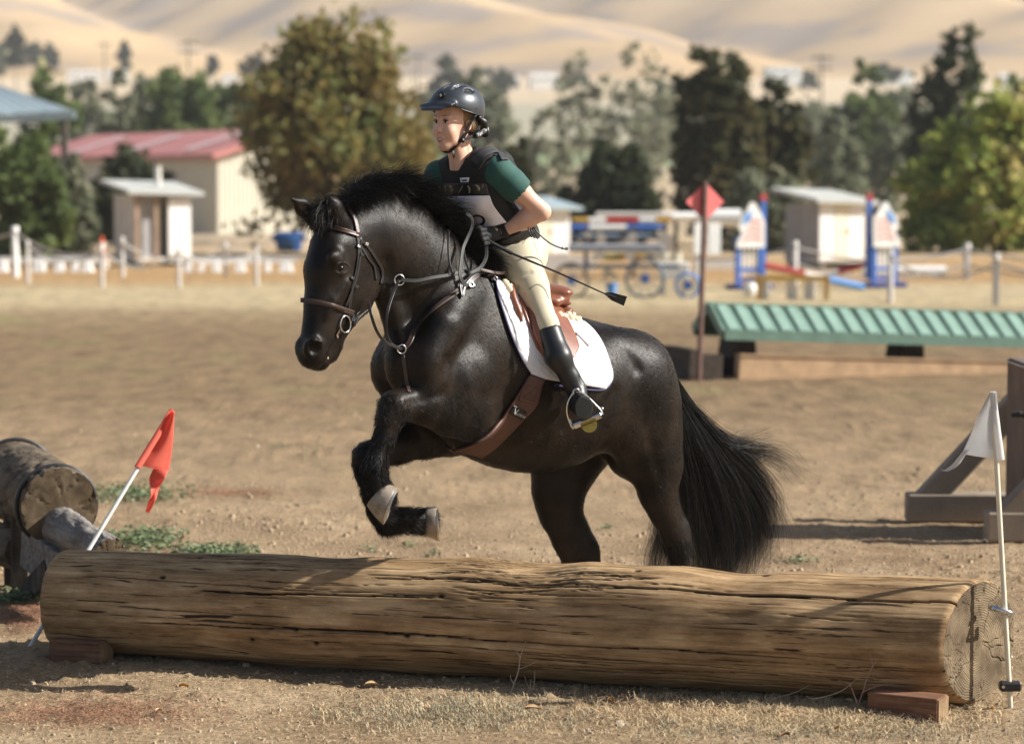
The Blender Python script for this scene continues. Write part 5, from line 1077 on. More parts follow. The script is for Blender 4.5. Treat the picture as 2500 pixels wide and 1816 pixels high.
def horse_sdf():
    lo = np.array([-1.35, 10.6, .0]); hi = np.array([1.25, 13.6, 2.4])
    s = SDF(lo, hi, .0125)
    # torso from its top and bottom outlines
    st = [(962, 815, 915, .06), (980, 775, 950, .13), (1005, 735, 990, .185), (1050, 690, 1050, .235), (1100, 655, 1090, .26), (1150, 636, 1120, .275), (1200, 655, 1140, .30), (1260, 700, 1153, .325), (1320, 735, 1155, .335),
          (1380, 765, 1140, .325), (1440, 781, 1108, .30), (1500, 800, 1060, .28), (1550, 840, 1010, .235), (1580, 885, 960, .15), (1592, 905, 940, .06)]
    uu, tz, bz, wd = [], [], [], []
    for px, ty, by, b in st:
        p = HP(px, ty); q = HP(px, by); uu.append(-np.dot(p-HO, HF)); tz.append(p[2]); bz.append(q[2]); wd.append(b)
    uu, tz, bz, wd = map(np.array, (uu, tz, bz, wd))
    def torso(X):
        q = X-HO.astype(np.float32); u = -(q@HF.astype(np.float32)); l = q@HN.astype(np.float32); z = X[..., 2]
        T = np.interp(u, uu, tz); B = np.interp(u, uu, bz); Wd = np.interp(u, uu, wd)
        c = (T+B)/2; a = np.maximum((T-B)/2, .02); v = (z-c)/a
        g = np.where(v > 0, 1-.34*np.clip(v, 0, 1)**2, 1-.06*np.clip(-v, 0, 1)); b = Wd*g
        k0 = np.sqrt(v*v+(l/b)**2); k1 = np.sqrt((v/a)**2+(l/(b*b))**2)+1e-9
        d = np.where(k0 < 1e-3, -np.minimum(a, b), k0*(k0-1)/k1)
        d = np.maximum(d, np.maximum(uu[0]-u, u-uu[-1]))
        return d
    s.put(torso, (-1.2, 11, .5), (1.1, 13.4, 2.2), .02)
    T = s.tube
    # neck
    T([HP(1085, 745, 0), HP(1030, 670, 0), HP(977, 610, 0), HP(928, 578, 0), HP(890, 568, 0)], [.285, .235, .205, .18, .13], [.19, .145, .12, .105, .085], HN, .09, k2=.05)
    T([HP(1120, 665, 0), HP(1075, 600, 0), HP(1010, 527, 0), HP(940, 500, 0), HP(890, 507, 0)], [.06, .06, .055, .05, .045], [.05, .045, .04, .04, .04], HN, .06, k2=.04)   # crest
    # windpipe + jugular line
    T([HP(985, 850, .03), HP(962, 770, .03), HP(930, 700, .03)], [.07, .06, .05], None, HN, .05)
    # breast
    s.ell(HP(1000, 890, .1), (.12, .11, .15), HA, .07); s.ell(HP(965, 900, -.1), (.12, .11, .15), HA, .07)
    # shoulder blade, point of shoulder, triceps
    T([HP(1130, 720, .13), HP(1085, 800, .19), HP(1048, 880, .2)], [.09, .105, .095], [.06, .08, .08], HN, .05)
    s.ell(HP(1130, 930, .19), (.17, .10, .155), HA, .05)
    s.ell(HP(1165, 990, .18), (.11, .08, .12), HA, .04)
    s.ell(HP(1050, 930, .2), (.09, .075, .10), HA, .05)
    T([HP(1040, 830, -.19), HP(1020, 920, -.2)], [.1, .1], [.08, .08], HN, .05)
    # near foreleg
    W = .18
    T([HP(1150, 1015, W), HP(1095, 1000, W), HP(1040, 990, W+.01), HP(990, 990, W+.01)], [.125, .118, .088, .07], [.085, .08, .066, .058], HN, .05, k2=.04)
    T([HP(985, 985, W), HP(962, 992, W), HP(950, 1022, W)], [.066, .069, .058], [.058, .062, .052], HN, .03, k2=.03)
    T([HP(950, 1020, W), HP(936, 1075, W), HP(915, 1130, W), HP(910, 1152, W)], [.053, .044, .047, .062], [.048, .042, .044, .056], HN, .03, k2=.03)
    T([HP(910, 1152, W), HP(925, 1195, W), HP(937, 1215, W)], [.058, .05, .062], [.056, .05, .06], HN, .03, k2=.03)
    # far foreleg
    W = -.15
    T([HP(1100, 1050, W), HP(1040, 1055, W), HP(975, 1083, W), HP(915, 1112, W)], [.13, .12, .09, .068], [.09, .08, .066, .058], HN, .05, k2=.04)
    T([HP(920, 1108, W), HP(897, 1117, W), HP(895, 1150, W)], [.064, .068, .056], [.058, .062, .052], HN, .03, k2=.03)
    T([HP(895, 1145, W), HP(908, 1200, W), HP(925, 1250, W), HP(945, 1270, W)], [.052, .046, .046, .058], [.05, .042, .044, .054], HN, .03, k2=.03)
    T([HP(945, 1268, W), HP(990, 1270, W), HP(1035, 1272, W)], [.056, .049, .062], [.055, .05, .06], HN, .03, k2=.03)
    # hindquarters
    s.ell(HP(1490, 890, .15), (.22, .13, .18), HA, .09)
    s.ell(HP(1548, 935, .15), (.19, .15, .2), HA, .09)
    s.ell(HP(1425, 890, -.14), (.2, .12, .17), HA, .06); s.ell(HP(1500, 940, -.16), (.2, .14, .2), HA, .06)
    T([HP(1550, 925, .14), HP(1575, 1000, .16), HP(1592, 1070, .165), HP(1605, 1140, .165), HP(1606, 1200, .165)], [.225, .2, .165, .135, .1], [.15, .135, .11, .095, .072], HN, .08, k2=.06)
    T([HP(1490, 980, .2), HP(1528, 1050, .18), HP(1547, 1120, .13)], [.14, .12, .09], [.09, .08, .07], HN, .07, k2=.05)
    T([HP(1500, 1040, .05), HP(1530, 1110, .06), HP(1580, 1150, .1)], [.12, .1, .08], [.09, .07, .06], HN, .05, k2=.05)   # stifle / flank fold
    T([HP(1604, 1195, .165), HP(1622, 1245, .165), HP(1648, 1300, .165), HP(1657, 1330, .165)], [.1, .083, .078, .066], [.07, .058, .052, .05], HN, .05, k2=.04)
    T([HP(1635, 1205, .165), HP(1663, 1280, .165), HP(1672, 1308, .165)], [.03, .024, .034], [.022, .02, .03], HN, .03, k2=.03)   # tendon to the hock
    T([HP(1655, 1320, .165), HP(1660, 1400, .165), HP(1668, 1470, .165), HP(1662, 1500, .165), HP(1645, 1530, .165)], [.062, .05, .05, .062, .06], [.05, .042, .044, .056, .06], HN, .03, k2=.03)
    T([HP(1500, 950, -.15), HP(1430, 1040, -.16), HP(1380, 1120, -.16), HP(1364, 1195, -.16)], [.22, .22, .2, .145], [.14, .13, .115, .095], HN, .06, k2=.06)
    T([HP(1362, 1195, -.16), HP(1368, 1248, -.16), HP(1394, 1308, -.16), HP(1416, 1352, -.16)], [.135, .115, .105, .105], [.09, .08, .072, .07], HN, .05, k2=.04)
    T([HP(1418, 1352, -.16), HP(1423, 1390, -.16), HP(1426, 1450, -.16), HP(1424, 1500, -.16), HP(1410, 1535, -.16)], [.105, .1, .085, .08, .075], [.07, .065, .06, .06, .06], HN, .04, k2=.03)
    # dock
    T([HP(1560, 850, 0), HP(1600, 890, 0), HP(1625, 960, 0)], [.05, .045, .035], None, HN, .05)
    # grooves: shoulder edge, flank, between breast and arm, gaskin
    T([HP(1195, 760, .315), HP(1170, 870, .325), HP(1185, 960, .315)], .018, None, None, .05, True)
    T([HP(1098, 880, .29), HP(1075, 945, .30), HP(1100, 975, .30)], .014, None, None, .04, True)
    T([HP(1508, 960, .34), HP(1480, 1040, .33), HP(1500, 1095, .3)], .022, None, None, .05, True)
    T([HP(1580, 1010, .34), HP(1598, 1090, .3), HP(1610, 1160, .27)], .012, None, None, .04, True)
    T([HP(1520, 830, .29), HP(1560, 900, .32)], .012, None, None, .05, True)
    T([HP(1085, 960, .275), HP(1040, 975, .265), HP(1000, 985, .255)], .008, None, None, .03, True)
    T([HP(1010, 800, .22), HP(975, 700, .13), HP(945, 640, .11)], .012, None, None, .05, True)
    return s
def head_sdf(s):
    T = s.tube; n = HDN
    HX = np.stack([HDF, HDN, Z])
    T([HD(850, 560), HD(836, 610), HD(828, 675), HD(806, 752), HD(786, 806), HD(772, 850)], [.115, .148, .165, .122, .09, .082], [.082, .1, .088, .07, .056, .062], n, .06, k2=.05)
    # forehead + nose bone (flat front)
    T([HD(800, 600, 0), HD(788, 660), HD(776, 740), HD(768, 800)], [.06, .06, .042, .034], [.085, .09, .05, .042], n, .04, k2=.04)
    s.ell(HD(868, 708, .055), (.13, .045, .125), HX, .04)      # cheek
    s.ell(HD(852, 708, -.055), (.13, .045, .125), HX, .04)
    T([HD(895, 640, .05), HD(905, 690, .052), HD(885, 745, .05), HD(850, 778, .04)], [.03, .03, .028, .03], None, None, .03)  # jaw edge
    T([HD(845, 690, .095), HD(815, 735, .078), HD(797, 770, .066)], [.018, .016, .012], None, None, .025)   # facial crest
    # brow and eye socket
    s.ell(HD(818, 628, .095), (.045, .022, .035), HX, .03); s.ell(HD(775, 628, -.095), (.045, .022, .035), HX, .03)
    s.ell(HD(836, 656, .120), (.03, .016, .016), HX, .012, True)
    s.ell(HD(836, 655, .093), (.027, .019, .021), HX, .006)   # eyeball/lids
    T([HD(822, 648, .104), HD(834, 641, .112), HD(848, 648, .104)], [.006, .008, .006], None, None, .008)
    T([HD(822, 660, .1), HD(836, 668, .108), HD(848, 660, .104)], [.005, .006, .005], None, None, .008)
    s.ell(HD(872, 606, .075), (.03, .02, .03), HX, .03, True)   # hollow above eye
    # muzzle: nostrils, lips
    s.ell(HD(762, 850, .045), (.05, .035, .05), HX, .03); s.ell(HD(742, 850, -.045), (.05, .035, .05), HX, .03)
    s.ell(HD(774, 853, .088), (.026, .042, .034), HX, .008, True); s.ell(HD(726, 853, -.085), (.024, .035, .03), HX, .012, True)
    T([HD(759, 838, .075), HD(768, 830, .08), HD(782, 834, .082), HD(786, 848, .08)], [.007, .009, .009, .007], None, None, .012)
    T([HD(850, 775), HD(825, 805), HD(812, 840), HD(806, 862)], [.05, .05, .048, .04], [.045, .04, .04, .04], n, .03)
    T([HD(757, 872), HD(780, 882)], [.05, .045], [.05, .045], n, .03)   # upper lip
    T([HD(786, 872), HD(800, 866), HD(812, 850)], [.034, .036, .034], [.04, .038, .034], n, .02)   # chin/lower lip
    T([HD(785, 895, .04), HD(800, 874, .055), HD(812, 850, .06), HD(822, 815, .065)], .010, None, None, .010, True)  # mouth line
    # ears
    for tip, base, w in (((706, 480, -.05), (778, 545, -.06), 1), ((803, 476, .05), (838, 545, .06), 0)):
        a, b = HD(*base), HD(*tip)
        m = a*.5+b*.5+np.array([-.008, 0, .014])
        T([a, m, b], [.045, .040, .004], [.032, .026, .004], n, .015, k2=.02)
    T([HD(772, 528, -.035), HD(745, 506, -.03), HD(722, 492, -.035)], [.014, .013, .004], None, None, .012, True)
def build_horse():
    root = empty('horse', tuple(HP(1300, 1450)), 0, 'stout black horse leaping over the big foreground log with its forelegs tucked up', 'horse')
    s = horse_sdf(); head_sdf(s)
    V, Q = s.mesh(); V = relax(V, Q, 2, .5)
    body = np_mesh('body', V, Q, M_COAT, root)
    return root, body, V, Q
horse, horse_body, HV, HQd = build_horse()

HBV = BVHTree.FromPolygons([Vector(v) for v in HV], [tuple(q) for q in HQd.tolist()])
def on_horse(px, py, off=0.0):
    """the place on the coat seen along this line of sight, lifted off by 'off'"""
    r = Vector(ray(px, py)).normalized(); h = HBV.ray_cast(Vector(CAMP)+r*8, r, 8)
    if h[0] is None:
        print('MISS', px, py); return HP(px, py, .15), np.array(HN)
    return np.array(h[0]+h[1]*off), np.array(h[1])
def sweep(roots, tips_fn): return
# ---- mane ----
crest = spline([HP(842, 512, .02), HP(868, 492, 0), HP(905, 475, 0), HP(950, 468, 0), HP(1000, 490, 0), HP(1045, 535, 0), HP(1088, 585, 0), HP(1130, 635, 0), HP(1160, 650, 0)], 200)
UPI = np.array([0, 0, 1.0])
def hair_lock(root, d0, d1, L, m=9, curl=.012, spread=.25):
    """one strand starting along d0 and bending to d1"""
    t = np.linspace(0, 1, m); d = d0[None]*(1-t[:, None])+d1[None]*t[:, None]
    d /= np.linalg.norm(d, axis=1)[:, None]
    p = root+np.vstack([np.zeros(3), np.cumsum(d[1:]*L/(m-1), 0)])
    return p+np.cumsum(rng.normal(size=(m, 3))*curl*L*.35, 0)*t[:, None]
paths = []
nclump = 390
for c in range(nclump):
    u = rng.random()**.95; i = int(u*199); c0 = crest[i]; tan = crest[min(i+3, 199)]-crest[max(i-3, 0)]; tan /= np.linalg.norm(tan)
    up = np.cross(HN, tan); up = up*np.sign(up[2]); side = rng.normal()*.55+.25
    wind = -HF*.35+np.array([.0, 0, .1])
    L = (.19+.07*rng.random())*(1.0 if u < .8 else .85)*(.7+.3*min(1, u/.12))
    d0 = up*1.0+HN*side*.6+wind*.5+rng.normal(size=3)*.16
    d1 = up*.15+HN*(side*1.0+.25)-HF*.9*rng.random()-Z*.55+rng.normal(size=3)*.3
    d0 /= np.linalg.norm(d0); d1 /= np.linalg.norm(d1)
    for k in range(34):
        r0_ = c0+tan*rng.normal()*.014+HN*rng.normal()*.022+up*(-.02)
        e = rng.normal(size=3)*.10
        paths.append(hair_lock(r0_, d0+e, d1+e*1.6, L*(.75+.35*rng.random()), 9))
strands('mane', paths, .0011, M_HAIR, horse)
# ---- mane end over the withers ----
paths = []
for c in range(70):
    a = rng.random(); b = spline([HP(1100, 600, .02), HP(1140, 640, .03), HP(1185, 665, .05)], 50)[int(a*49)]
    d0 = np.array([.5, 0, .35])+HN*.3+rng.normal(size=3)*.25; d1 = np.array([.8, 0, -.5])+HN*.5+rng.normal(size=3)*.3
    for k in range(26):
        e = rng.normal(size=3)*.12; paths.append(hair_lock(b+rng.normal(size=3)*.012, d0+e, d1+e, .1+.07*rng.random(), 8))
strands('mane', paths, .0010, M_HAIR, horse)
# ---- forelock: over the brow, wisps blown up ----
paths = []
for c in range(80):
    side = rng.normal()*.028; b = HD(815+rng.normal()*12, 520+rng.normal()*8, side)
    if c < 60: d0 = HDF*1.0+Z*.35+rng.normal(size=3)*.2; d1 = -Z*1.0+HDF*.15+HDN*side*6+rng.normal(size=3)*.18; L = .11+.09*rng.random()
    else: d0 = HDF*.6+Z*.8+rng.normal(size=3)*.3; d1 = HDF*.8+Z*.1+rng.normal(size=3)*.4; L = .07+.06*rng.random()
    for k in range(26):
        e = rng.normal(size=3)*.12; paths.append(hair_lock(b+rng.normal(size=3)*.012, d0+e, d1+e, L*(.7+.4*rng.random()), 8))
strands('forelock', paths, .0010, M_HAIR, horse)
# ---- tail ----
guides = [
 ([(1612, 900, .03), (1632, 1000, .05), (1652, 1090, .06), (1668, 1180, .06), (1678, 1290, .05), (1690, 1400, .04), (1690, 1500, .03)], .16),
 ([(1616, 905, .02), (1650, 1000, .03), (1688, 1100, .04), (1720, 1200, .03), (1738, 1310, .02), (1735, 1410, .02), (1700, 1485, .02)], .20),
 ([(1618, 902, .0), (1660, 995, 0), (1712, 1075, 0), (1762, 1170, 0), (1796, 1270, 0), (1790, 1370, 0), (1735, 1450, 0)], .22),
 ([(1620, 898, -.02), (1672, 1000, -.03), (1735, 1080, -.04), (1800, 1150, -.05), (1845, 1240, -.05), (1850, 1330, -.05), (1790, 1410, -.05)], .17),
 ([(1620, 896, -.02), (1676, 990, -.03), (1740, 1070, -.06), (1815, 1120, -.08), (1868, 1190, -.1), (1888, 1260, -.12), (1868, 1330, -.12)], .045),
 ([(1622, 895, -.02), (1690, 1000, -.03), (1760, 1075, -.06), (1830, 1102, -.08), (1880, 1112, -.1), (1925, 1138, -.12), (1958, 1178, -.12)], .03),
 ([(1622, 893, 0), (1680, 990, 0), (1730, 1050, 0), (1770, 1085, 0), (1800, 1080, 0), (1830, 1066, 0), (1860, 1058, 0)], .014),
 ([(1608, 905, -.03), (1618, 1050, -.05), (1622, 1180, -.08), (1616, 1290, -.1), (1602, 1360, -.12), (1606, 1430, -.12), (1612, 1500, -.12)], .06)]
wts = np.array([g[1] for g in guides]); wts /= wts.sum(); GC = [spline([HP(*q) for q in g[0]], 16) for g in guides]
NT = 11000; paths = []; paths2 = []
for c in range(NT//14):
    g = rng.choice(len(GC), p=wts); base = GC[g]
    if g < 3 and rng.random() < .8: t = rng.random(); base = GC[g]*(1-t)+GC[g+1]*t
    elif g == 0 and rng.random() < .5: pass
    tt = np.linspace(0, 1, 16)
    thick = np.where(g >= 4, .03, .055); off = rng.normal(size=3)*thick; off2 = rng.normal(size=3)*.02
    Lf = .72+.28*rng.random()**.5; wa = rng.uniform(0, 6.28, 3); wf = rng.uniform(5, 11); wavy = np.stack([np.sin(tt*wf+wa[0]), np.sin(tt*wf*.8+wa[1]), .4*np.sin(tt*wf+wa[2])], -1)*.034*tt[:, None]
    for k in range(14):
        e = rng.normal(size=3); o2 = rng.normal(size=3)*.02
        p = base+wavy+(tt**.8)[:, None]*(off+off2*tt[:, None])+tt[:, None]*o2*1.2+e*.010+np.cumsum(rng.normal(size=(16, 3))*.0014, 0)
        lk = Lf*(.85+.15*rng.random()); s0 = (0 if rng.random() < .75 else rng.random()*.3)
        q = np.array([[np.interp(x, tt, p[:, i]) for i in range(3)] for x in np.linspace(s0, lk, 14)])
        (paths2 if g == 7 else paths).append(q)
strands('tail', paths, .0011, M_HAIR, horse)
strands('tail_hair', paths2, .0009, M_HAIRB, horse)
# ---- long hair on the lower legs (feather) and elbows ----
from_v = HV; nrm_ = np.zeros_like(HV)
fa = np.cross(HV[HQd[:, 2]]-HV[HQd[:, 0]], HV[HQd[:, 3]]-HV[HQd[:, 1]])
for k in range(4):
    for i in range(3): nrm_[:, i] += np.bincount(HQd[:, k], fa[:, i], len(HV))
nrm_ /= np.linalg.norm(nrm_, axis=1, keepdims=True)+1e-12
def fur(name, segs, dens, L, lift, mat=M_FUR, r=.0007, rad=.13, parent=None):
    """hair on the coat round each bone (a, b), lying along it from a to b"""
    out = []
    for a, b, l0 in segs:
        a = np.array(a); b = np.array(b); ab = b-a; t = np.clip(((HV-a)@ab)/(ab@ab), 0, 1); d = np.linalg.norm(HV-(a+t[:, None]*ab), axis=1)
        I = np.where(d < rad)[0]
        if len(I) == 0: continue
        J = rng.choice(I, size=int(len(I)*dens), replace=True); ax = ab/np.linalg.norm(ab)
        for j in J:
            nn = nrm_[j]; p = HV[j]+rng.normal(size=3)*.005
            lump = mnoise.noise(Vector(HV[j]*28)); e = np.array(mnoise.noise_vector(Vector(HV[j]*22)))*.35
            d0 = nn*lift+ax*.8+e+rng.normal(size=3)*.12; d1 = nn*.12+ax*.9+Z*-.25+e*1.4+rng.normal(size=3)*.15
            out.append(hair_lock(p-nn*.002, d0/np.linalg.norm(d0), d1/np.linalg.norm(d1), l0*L*(.6+.6*rng.random())*(1+.5*lump), 4))
    strands(name, out, r, mat, parent or horse)
W1, W2 = .18, -.15
# short coat hair lying along the body
M_SHORT = coat_mat('coat_hair', (.009, .007, .0058), (.036, .025, .018)); _sb = M_SHORT.node_tree.nodes['Principled BSDF']; _sb.inputs['Specular IOR Level'].default_value = .08
_eye = np.array(HD(834, 655, .1)); _nos = np.array(HD(774, 853, .08))
for _l in list(_sb.inputs['Normal'].links): M_SHORT.node_tree.links.remove(_l)
def coat_hair(n, L):
    I = rng.integers(0, len(HV), n); nn = nrm_[I]; p = HV[I]+rng.normal(size=(n, 3))*.006; hd = ((HV[I]-np.array(HD(820, 680)))**2).sum(1) < .16
    nz = np.stack([fbm(HV[I][:, 0]*9+HV[I][:, 1]*5, HV[I][:, 2]*9, 1, s_, 2)-.5 for s_ in (1, 2, 3)], -1)
    fl = -HF*.75-Z*.75+nz*1.5+rng.normal(size=(n, 3))*.16; fl[hd] = (-Z*1.0+HDF*.1+nz*.6+rng.normal(size=(n, 3))*.12)[hd]
    fl = fl-nn*(fl*nn).sum(1)[:, None]; fl /= np.linalg.norm(fl, axis=1)[:, None]+1e-9; l = (L*(.6+.8*rng.random(n)))[:, None]; l[hd] *= .6
    l[(((HV[I]-_eye)**2).sum(1) < .0009) | (((HV[I]-_nos)**2).sum(1) < .0010)] = .0006
    q = p-nn*((p-HV[I])*nn).sum(1)[:, None]
    A = np.stack([q-nn*.0005, q+fl*l+nn*l*.2], 1); strands('coat_hair', A, .0005, M_SHORT, horse, True, 'stuff')
coat_hair(140000, .012)
fur('leg_feather', [(HP(960, 1000, W1), HP(930, 1090, W1), .45), (HP(930, 1090, W1), HP(912, 1150, W1), .8), (HP(912, 1150, W1), HP(926, 1200, W1), .9)], 4.5, .036, .4, r=.0009, rad=.085)
fur('leg_feather', [(HP(897, 1120, W2), HP(912, 1220, W2), .5), (HP(912, 1220, W2), HP(945, 1270, W2), .9), (HP(945, 1270, W2), HP(1035, 1274, W2), 1.1)], 4.5, .038, .45, r=.0009, rad=.085)
fur('elbow_hair', [(HP(1110, 1010, .25), HP(1150, 1070, .25), 1)], 4, .022, .08, r=.0005, rad=.10)
fur('forearm_hair', [(HP(1070, 1060, -.1), HP(930, 1115, -.12), .8)], 1.6, .03, .35, rad=.11)
fur('leg_feather', [(HP(1655, 1340, .165), HP(1665, 1500, .165), 1)], 2.5, .05, .4, rad=.09)
# ---- hooves ----
M_HOOF = simple('pale_hoof_horn', (.27, .225, .18), .4, 0, .35, 22, .6, 60, coat=.15); M_STEEL = simple('worn_steel', (.52, .48, .42), .35, .9, .15, 40)
def hoof(c, ax, up, name='hoof', r=.068, L=.075, mat=M_HOOF):
    """c = centre of the coronet, ax towards the sole, up = towards the toe"""
    ax = np.array(ax, float); ax /= np.linalg.norm(ax); up = np.array(up, float); up -= ax*(up@ax); up /= np.linalg.norm(up); sd = np.cross(ax, up)
    V = []; F = []; n = 28; rings = [(0, .80), (.08, .87), (.3, .93), (.6, .985), (.92, 1.03), (1.0, 1.0)]
    for h_, k in rings:
        for i in range(n):
            an = 2*math.pi*i/n; ca, sa = math.cos(an), math.sin(an)
            toe = max(ca, 0); hl = L*h_*(1+.28*toe-.12*max(-ca, 0)); rr = r*k*(1+.004*math.sin(i*7)+.012*(h_ in (.3, .6)))
            V.append(c+ax*(hl-.012*(h_ == 0)*toe)+up*(ca*rr*(1.08 if ca > 0 else .92)+.012*h_*toe)+sd*sa*rr)
    for a in range(len(rings)-1):
        for i in range(n): j = (i+1) % n; F.append((a*n+i, a*n+j, (a+1)*n+j, (a+1)*n+i))
    m = len(rings)-1; V.append(c+ax*L*.86); F += [(m*n+i, m*n+(i+1) % n, len(V)-1) for i in range(n)]
    h_ = mesh(name, V, F, mat, horse, True, True)
    V2 = []; F2 = []
    for k, (rr_, dz) in enumerate(((1.035, 0), (1.035, .009), (.74, .009), (.74, 0))):
        for i in range(25):
            an = -2.35+4.7*i/24; ca, sa = math.cos(an), math.sin(an); toe = max(ca, 0)
            V2.append(c+ax*(L*(1+.28*toe-.12*max(-ca, 0))+dz)+up*(ca*r*rr_*(1.08 if ca > 0 else .92)+.012*toe)+sd*sa*r*rr_)
    for k in range(4):
        for i in range(24): q = (k+1) % 4; F2.append((k*25+i, k*25+i+1, q*25+i+1, q*25+i))
    sh = mesh('horseshoe', V2, F2, M_STEEL, None, False); sh.parent = h_
    return h_
hoof(HP(921, 1207, W1), (.80, -.12, -.5), (-.5, -.4, -.9), L=.07, r=.078)
hoof(HP(1036, 1268, W2), (.97, -.05, -.12), (-.1, -.3, -1), L=.06, r=.072)
hoof(HP(1648, 1525, .165), (-.25, -.1, -1), HF); hoof(HP(1412, 1532, -.16), (-.25, -.1, -1), HF)
# ---- eye, nostril, tooth ----
M_EYE = simple('dark_wet_eye', (.008, .005, .004), .22, 0, .1, 20, spec=.2)
M_LID = simple('brown_eyelid_skin', (.013, .010, .008), .75, 0, .2, 60)
def ball(name, c, r, mat, parent, sc=(1, 1, 1), axes=None, seg=20):
    bm = bmesh.new(); bmesh.ops.create_uvsphere(bm, u_segments=seg, v_segments=seg//2, radius=r)
    A = np.eye(3) if axes is None else axes
    V = [c+A.T@(np.array(v.co)*np.array(sc)) for v in bm.verts]; bm.verts.index_update(); F = [tuple(v.index for v in f.verts) for f in bm.faces]; bm.free()
    return mesh(name, V, F, mat, parent, True, True)
def seen_head(px, py, off): return on_horse(px, py, off)[0]
HX = np.stack([HDF, HDN, Z])
p_, n_ = on_horse(835, 655, 0)
ball('eye', p_-np.array(HDN)*.010, .021, M_EYE, horse, (1, .8, .78), HX)
t1, t2, t3, t4 = (on_horse(*q, .001)[0] for q in ((816, 657), (824, 643), (841, 641), (853, 653)))
mesh_l = MB().tube(spline([t1, t2, t3, t4], 12), [.001, .0025, .003, .0036, .004, .004, .004, .004, .0036, .003, .0025, .001], 8); mesh_l.build('eyelid', M_LID, horse, True, True)
t1, t2, t3, t4 = (on_horse(*q, -.001)[0] for q in ((818, 659), (826, 667), (840, 667), (850, 657)))
MB().tube(spline([t1, t2, t3, t4], 12), [.001, .002, .0025, .003, .003, .003, .003, .003, .003, .0025, .002, .001], 8).build('eyelid', M_LID, horse, True, True)
M_TOOTH = simple('ivory_tooth', (.62, .5, .32), .3)
tp = on_horse(799, 874, .002)[0]
MB().box(tp-np.array([0, -.006, 0]), (.009, .008, .014), None, .003).build('tooth', M_TOOTH, horse, False, True)
# ================= RIDER =================
AR = R(47); RF = np.array([-math.cos(AR), -math.sin(AR), 0]); RN = np.array([math.sin(AR), -math.cos(AR), 0]); RQ = HP(1195, 510, 0); RAX = np.stack([RF, RN, Z])
def RP(px, py, w=0.0): return plane_pt(px, py, RQ, RN, w)
AF = R(51); FF = np.array([-math.cos(AF), -math.sin(AF), 0]); FN = np.array([math.sin(AF), -math.cos(AF), 0]); FQ = RP(1120, 300, 0); FAX = np.stack([FF, FN, Z])
def HF_(px, py, w=0.0): return plane_pt(px, py, FQ, FN, w)
SKC = HF_(1110, 281)                                   # middle of the skull
def F3(f, l, z): return SKC+FF*f+FN*l+Z*z               # head coordinates: forward, her left, up
def skin_mat():
    m = simple('fair_skin', (.68, .42, .31), .45, 0, .06, 25, .15, 500, spec=.4); b = m.node_tree.nodes['Principled BSDF']
    b.inputs['Subsurface Weight'].default_value = .25; b.inputs['Subsurface Radius'].default_value = (.02, .008, .004); b.inputs['Subsurface Scale'].default_value = .3; return m
M_SKIN = skin_mat()
M_SHIRT = simple('dark_green_shirt', (.012, .075, .062), .8, 0, .12, 20, .35, 260, sheen=.15); M_VEST = simple('black_vest_fabric', (.008, .008, .009), .8, 0, .2, 40, .4, 200, sheen=.05)
M_BREECH = simple('pale_beige_breeches', (.55, .50, .36), .75, 0, .05, 8, .3, 300, sheen=.1); M_BOOT = simple('black_leather', (.012, .013, .016), .42, 0, .15, 20, .25, 120); M_GLOVE = simple('black_glove', (.017, .018, .02), .75, 0, .15, 60, .4, 300)
M_HELM = simple('gunmetal_helmet_paint', (.045, .052, .062), .38, .35, .05, 10, .05, 400, coat=.3); M_HELMD = simple('black_helmet_plastic', (.008, .008, .010), .4)
# joints (pixel, lateral)
SH_L = RP(1213, 415, .155); EL_L = RP(1322, 517, .27); WR_L = RP(1221, 566, .11)
SH_R = RP(1072, 428, -.15); EL_R = RP(1105, 520, -.24); WR_R = RP(1140, 566, -.09)
def ON(px, py, off):
    return P(px, py, on_horse(px, py, 0)[0][1]-off)
ANK = ON(1407, 950, .12); KNEE = ON(1334, 792, .10); CALF = ON(1364, 872, .105)
THM = RP(1296, 700, .19); HIPL = RP(1264, 622, .08)
KNEE_R = 2*np.dot(HO-KNEE, HN)*HN+KNEE; CALF_R = 2*np.dot(HO-CALF, HN)*HN+CALF; ANK_R = 2*np.dot(HO-ANK, HN)*HN+ANK
def mirr(p): return np.asarray(p)+2*np.dot(HO-np.asarray(p), HN)*HN
SPINE = [RP(1152, 425), RP(1170, 465), RP(1205, 525), RP(1245, 578), RP(1268, 612)]
def torso_t(s, inf=0.0, k=.05, upto=5, wl=0.0):
    s.tube(SPINE[:upto], np.array([.085, .115, .11, .10, .12][:upto])+inf, np.array([.125, .15, .14, .125, .145][:upto])+inf+wl, RN, k, k2=.04)
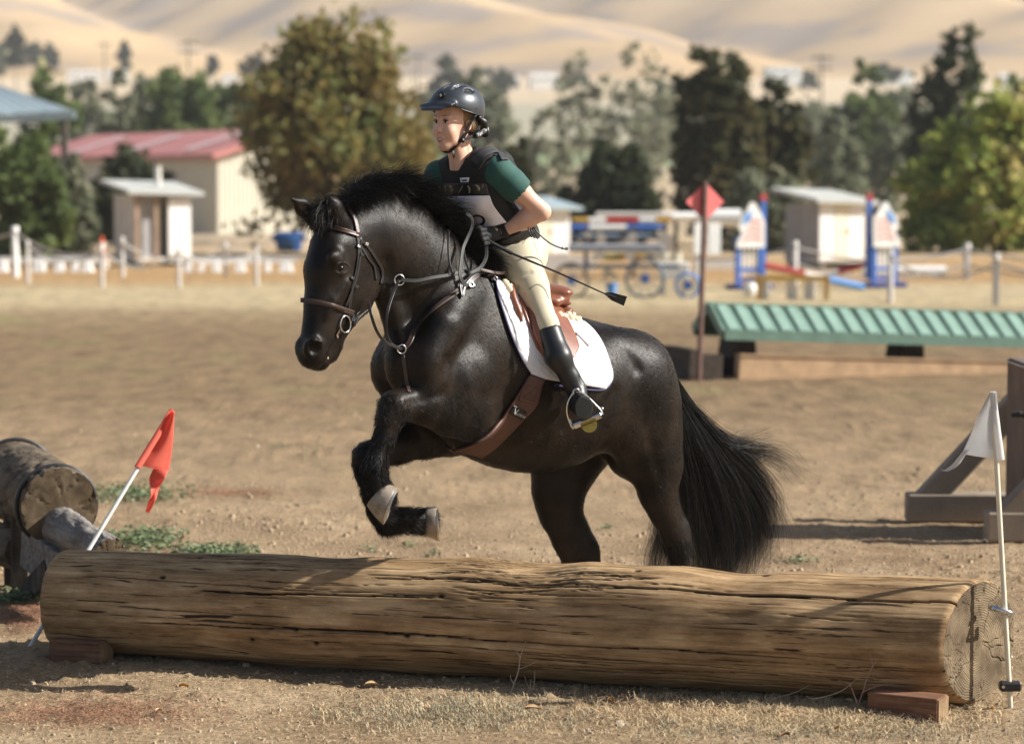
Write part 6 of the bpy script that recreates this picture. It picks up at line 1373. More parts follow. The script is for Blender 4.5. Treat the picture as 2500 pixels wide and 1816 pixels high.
def body():
    lo = np.array([-.9, 10.9, .8]); hi = np.array([.75, 12.9, 2.85]); s = SDF(lo, hi, .009); T = s.tube
    torso_t(s); T([SH_R, RP(1140, 412, 0), SH_L], [.05, .06, .055], None, None, .04)
    T([HF_(1126, 335), RP(1134, 385), RP(1146, 425)], [.040, .042, .058], None, None, .03)
    for a, b, c in ((SH_L, EL_L, WR_L), (SH_R, EL_R, WR_R)):
        T([a, a*.5+b*.5, b], [.054, .047, .041], None, None, .03, k2=.03); T([b, b*.62+c*.38, c], [.042, .043, .028], None, None, .02, k2=.03)
    for h_, t_, kn, cf, an in ((HIPL, THM, KNEE, CALF, ANK), (mirr(HIPL), mirr(THM), KNEE_R, CALF_R, ANK_R)):
        T([h_, t_, kn], [.10, .072, .052], None, None, .05, k2=.04); T([kn, cf, an], [.048, .044, .026], None, None, .03, k2=.03)
    # hands, fist part (fingers follow as curled chains)
    for c, sgn in ((WR_L, 1), (WR_R, -1)):
        h0 = c+(RP(1188, 575, .09)-WR_L if sgn > 0 else np.array([-.03, -.03, -.015])); T([c, h0], [.026, .034], None, None, .02)
    return s
s = body(); V_, Q_ = s.mesh()
# head in finer grid, joined into the same mesh
def head():
    s = SDF(SKC-np.array([.2, .2, .26]), SKC+np.array([.2, .2, .16]), .0034); T = s.tube; E = lambda c, r, k=.02, cut=False: s.ell(F3(*c), r, FAX, k, cut)
    E((-.012, 0, .015), (.108, .081, .105)); E((.042, 0, -.045), (.066, .061, .088), .03)
    E((.056, 0, -.105), (.040, .038, .042), .03)                                   # lower face
    T([F3(.085, 0, -.140), F3(.078, 0, -.146)], [.013, .016], None, None, .03)   # chin
    for q in (1, -1):
        T([F3(.076, q*.012, -.145), F3(.042, q*.038, -.130), F3(-.004, q*.056, -.090)], [.012, .013, .015], None, None, .03)   # jaw
        E((.078, q*.036, -.080), (.022, .022, .026), .03)                           # cheek
        E((.092, q*.029, -.010), (.011, .022, .007), .015)                            # brow
        E((.106, q*.030, -.034), (.016, .017, .011), .012, True)                      # eye socket
        E((.086, q*.030, -.034), (.016, .0155, .013), .005)                           # eyeball + lids
        E((.107, q*.0105, -.079), (.009, .0065, .006), .006)                         # nostril wings
        E((-.012, q*.077, -.045), (.018, .008, .029), .006); E((-.006, q*.085, -.043), (.009, .005, .018), .004, True)   # ear
    T([F3(.102, 0, -.020), F3(.109, 0, -.050), F3(.120, 0, -.071)], [.0065, .0075, .0088], None, None, .016, k2=.01)   # nose
    E((.103, 0, -.108), (.012, .024, .006), .008); E((.099, 0, -.123), (.012, .019, .007), .008)     # lips
    E((.113, 0, -.1155), (.016, .019, .005), .004, True)                                            # open mouth
    T([F3(-.005, 0, -.08), F3(-.02, 0, -.17), F3(-.035, 0, -.24)], [.045, .043, .047], None, None, .025)
    return s
V2_, Q2_ = head().mesh(); V2_ = relax(V2_, Q2_, 1, .3)
person = empty('person', tuple(RP(1268, 612)), 0, 'young rider in dark helmet, green shirt and black vest leaning forward on the horse', 'person')
VV = np.vstack([V_, V2_]); QQ = np.vstack([Q_, Q2_+len(V_)])
np_mesh('body', VV, QQ, M_SKIN, person)
def sdf_part(name, s, mat, parent=person, it=1):
    V, Q = s.mesh(); V = relax(V, Q, it, .4); return np_mesh(name, V, Q, mat, parent), V, Q
# --- shirt: sleeves and yoke ---
s = SDF([-.7, 10.9, 1.7], [.6, 12.6, 2.6], .007)
torso_t(s, .012, .05, 4); s.tube([SH_R, RP(1140, 414, 0), SH_L], [.062, .068, .068], None, None, .04)
for a, b in ((SH_L, EL_L), (SH_R, EL_R)):
    e = a+(b-a)*.60; s.tube([a, a+(b-a)*.3, e], [.068, .067, .068], None, None, .03, k2=.03)
    d = (b-a)/np.linalg.norm(b-a); s.tube([e+d*.045, e+d*.2], [.09, .09], None, None, .0, True)
s.tube([RP(1134, 385), RP(1128, 340)], [.056, .07], None, None, .01, True); s.tube([RP(1122, 436, 0)+RF*.08, RP(1122, 395, 0)+RF*.07], [.012, .068], None, None, .01, True)
# folds
for k, (a, b) in enumerate((((1225, 440, .19), (1268, 470, .22)), ((1215, 455, .19), (1245, 480, .2)), ((1200, 440, .2), (1228, 470, .2)))): s.tube([RP(*a), RP(*b)], [.009, .005], None, None, .014, k != 1)
shirt, SV, SQ = sdf_part('shirt', s, M_SHIRT, it=4)
# --- vest ---
s = SDF([-.75, 10.8, 1.65], [.6, 12.8, 2.65], .007)
torso_t(s, .030, .05, 4); s.tube([RP(1092, 420, -.11), RP(1140, 404, 0), RP(1190, 402, .11)], [.066, .070, .068], None, None, .05)
s.tube([RP(1180, 400, .1), RP(1222, 400, .05), RP(1240, 430, .02)], [.055, .06, .06], None, None, .05)     # back yoke
s.tube([RP(1158, 372, .03), RP(1166, 385, -.01), RP(1110, 392, -.03)], [.02, .026, .02], None, None, .03)   # collar at the back
for a, b in ((SH_L, EL_L), (SH_R, EL_R)):
    d = (b-a)/np.linalg.norm(b-a); s.tube([a+d*.035+RN*(.02 if a is SH_L else -.02), a+d*.3], [.082, .085], None, None, .012, True)
s.tube([RP(1133, 400), RP(1118, 335)], [.050, .085], None, None, .012, True)
s.tube([RP(1122, 442, 0)+RF*.08, RP(1122, 395, 0)+RF*.07], [.010, .066], None, None, .01, True)            # V neck
s.tube([RP(1275, 640), RP(1300, 700)], [.145, .2], None, None, .0, True)
vest, VV_, VQ_ = sdf_part('vest', s, M_VEST)
VESTB = BVHTree.FromPolygons([Vector(v) for v in VV_], [tuple(q) for q in VQ_.tolist()])
SHIRTB = BVHTree.FromPolygons([Vector(v) for v in SV], [tuple(q) for q in SQ.tolist()])
def on_mesh(bvhs, px, py, off):
    r = Vector(ray(px, py)).normalized(); best = None
    for b in bvhs:
        h = b.ray_cast(Vector(CAMP)+r*8, r, 8)
        if h[0] is not None and (best is None or h[3] < best[3]): best = h
    if best is None: return None, None
    return np.array(best[0]+best[1]*off), np.array(best[1])
def drape(name, bvhs, Lc, Rc, nu, nv, off, th, mat, parent, relief=None, smooth=True, fallback=None, mirror=False, it=2):
    """a sheet laid on a surface between two edge curves given as sight lines, with a real thickness"""
    l = spline(Lc, nv); r = spline(Rc, nv); Pn = np.zeros((nv, nu, 3)); Nn = np.zeros((nv, nu, 3)); last = None
    for i in range(nv):
        for j in range(nu):
            q = l[i]+(r[i]-l[i])*j/(nu-1); p, n = on_mesh(bvhs, q[0], q[1], 0)
            if p is None: Pn[i, j] = np.nan; Nn[i, j] = 0
            else: Pn[i, j] = p; Nn[i, j] = n
    bad = np.isnan(Pn[..., 0])
    for i, j in np.argwhere(bad):
        ok = np.argwhere(~bad); k = ok[np.argmin(((ok-[i, j])**2).sum(1))]; q = l[i]+(r[i]-l[i])*j/(nu-1); D = Pn[k[0], k[1]][1]; Pn[i, j] = P(q[0], q[1], D); Nn[i, j] = Nn[k[0], k[1]]
    for _ in range(it):
        for A in (Pn, Nn):
            B = A.copy(); B[1:-1, 1:-1] = (A[:-2, 1:-1]+A[2:, 1:-1]+A[1:-1, :-2]+A[1:-1, 2:]+2*A[1:-1, 1:-1])/6; A[...] = B
    Nn /= np.linalg.norm(Nn, axis=2, keepdims=True)+1e-9
    rel = relief(np.linspace(0, 1, nu)[None, :]+np.zeros((nv, 1)), np.linspace(0, 1, nv)[:, None]+np.zeros((1, nu))) if relief else 0
    top = Pn+Nn*(off+th+(rel if relief else 0))[..., None] if relief else Pn+Nn*(off+th)
    bot = Pn+Nn*off; V = np.vstack([top.reshape(-1, 3), bot.reshape(-1, 3)]); m = nu*nv
    if mirror: V = np.array([mirr(v) for v in V])
    i0 = (np.arange(nv-1)[:, None]*nu+np.arange(nu-1)[None]).ravel(); Q = np.stack([i0, i0+nu, i0+nu+1, i0+1], -1); Qb = Q[:, ::-1]+m; E_ = []
    for i in range(nv-1): E_ += [(i*nu, i*nu+m, (i+1)*nu+m, (i+1)*nu), (i*nu+nu-1, (i+1)*nu+nu-1, (i+1)*nu+nu-1+m, i*nu+nu-1+m)]
    for j in range(nu-1): E_ += [(j, j+1, j+1+m, j+m), ((nv-1)*nu+j, (nv-1)*nu+j+m, (nv-1)*nu+j+1+m, (nv-1)*nu+j+1)]
    Q = np.vstack([Q, Qb, np.array(E_)])
    if mirror: Q = Q[:, ::-1]
    o = np_mesh(name, V, Q, mat, parent, smooth); o.data.shade_smooth() if smooth else None
    return o
HB = [HBV]
# bib with number, camouflage-like band, badge
M_BIB = simple('shiny_white_bib', (.84, .83, .90), .3, 0, .04, 9, .25, 22, coat=.15); M_BAND = simple('black_plastic_band', (.012, .012, .012), .3); M_KHAKI = simple('khaki_print', (.30, .25, .15), .5); M_INK = simple('black_ink', (.006, .006, .006), .4)
VB = [VESTB, SHIRTB]
bib = drape('number_bib', VB, [(1066, 480), (1078, 515), (1100, 545), (1118, 575)], [(1195, 477), (1204, 500), (1218, 520), (1236, 542)], 40, 24, .004, .004, M_BIB, person, lambda u, v: .0025*np.sin(u*17+v*5)*np.sin(v*6))
drape('bib_band', VB, [(1040, 449), (1044, 463), (1060, 480)], [(1187, 446), (1190, 460), (1194, 476)], 30, 8, .005, .003, M_BAND, person)
for k, q in enumerate((((1068, 452), (1076, 474), 1083, 1), ((1088, 451), (1088, 475), 1096, 1), ((1100, 451), (1104, 474), 1112, 1), ((1133, 450), (1122, 474), 1131, 1), ((1142, 452), (1146, 472), 1151, 1), ((1160, 450), (1168, 466), 1172, 1), ((1178, 448), (1176, 460), 1183, 1), ((1046, 453), (1052, 470), 1062, 1))):
    a, b, x2, _ = q; dx = x2-a[0]; drape('printed_shape', VB, [a, ((a[0]+b[0])/2+2, (a[1]+b[1])/2), b], [(a[0]+dx*.5, a[1]+1), ((a[0]+b[0])/2+dx*.7, (a[1]+b[1])/2), (b[0]+dx*.35, b[1]-1)], 4, 5, .0095, .0006, M_KHAKI, person)
drape('badge', VB, [(1125, 434), (1127, 445)], [(1147, 433), (1145, 444)], 5, 4, .006, .002, M_WHITE, person); drape('badge_print', VB, [(1129, 438), (1130, 443)], [(1143, 437), (1142, 442)], 4, 3, .0085, .0005, simple('blue_print', (.08, .14, .35), .5), person)
def strap_on(name, bvhs, pts, wd, off, th, mat, parent, n=30, fallback=None, relief=False):
    """flat strap following sight-line points over a surface"""
    q = spline(pts, n); Pn = []; Nn = []
    for x in q:
        p, nn = on_mesh(bvhs, x[0], x[1], 0)
        if p is None: Pn.append(None); Nn.append(None)
        else: Pn.append(p); Nn.append(nn)
    good = [i for i in range(n) if Pn[i] is not None]
    for i in range(n):
        if Pn[i] is None:
            g = min(good, key=lambda z: abs(z-i)); Pn[i] = P(q[i][0], q[i][1], Pn[g][1]-.01); Nn[i] = Nn[g]
    A = np.array(Pn); N_ = np.array(Nn)
    for _ in range(4):
        A[1:-1] = (A[:-2]+2*A[1:-1]+A[2:])/4; N_[1:-1] = (N_[:-2]+2*N_[1:-1]+N_[2:])/4
    N_ /= np.linalg.norm(N_, axis=1)[:, None]; T_ = np.gradient(A, axis=0); T_ /= np.linalg.norm(T_, axis=1)[:, None]; S_ = np.cross(T_, N_); S_ /= np.linalg.norm(S_, axis=1)[:, None]
    return band(name, A+N_*off, T_, S_, N_, wd, th, mat, parent)
def band(name, A, T_, S_, N_, wd, th, mat, parent):
    n = len(A); V = []; F = []; prof = [(-.5, 0), (-.5, .7), (-.36, 1), (-.2, .82), (.2, .82), (.36, 1), (.5, .7), (.5, 0)]; m = len(prof)
    wd_ = wd if hasattr(wd, '__len__') else [wd]*n
    for i in range(n):
        for a, b in prof: V.append(A[i]+S_[i]*a*wd_[i]+N_[i]*b*th)
    for i in range(n-1):
        for k in range(m): F.append((i*m+k, i*m+(k+1) % m, (i+1)*m+(k+1) % m, (i+1)*m+k))
    F += [tuple(range(m))[::-1], tuple((n-1)*m+k for k in range(m))]
    return mesh(name, V, F, mat, parent, True, parent is not None)
def band_free(name, pts, wd, th, mat, parent, n=30, face=(0, -1, .2), tw=0):
    A = spline(pts, n); T_ = np.gradient(A, axis=0); T_ /= np.linalg.norm(T_, axis=1)[:, None]; f = np.array(face, float); N_ = f-T_*(T_@f)[:, None]; N_ /= np.linalg.norm(N_, axis=1)[:, None]
    if tw:
        a = np.linspace(0, tw, n)[:, None]; N_ = N_*np.cos(a)+np.cross(T_, N_)*np.sin(a)
    return band(name, A, T_, np.cross(T_, N_), N_, wd, th, mat, parent)
# number 3
def px_arc(cx, cy, rx, ry, a0, a1, n=9): return [(cx+rx*math.cos(R(a)), cy-ry*math.sin(R(a))) for a in np.linspace(a0, a1, n)]
strap_on('number_three', VB, px_arc(1166, 536, 17, 13, 160, -80), .012, .0095, .0008, M_INK, person, 24); strap_on('number_three', VB, px_arc(1168, 563, 19, 14, 85, -150), .012, .0095, .0008, M_INK, person, 24)
# vest trims: shoulder strap, lacing, waist belt, toggle cord
M_VTR = simple('grey_black_webbing', (.03, .03, .033), .7)
strap_on('shoulder_strap', VB, [(1158, 398), (1176, 378), (1198, 368), (1218, 372), (1232, 392)], .045, .003, .006, M_VTR, person)
strap_on('shoulder_strap', VB, [(1168, 410), (1180, 392), (1198, 382), (1212, 384)], .02, .009, .006, M_VEST, person)
for i in range(9): strap_on('lacing', VB, [(1236+i*2.2+(i % 2)*8, 492+i*3.5), (1248+i*2.2-(i % 2)*8, 495+i*3.5)], .004, .004, .005, M_BOOT, person, 8)
# --- breeches ---
s = SDF([-.7, 11.0, .95], [.75, 13.0, 2.3], .008)
s.tube([RP(1240, 577), RP(1268, 614), RP(1272, 628)], [.098, .122, .115], [.125, .138, .125], RN, .04, k2=.04)
for f_ in (lambda p: p, mirr):
    s.tube([f_(HIPL), f_(THM), f_(KNEE)], [.112, .076, .054], None, None, .05, k2=.05); s.tube([f_(KNEE), f_(KNEE*.6+CALF*.4)], [.058, .054], None, None, .02)
s.tube([RP(1222, 632, .04), RP(1262, 668, .1), RP(1290, 700, .14)], [.075, .08, .07], None, None, .05)
s.tube([RP(1212, 548), RP(1195, 520)], [.12, .14], [.2, .2], RN, .005, True)
for a, b, r_ in (((1205, 650, .17), (1268, 634, .22), .009), ((1215, 668, .16), (1285, 650, .22), .009), ((1236, 686, .16), (1296, 666, .23), .008), ((1262, 722, .2), (1302, 712, .24), .005), ((1300, 770, .26), (1330, 764, .28), .005), ((1250, 610, .2), (1300, 600, .22), .005), ((1262, 628, .2), (1305, 622, .22), .005), ((1255, 705, .17), (1285, 690, .21), .005)): s.tube([RP(*a), RP(*b)], [r_, r_*.5], None, None, .014, True)
br, BV_, BQ_ = sdf_part('breeches', s, M_BREECH); BRB = BVHTree.FromPolygons([Vector(v) for v in BV_], [tuple(q) for q in BQ_.tolist()])
M_SEAM = simple('grey_seam', (.25, .24, .18), .7)
strap_on('seam', [BRB], [(1292, 706), (1312, 694), (1330, 706), (1340, 730)], .006, .0, .002, M_SEAM, person); strap_on('seam', [BRB], [(1300, 570), (1306, 600), (1322, 640), (1334, 690)], .003, .0, .0015, M_SEAM, person)
strap_on('seam', [BRB], [(1276, 596), (1282, 588), (1278, 583), (1252, 593)], .003, .0, .0015, M_SEAM, person)
strap_on('belt', [BRB, VESTB], [(1222, 594), (1250, 583), (1280, 570), (1303, 557)], .052, .004, .006, M_BOOT, person); strap_on('belt_label', [BRB, VESTB], [(1250, 597), (1268, 589)], .02, .012, .003, M_INK, person, 8)
strap_on('belt_lettering', [BRB, VESTB], [(1254, 595.5), (1265, 590.5)], .007, .0155, .0005, M_WHITE, person, 8)
A3 = [RP(1296, 545, .2), RP(1303, 556, .24), RP(1316, 572, .26), RP(1343, 594, .27), RP(1371, 606, .28), RP(1386, 608, .28)]
o = MB().tube(spline(A3, 24), .0042, 6); o.tube([A3[-1]-np.array([.012, 0, -.002]), A3[-1]], [.008, .006], 8); o.tube([A3[-1]-np.array([.03, 0, -.004]), A3[-1]-np.array([.022, 0, -.003])], .007, 8); o.build('vest_cord', M_BOOT, person, True, True)
for k in range(3): MB().tube(spline([RP(1288+4*k, 552, .23), RP(1292+6*k, 566, .25), RP(1298+7*k, 580+2*k, .25)], 8), .003, 5).build('vest_cord', M_BOOT, person, True, True)
# --- boots ---
def boot(f_):
    s = SDF([-.5, 11.0, .6], [.9, 13.2, 1.7], .007) ; k_, c_, a_ = f_(KNEE), f_(CALF), f_(ANK)
    top = k_*.75+c_*.25
    s.tube([top, c_, c_*.35+a_*.65, a_], [.060, .058, .042, .039], None, None, .02, k2=.03)
    toe = f_(ANK+np.array([.035, -.115, -.085])); heel = f_(ANK+np.array([-.01, .05, -.075]))
    s.tube([a_, f_(ANK+np.array([.01, -.03, -.05]))], [.043, .045], None, None, .03)
    s.tube([heel, f_(ANK+np.array([.012, -.05, -.075])), toe], [.034, .036, .034], None, None, .03, k2=.03)
    d = (k_-c_)/np.linalg.norm(k_-c_); s.ell(top+d*.075-f_(RF)*0, (.09, .09, .055), None, .0, True)
    for z in (.02, .035, .05): s.tube([f_(ANK+np.array([-.05, -.03, z])), f_(ANK+np.array([.05, -.03, z+.01]))], .003, None, None, .01, True)
    return s
for f_ in (lambda p: np.asarray(p), mirr): sdf_part('boot', boot(f_), M_BOOT)
# boot top point behind the knee and its zip flap
# --- gloved hands with curled fingers ---
def hand(w_, fist, fwd, up_, sgn):
    s = SDF(fist-.13, fist+.13, .004); up_ = up_/np.linalg.norm(up_); sd = np.cross(fwd, up_); sd /= np.linalg.norm(sd)
    s.tube([w_, w_*.4+fist*.6, fist], [.034, .033, .034], [.03, .027, .026], sd, .01, k2=.02)
    for i, (l, r) in enumerate(((1.0, .0125), (1.06, .013), (1.0, .0125), (.85, .011))):
        b = fist+fwd*.022+up_*(.033-.022*i); a1 = b+fwd*.026*l+sd*sgn*.012; a2 = a1-fwd*.004+sd*sgn*.03; a3 = a2-fwd*.026*l+sd*sgn*.004
        s.tube([b, a1, a2, a3], [r*1.1, r, r*.95, r*.85], None, None, .004, k2=.008)
    t0 = fist+up_*.03-fwd*.01; s.tube([t0, t0+fwd*.035+up_*.012+sd*sgn*.012, t0+fwd*.055+sd*sgn*.03+up_*.004], [.017, .0135, .012], None, None, .008, k2=.01)
    return s
FIST_L = RP(1180, 577, .10); FIST_R = RP(1143, 572, -.06)
fw_ = (FIST_L-WR_L); fw_ /= np.linalg.norm(fw_)
sdf_part('glove', hand(WR_L+(WR_L-FIST_L)*.0, FIST_L, fw_, np.array([-.25, -.1, 1.0]), -1), M_GLOVE)
fr2 = (FIST_R-WR_R); fr2 /= np.linalg.norm(fr2); sdf_part('glove', hand(WR_R, FIST_R, RF*.8-RN*.1-Z*.3, np.array([0, 0, 1.0]), 1), M_GLOVE)
ca = WR_L+(EL_L-WR_L)*.02; cb = WR_L+(EL_L-WR_L)*.16
MB().tube([ca-fw_*.02, ca, cb], [.034, .038, .038], 20).build('glove_cuff', M_GLOVE, person, True, True)
p_ = P(1211, 562, cb[1]-.045); MB().box(p_+np.array([0, 0, 0]), (.014, .004, .016), Matrix.Rotation(R(25), 3, 'Y'), .001).build('cuff_badge', simple('gold_print', (.5, .42, .25), .5), person, False, True)
# --- hair ---
M_HAIRP = simple('light_brown_hair', (.24, .14, .065), .5, 0, .25, 60, .6, 180)
s = SDF(SKC-.2, SKC+.2, .005); s.ell(F3(-.022, 0, .012), (.108, .087, .108), FAX, .01); s.ell(F3(.045, 0, -.03), (.085, .062, .14), FAX, .01, True); s.ell(F3(.06, 0, -.0), (.06, .082, .06), FAX, .01, True); s.ell(F3(-.01, .085, -.055), (.03, .02, .025), FAX, .005, True)
s.ell(F3(-.045, .068, -.045), (.035, .022, .035), FAX, .01)
sdf_part('hair', s, M_HAIRP)
# hair net threads over the bun beside the ear
for i in range(8): MB().tube(spline([F3(-.02-.006*i, .0935, -.012), F3(-.03-.006*i, .0985-.0006*i*i, -.045), F3(-.035-.005*i, .090, -.075)], 6), .0008, 4).build('hair_net', M_HELMD, person, False, True)
# --- eyes, teeth, lips, brows ---
M_EW = simple('eye_white', (.7, .66, .62), .2, 0, .02, 10); M_IR = simple('dark_brown_iris', (.03, .014, .008), .15); M_LIP = simple('pink_lips', (.46, .20, .17), .4, 0, .08, 60); M_BROW = simple('brown_brow', (.20, .115, .06), .8)
for q in (1, -1):
    ball('eye', F3(.0905, q*.0295, -.034), .0122, M_EW, person, (1.05, 1, .78), FAX, 18)
    g = F3(.1005, q*.0285+.002, -.034); ball('iris', g, .0068, M_IR, person, (.7, 1, 1), FAX, 14)
    MB().tube(spline([F3(.0985, q*.016, -.0305), F3(.1045, q*.030, -.0245), F3(.0955, q*.044, -.0315)], 8), [.0016, .002, .0026, .0028, .0028, .0026, .0022, .0014], 6).build('upper_eyelid', simple('eyelash_brown', (.05, .028, .02), .7), person, True, True)
    MB().tube(spline([F3(.1055, q*.013, -.0125), F3(.1045, q*.030, -.0055), F3(.0915, q*.049, -.0125)], 8), [.0012, .0018, .002, .002, .0018, .0016, .0012, .0008], 6).build('eyebrow', M_BROW, person, True, True)
MB().tube(spline([F3(.0965, -.021, -.111), F3(.1105, -.009, -.1075), F3(.1105, .009, -.1075), F3(.0965, .022, -.111)], 10), [.001, .0022, .0028, .003, .0027, .0027, .003, .0028, .0022, .001], 8).build('upper_lip', M_LIP, person, True, True)
MB().tube(spline([F3(.0965, -.021, -.112), F3(.1065, -.009, -.1225), F3(.1065, .009, -.1225), F3(.0965, .022, -.112)], 10), [.001, .0024, .0034, .0038, .004, .004, .0038, .0034, .0024, .001], 8).build('lower_lip', M_LIP, person, True, True)
MB().tube(spline([F3(.0955, -.014, -.1138), F3(.1025, 0, -.1138), F3(.0955, .015, -.1138)], 8), .0048, 8).build('teeth', simple('teeth', (.75, .70, .62), .3), person, True, True)
ball('mole', F3(.066, .058, -.072), .0018, M_BROW, person, (1, 1, 1), FAX, 8)
# --- helmet ---
HC = SKC+FF*-.016+Z*.035
def H3(f, l, z): return HC+FF*f+FN*l+Z*z
s = SDF(HC-np.array([.26, .26, .24]), HC+np.array([.26, .26, .2]), .0042)
RH = np.array([.150, .118, .112], np.float32)
def shell(X):
    q = (X-HC.astype(np.float32))@FAX.T.astype(np.float32); f, l, z = q[..., 0], q[..., 1], q[..., 2]
    zs = np.where(z < 0, z*.82, z)
    def ell_(r): k0 = np.sqrt((f/r[0])**2+(l/r[1])**2+(zs/r[2])**2); k1 = np.sqrt((f/r[0]**2)**2+(l/r[1]**2)**2+(zs/r[2]**2)**2)+1e-9; return k0*(k0-1)/k1
    d = np.maximum(ell_(RH), -ell_(RH-np.float32(.016)))
    zc = np.interp(f, [-.2, -.13, -.085, -.062, -.045, -.02, .02, .07, .16], [-.105, -.118, -.115, -.06, -.040, -.040, -.032, -.012, .012])
    return np.maximum(d, zc-z)
s.put(shell, HC-.2, HC+.2, 0)
s.tube([H3(.120, 0, .016), H3(.150, 0, .004), H3(.182, 0, -.014)], [.014, .010, .008], [.098, .09, .068], FN, .02, k2=.02)               # visor
s.ell(H3(.125, 0, -.052), (.085, .095, .040), FAX, .006, True)
for l, f0, f1, z, dz in ((0, .02, .1, .118, .006), (.045, .0, .085, .105, .007), (-.045, .0, .085, .105, .007), (.085, -.02, .045, .082, .008), (.035, -.11, -.06, .098, .007), (-.035, -.11, -.06, .098, .007)):
    a = np.array([f0, l, 0]); n_ = []
    for f in np.linspace(f0, f1, 4): zz = RH[2]*math.sqrt(max(.02, 1-(f/RH[0])**2-(l/RH[1])**2)); n_.append(H3(f, l, zz))
    s.tube(n_, [.005, dz*1.6, dz*1.6, .005], None, None, .004, True)
helmet, _, _ = sdf_part('helmet', s, M_HELM, person, 1)
ball('helmet_lining', H3(-.01, 0, .03), 1, M_HELMD, person, (.118, .098, .068), FAX, 24)
s = SDF(HC-.22, HC+.22, .006)      # black lower liner behind the ear and brim edge
s.tube([H3(-.040, .100, -.048), H3(-.075, .098, -.07), H3(-.105, .082, -.115), H3(-.135, .0, -.12)], [.012, .016, .02, .02], None, None, .02, k2=.02); s.tube([H3(-.105, -.082, -.115), H3(-.135, .0, -.12)], [.02, .02], None, None, .02)
sdf_part('helmet_pad', s, M_HELMD)
MB().tube(spline([H3(.085, .098, -.012), H3(.06, .108, -.02), H3(.03, .117, -.028), H3(-.01, .118, -.036)], 26), .0042, 6).build('visor_edge', M_HELMD, person, True, True)
p_ = H3(.138, .022, .052); ball('helmet_emblem', p_, .020, M_HELMD, person, (.35, 1.25, .75), FAX, 16); ball('emblem_shield', p_+FF*.0065+FN*.004, .008, M_GALV, person, (.4, .8, 1), FAX, 12)
ball('rivet', H3(.0, .1165, -.008), .0045, M_HELMD, person, (1, 1, 1), FAX, 10)
# --- chin straps ---
def st3(name, pts, wd, th=.003, n=16, face=None): return band_free(name, pts, wd, th, M_HELMD, person, n, FN*1.0+FF*.25 if face is None else face)
st3('chin_strap', [H3(-.005, .108, -.035), F3(-.003, .089, -.04), F3(.012, .078, -.085), F3(.035, .060, -.122), F3(.055, .035, -.158), F3(.05, 0, -.176)], .017)
st3('chin_strap', [H3(-.098, .092, -.108), F3(-.06, .088, -.088), F3(-.015, .080, -.105), F3(.025, .068, -.118)], .013)
st3('chin_strap', [F3(.05, 0, -.176), F3(.055, -.035, -.158), F3(.03, -.07, -.11), F3(0, -.09, -.04)], .015)
tg = st3('strap_label', [H3(-.105, .098, -.092), H3(-.07, .104, -.112), F3(-.038, .0935, -.098)], .024, .003)
ball('strap_buckle', F3(.027, .073, -.120), .012, M_HELMD, person, (1, .6, 1), FAX, 12); st3('strap_end', [F3(.05, .03, -.165), F3(.048, .034, -.185), F3(.042, .03, -.198)], .012)
def lettering(name, text, origin, xdir, ydir, size, mat, parent, depth=.0006):
    """flat print: letters as a thin mesh on a surface"""
    cu = bpy.data.curves.new('t', 'FONT'); cu.body = text; cu.size = 1; cu.extrude = 0; cu.resolution_u = 3; cu.align_x = 'CENTER'; cu.align_y = 'CENTER'; ob = bpy.data.objects.new('t', cu); COL.objects.link(ob)
    bpy.context.view_layer.update(); me = bpy.data.meshes.new_from_object(ob.evaluated_get(bpy.context.evaluated_depsgraph_get()))
    xd = np.array(xdir, float); xd /= np.linalg.norm(xd); yd = np.array(ydir, float); yd -= xd*(yd@xd); yd /= np.linalg.norm(yd); nn = np.cross(xd, yd)
    co = np.array([v.co[:] for v in me.vertices]); W_ = np.array(origin)+(co[:, :1]*xd+co[:, 1:2]*yd)*size+nn*depth
    F = [tuple(p.vertices) for p in me.polygons]; bpy.data.objects.remove(ob); bpy.data.curves.remove(cu); bpy.data.meshes.remove(me)
    return mesh(name, W_, F, mat, parent, False, parent is not None)
M_WPRT = simple('white_print', (.8, .8, .8), .5)
a, b, c = H3(-.105, .098, -.092), H3(-.07, .104, -.112), F3(-.038, .0935, -.098)
xd = (c-a)*-1.0; xd = -xd if xd[0] < 0 else xd
lettering('strap_lettering', 'Tipperary', (a+b+c)/3+(FN*1.0+FF*.2)*.0065, xd, np.cross(FN, xd) if np.cross(FN, xd)[2] > 0 else -np.cross(FN, xd), .0215, M_WPRT, person)
# ================= TACK =================
M_BRN = simple('chestnut_saddle_leather', (.20, .07, .038), .35, 0, .18, 14, .2, 90, coat=.12); M_BRND = simple('dark_brown_leather', (.055, .026, .018), .42, 0, .2, 18, .2, 120)
M_BLKL = simple('black_bridle_leather', (.016, .014, .014), .38, 0, .2, 20, .2, 140); M_GREYL = simple('grey_black_rubber_rein', (.018, .019, .0185), .6, 0, .15, 30, .4, 200); M_BRL = simple('brown_raised_leather', (.055, .033, .025), .4, 0, .2, 18)
M_PAD = simple('white_quilted_cotton', (.70, .70, .72), .85, 0, .02, 20, .25, 160); M_FLEECE = simple('cream_fleece', (.66, .56, .40), .95, 0, .1, 40, 1.2, 60); M_CHROME = simple('polished_steel', (.7, .7, .7), .16, 1, .05, 20)
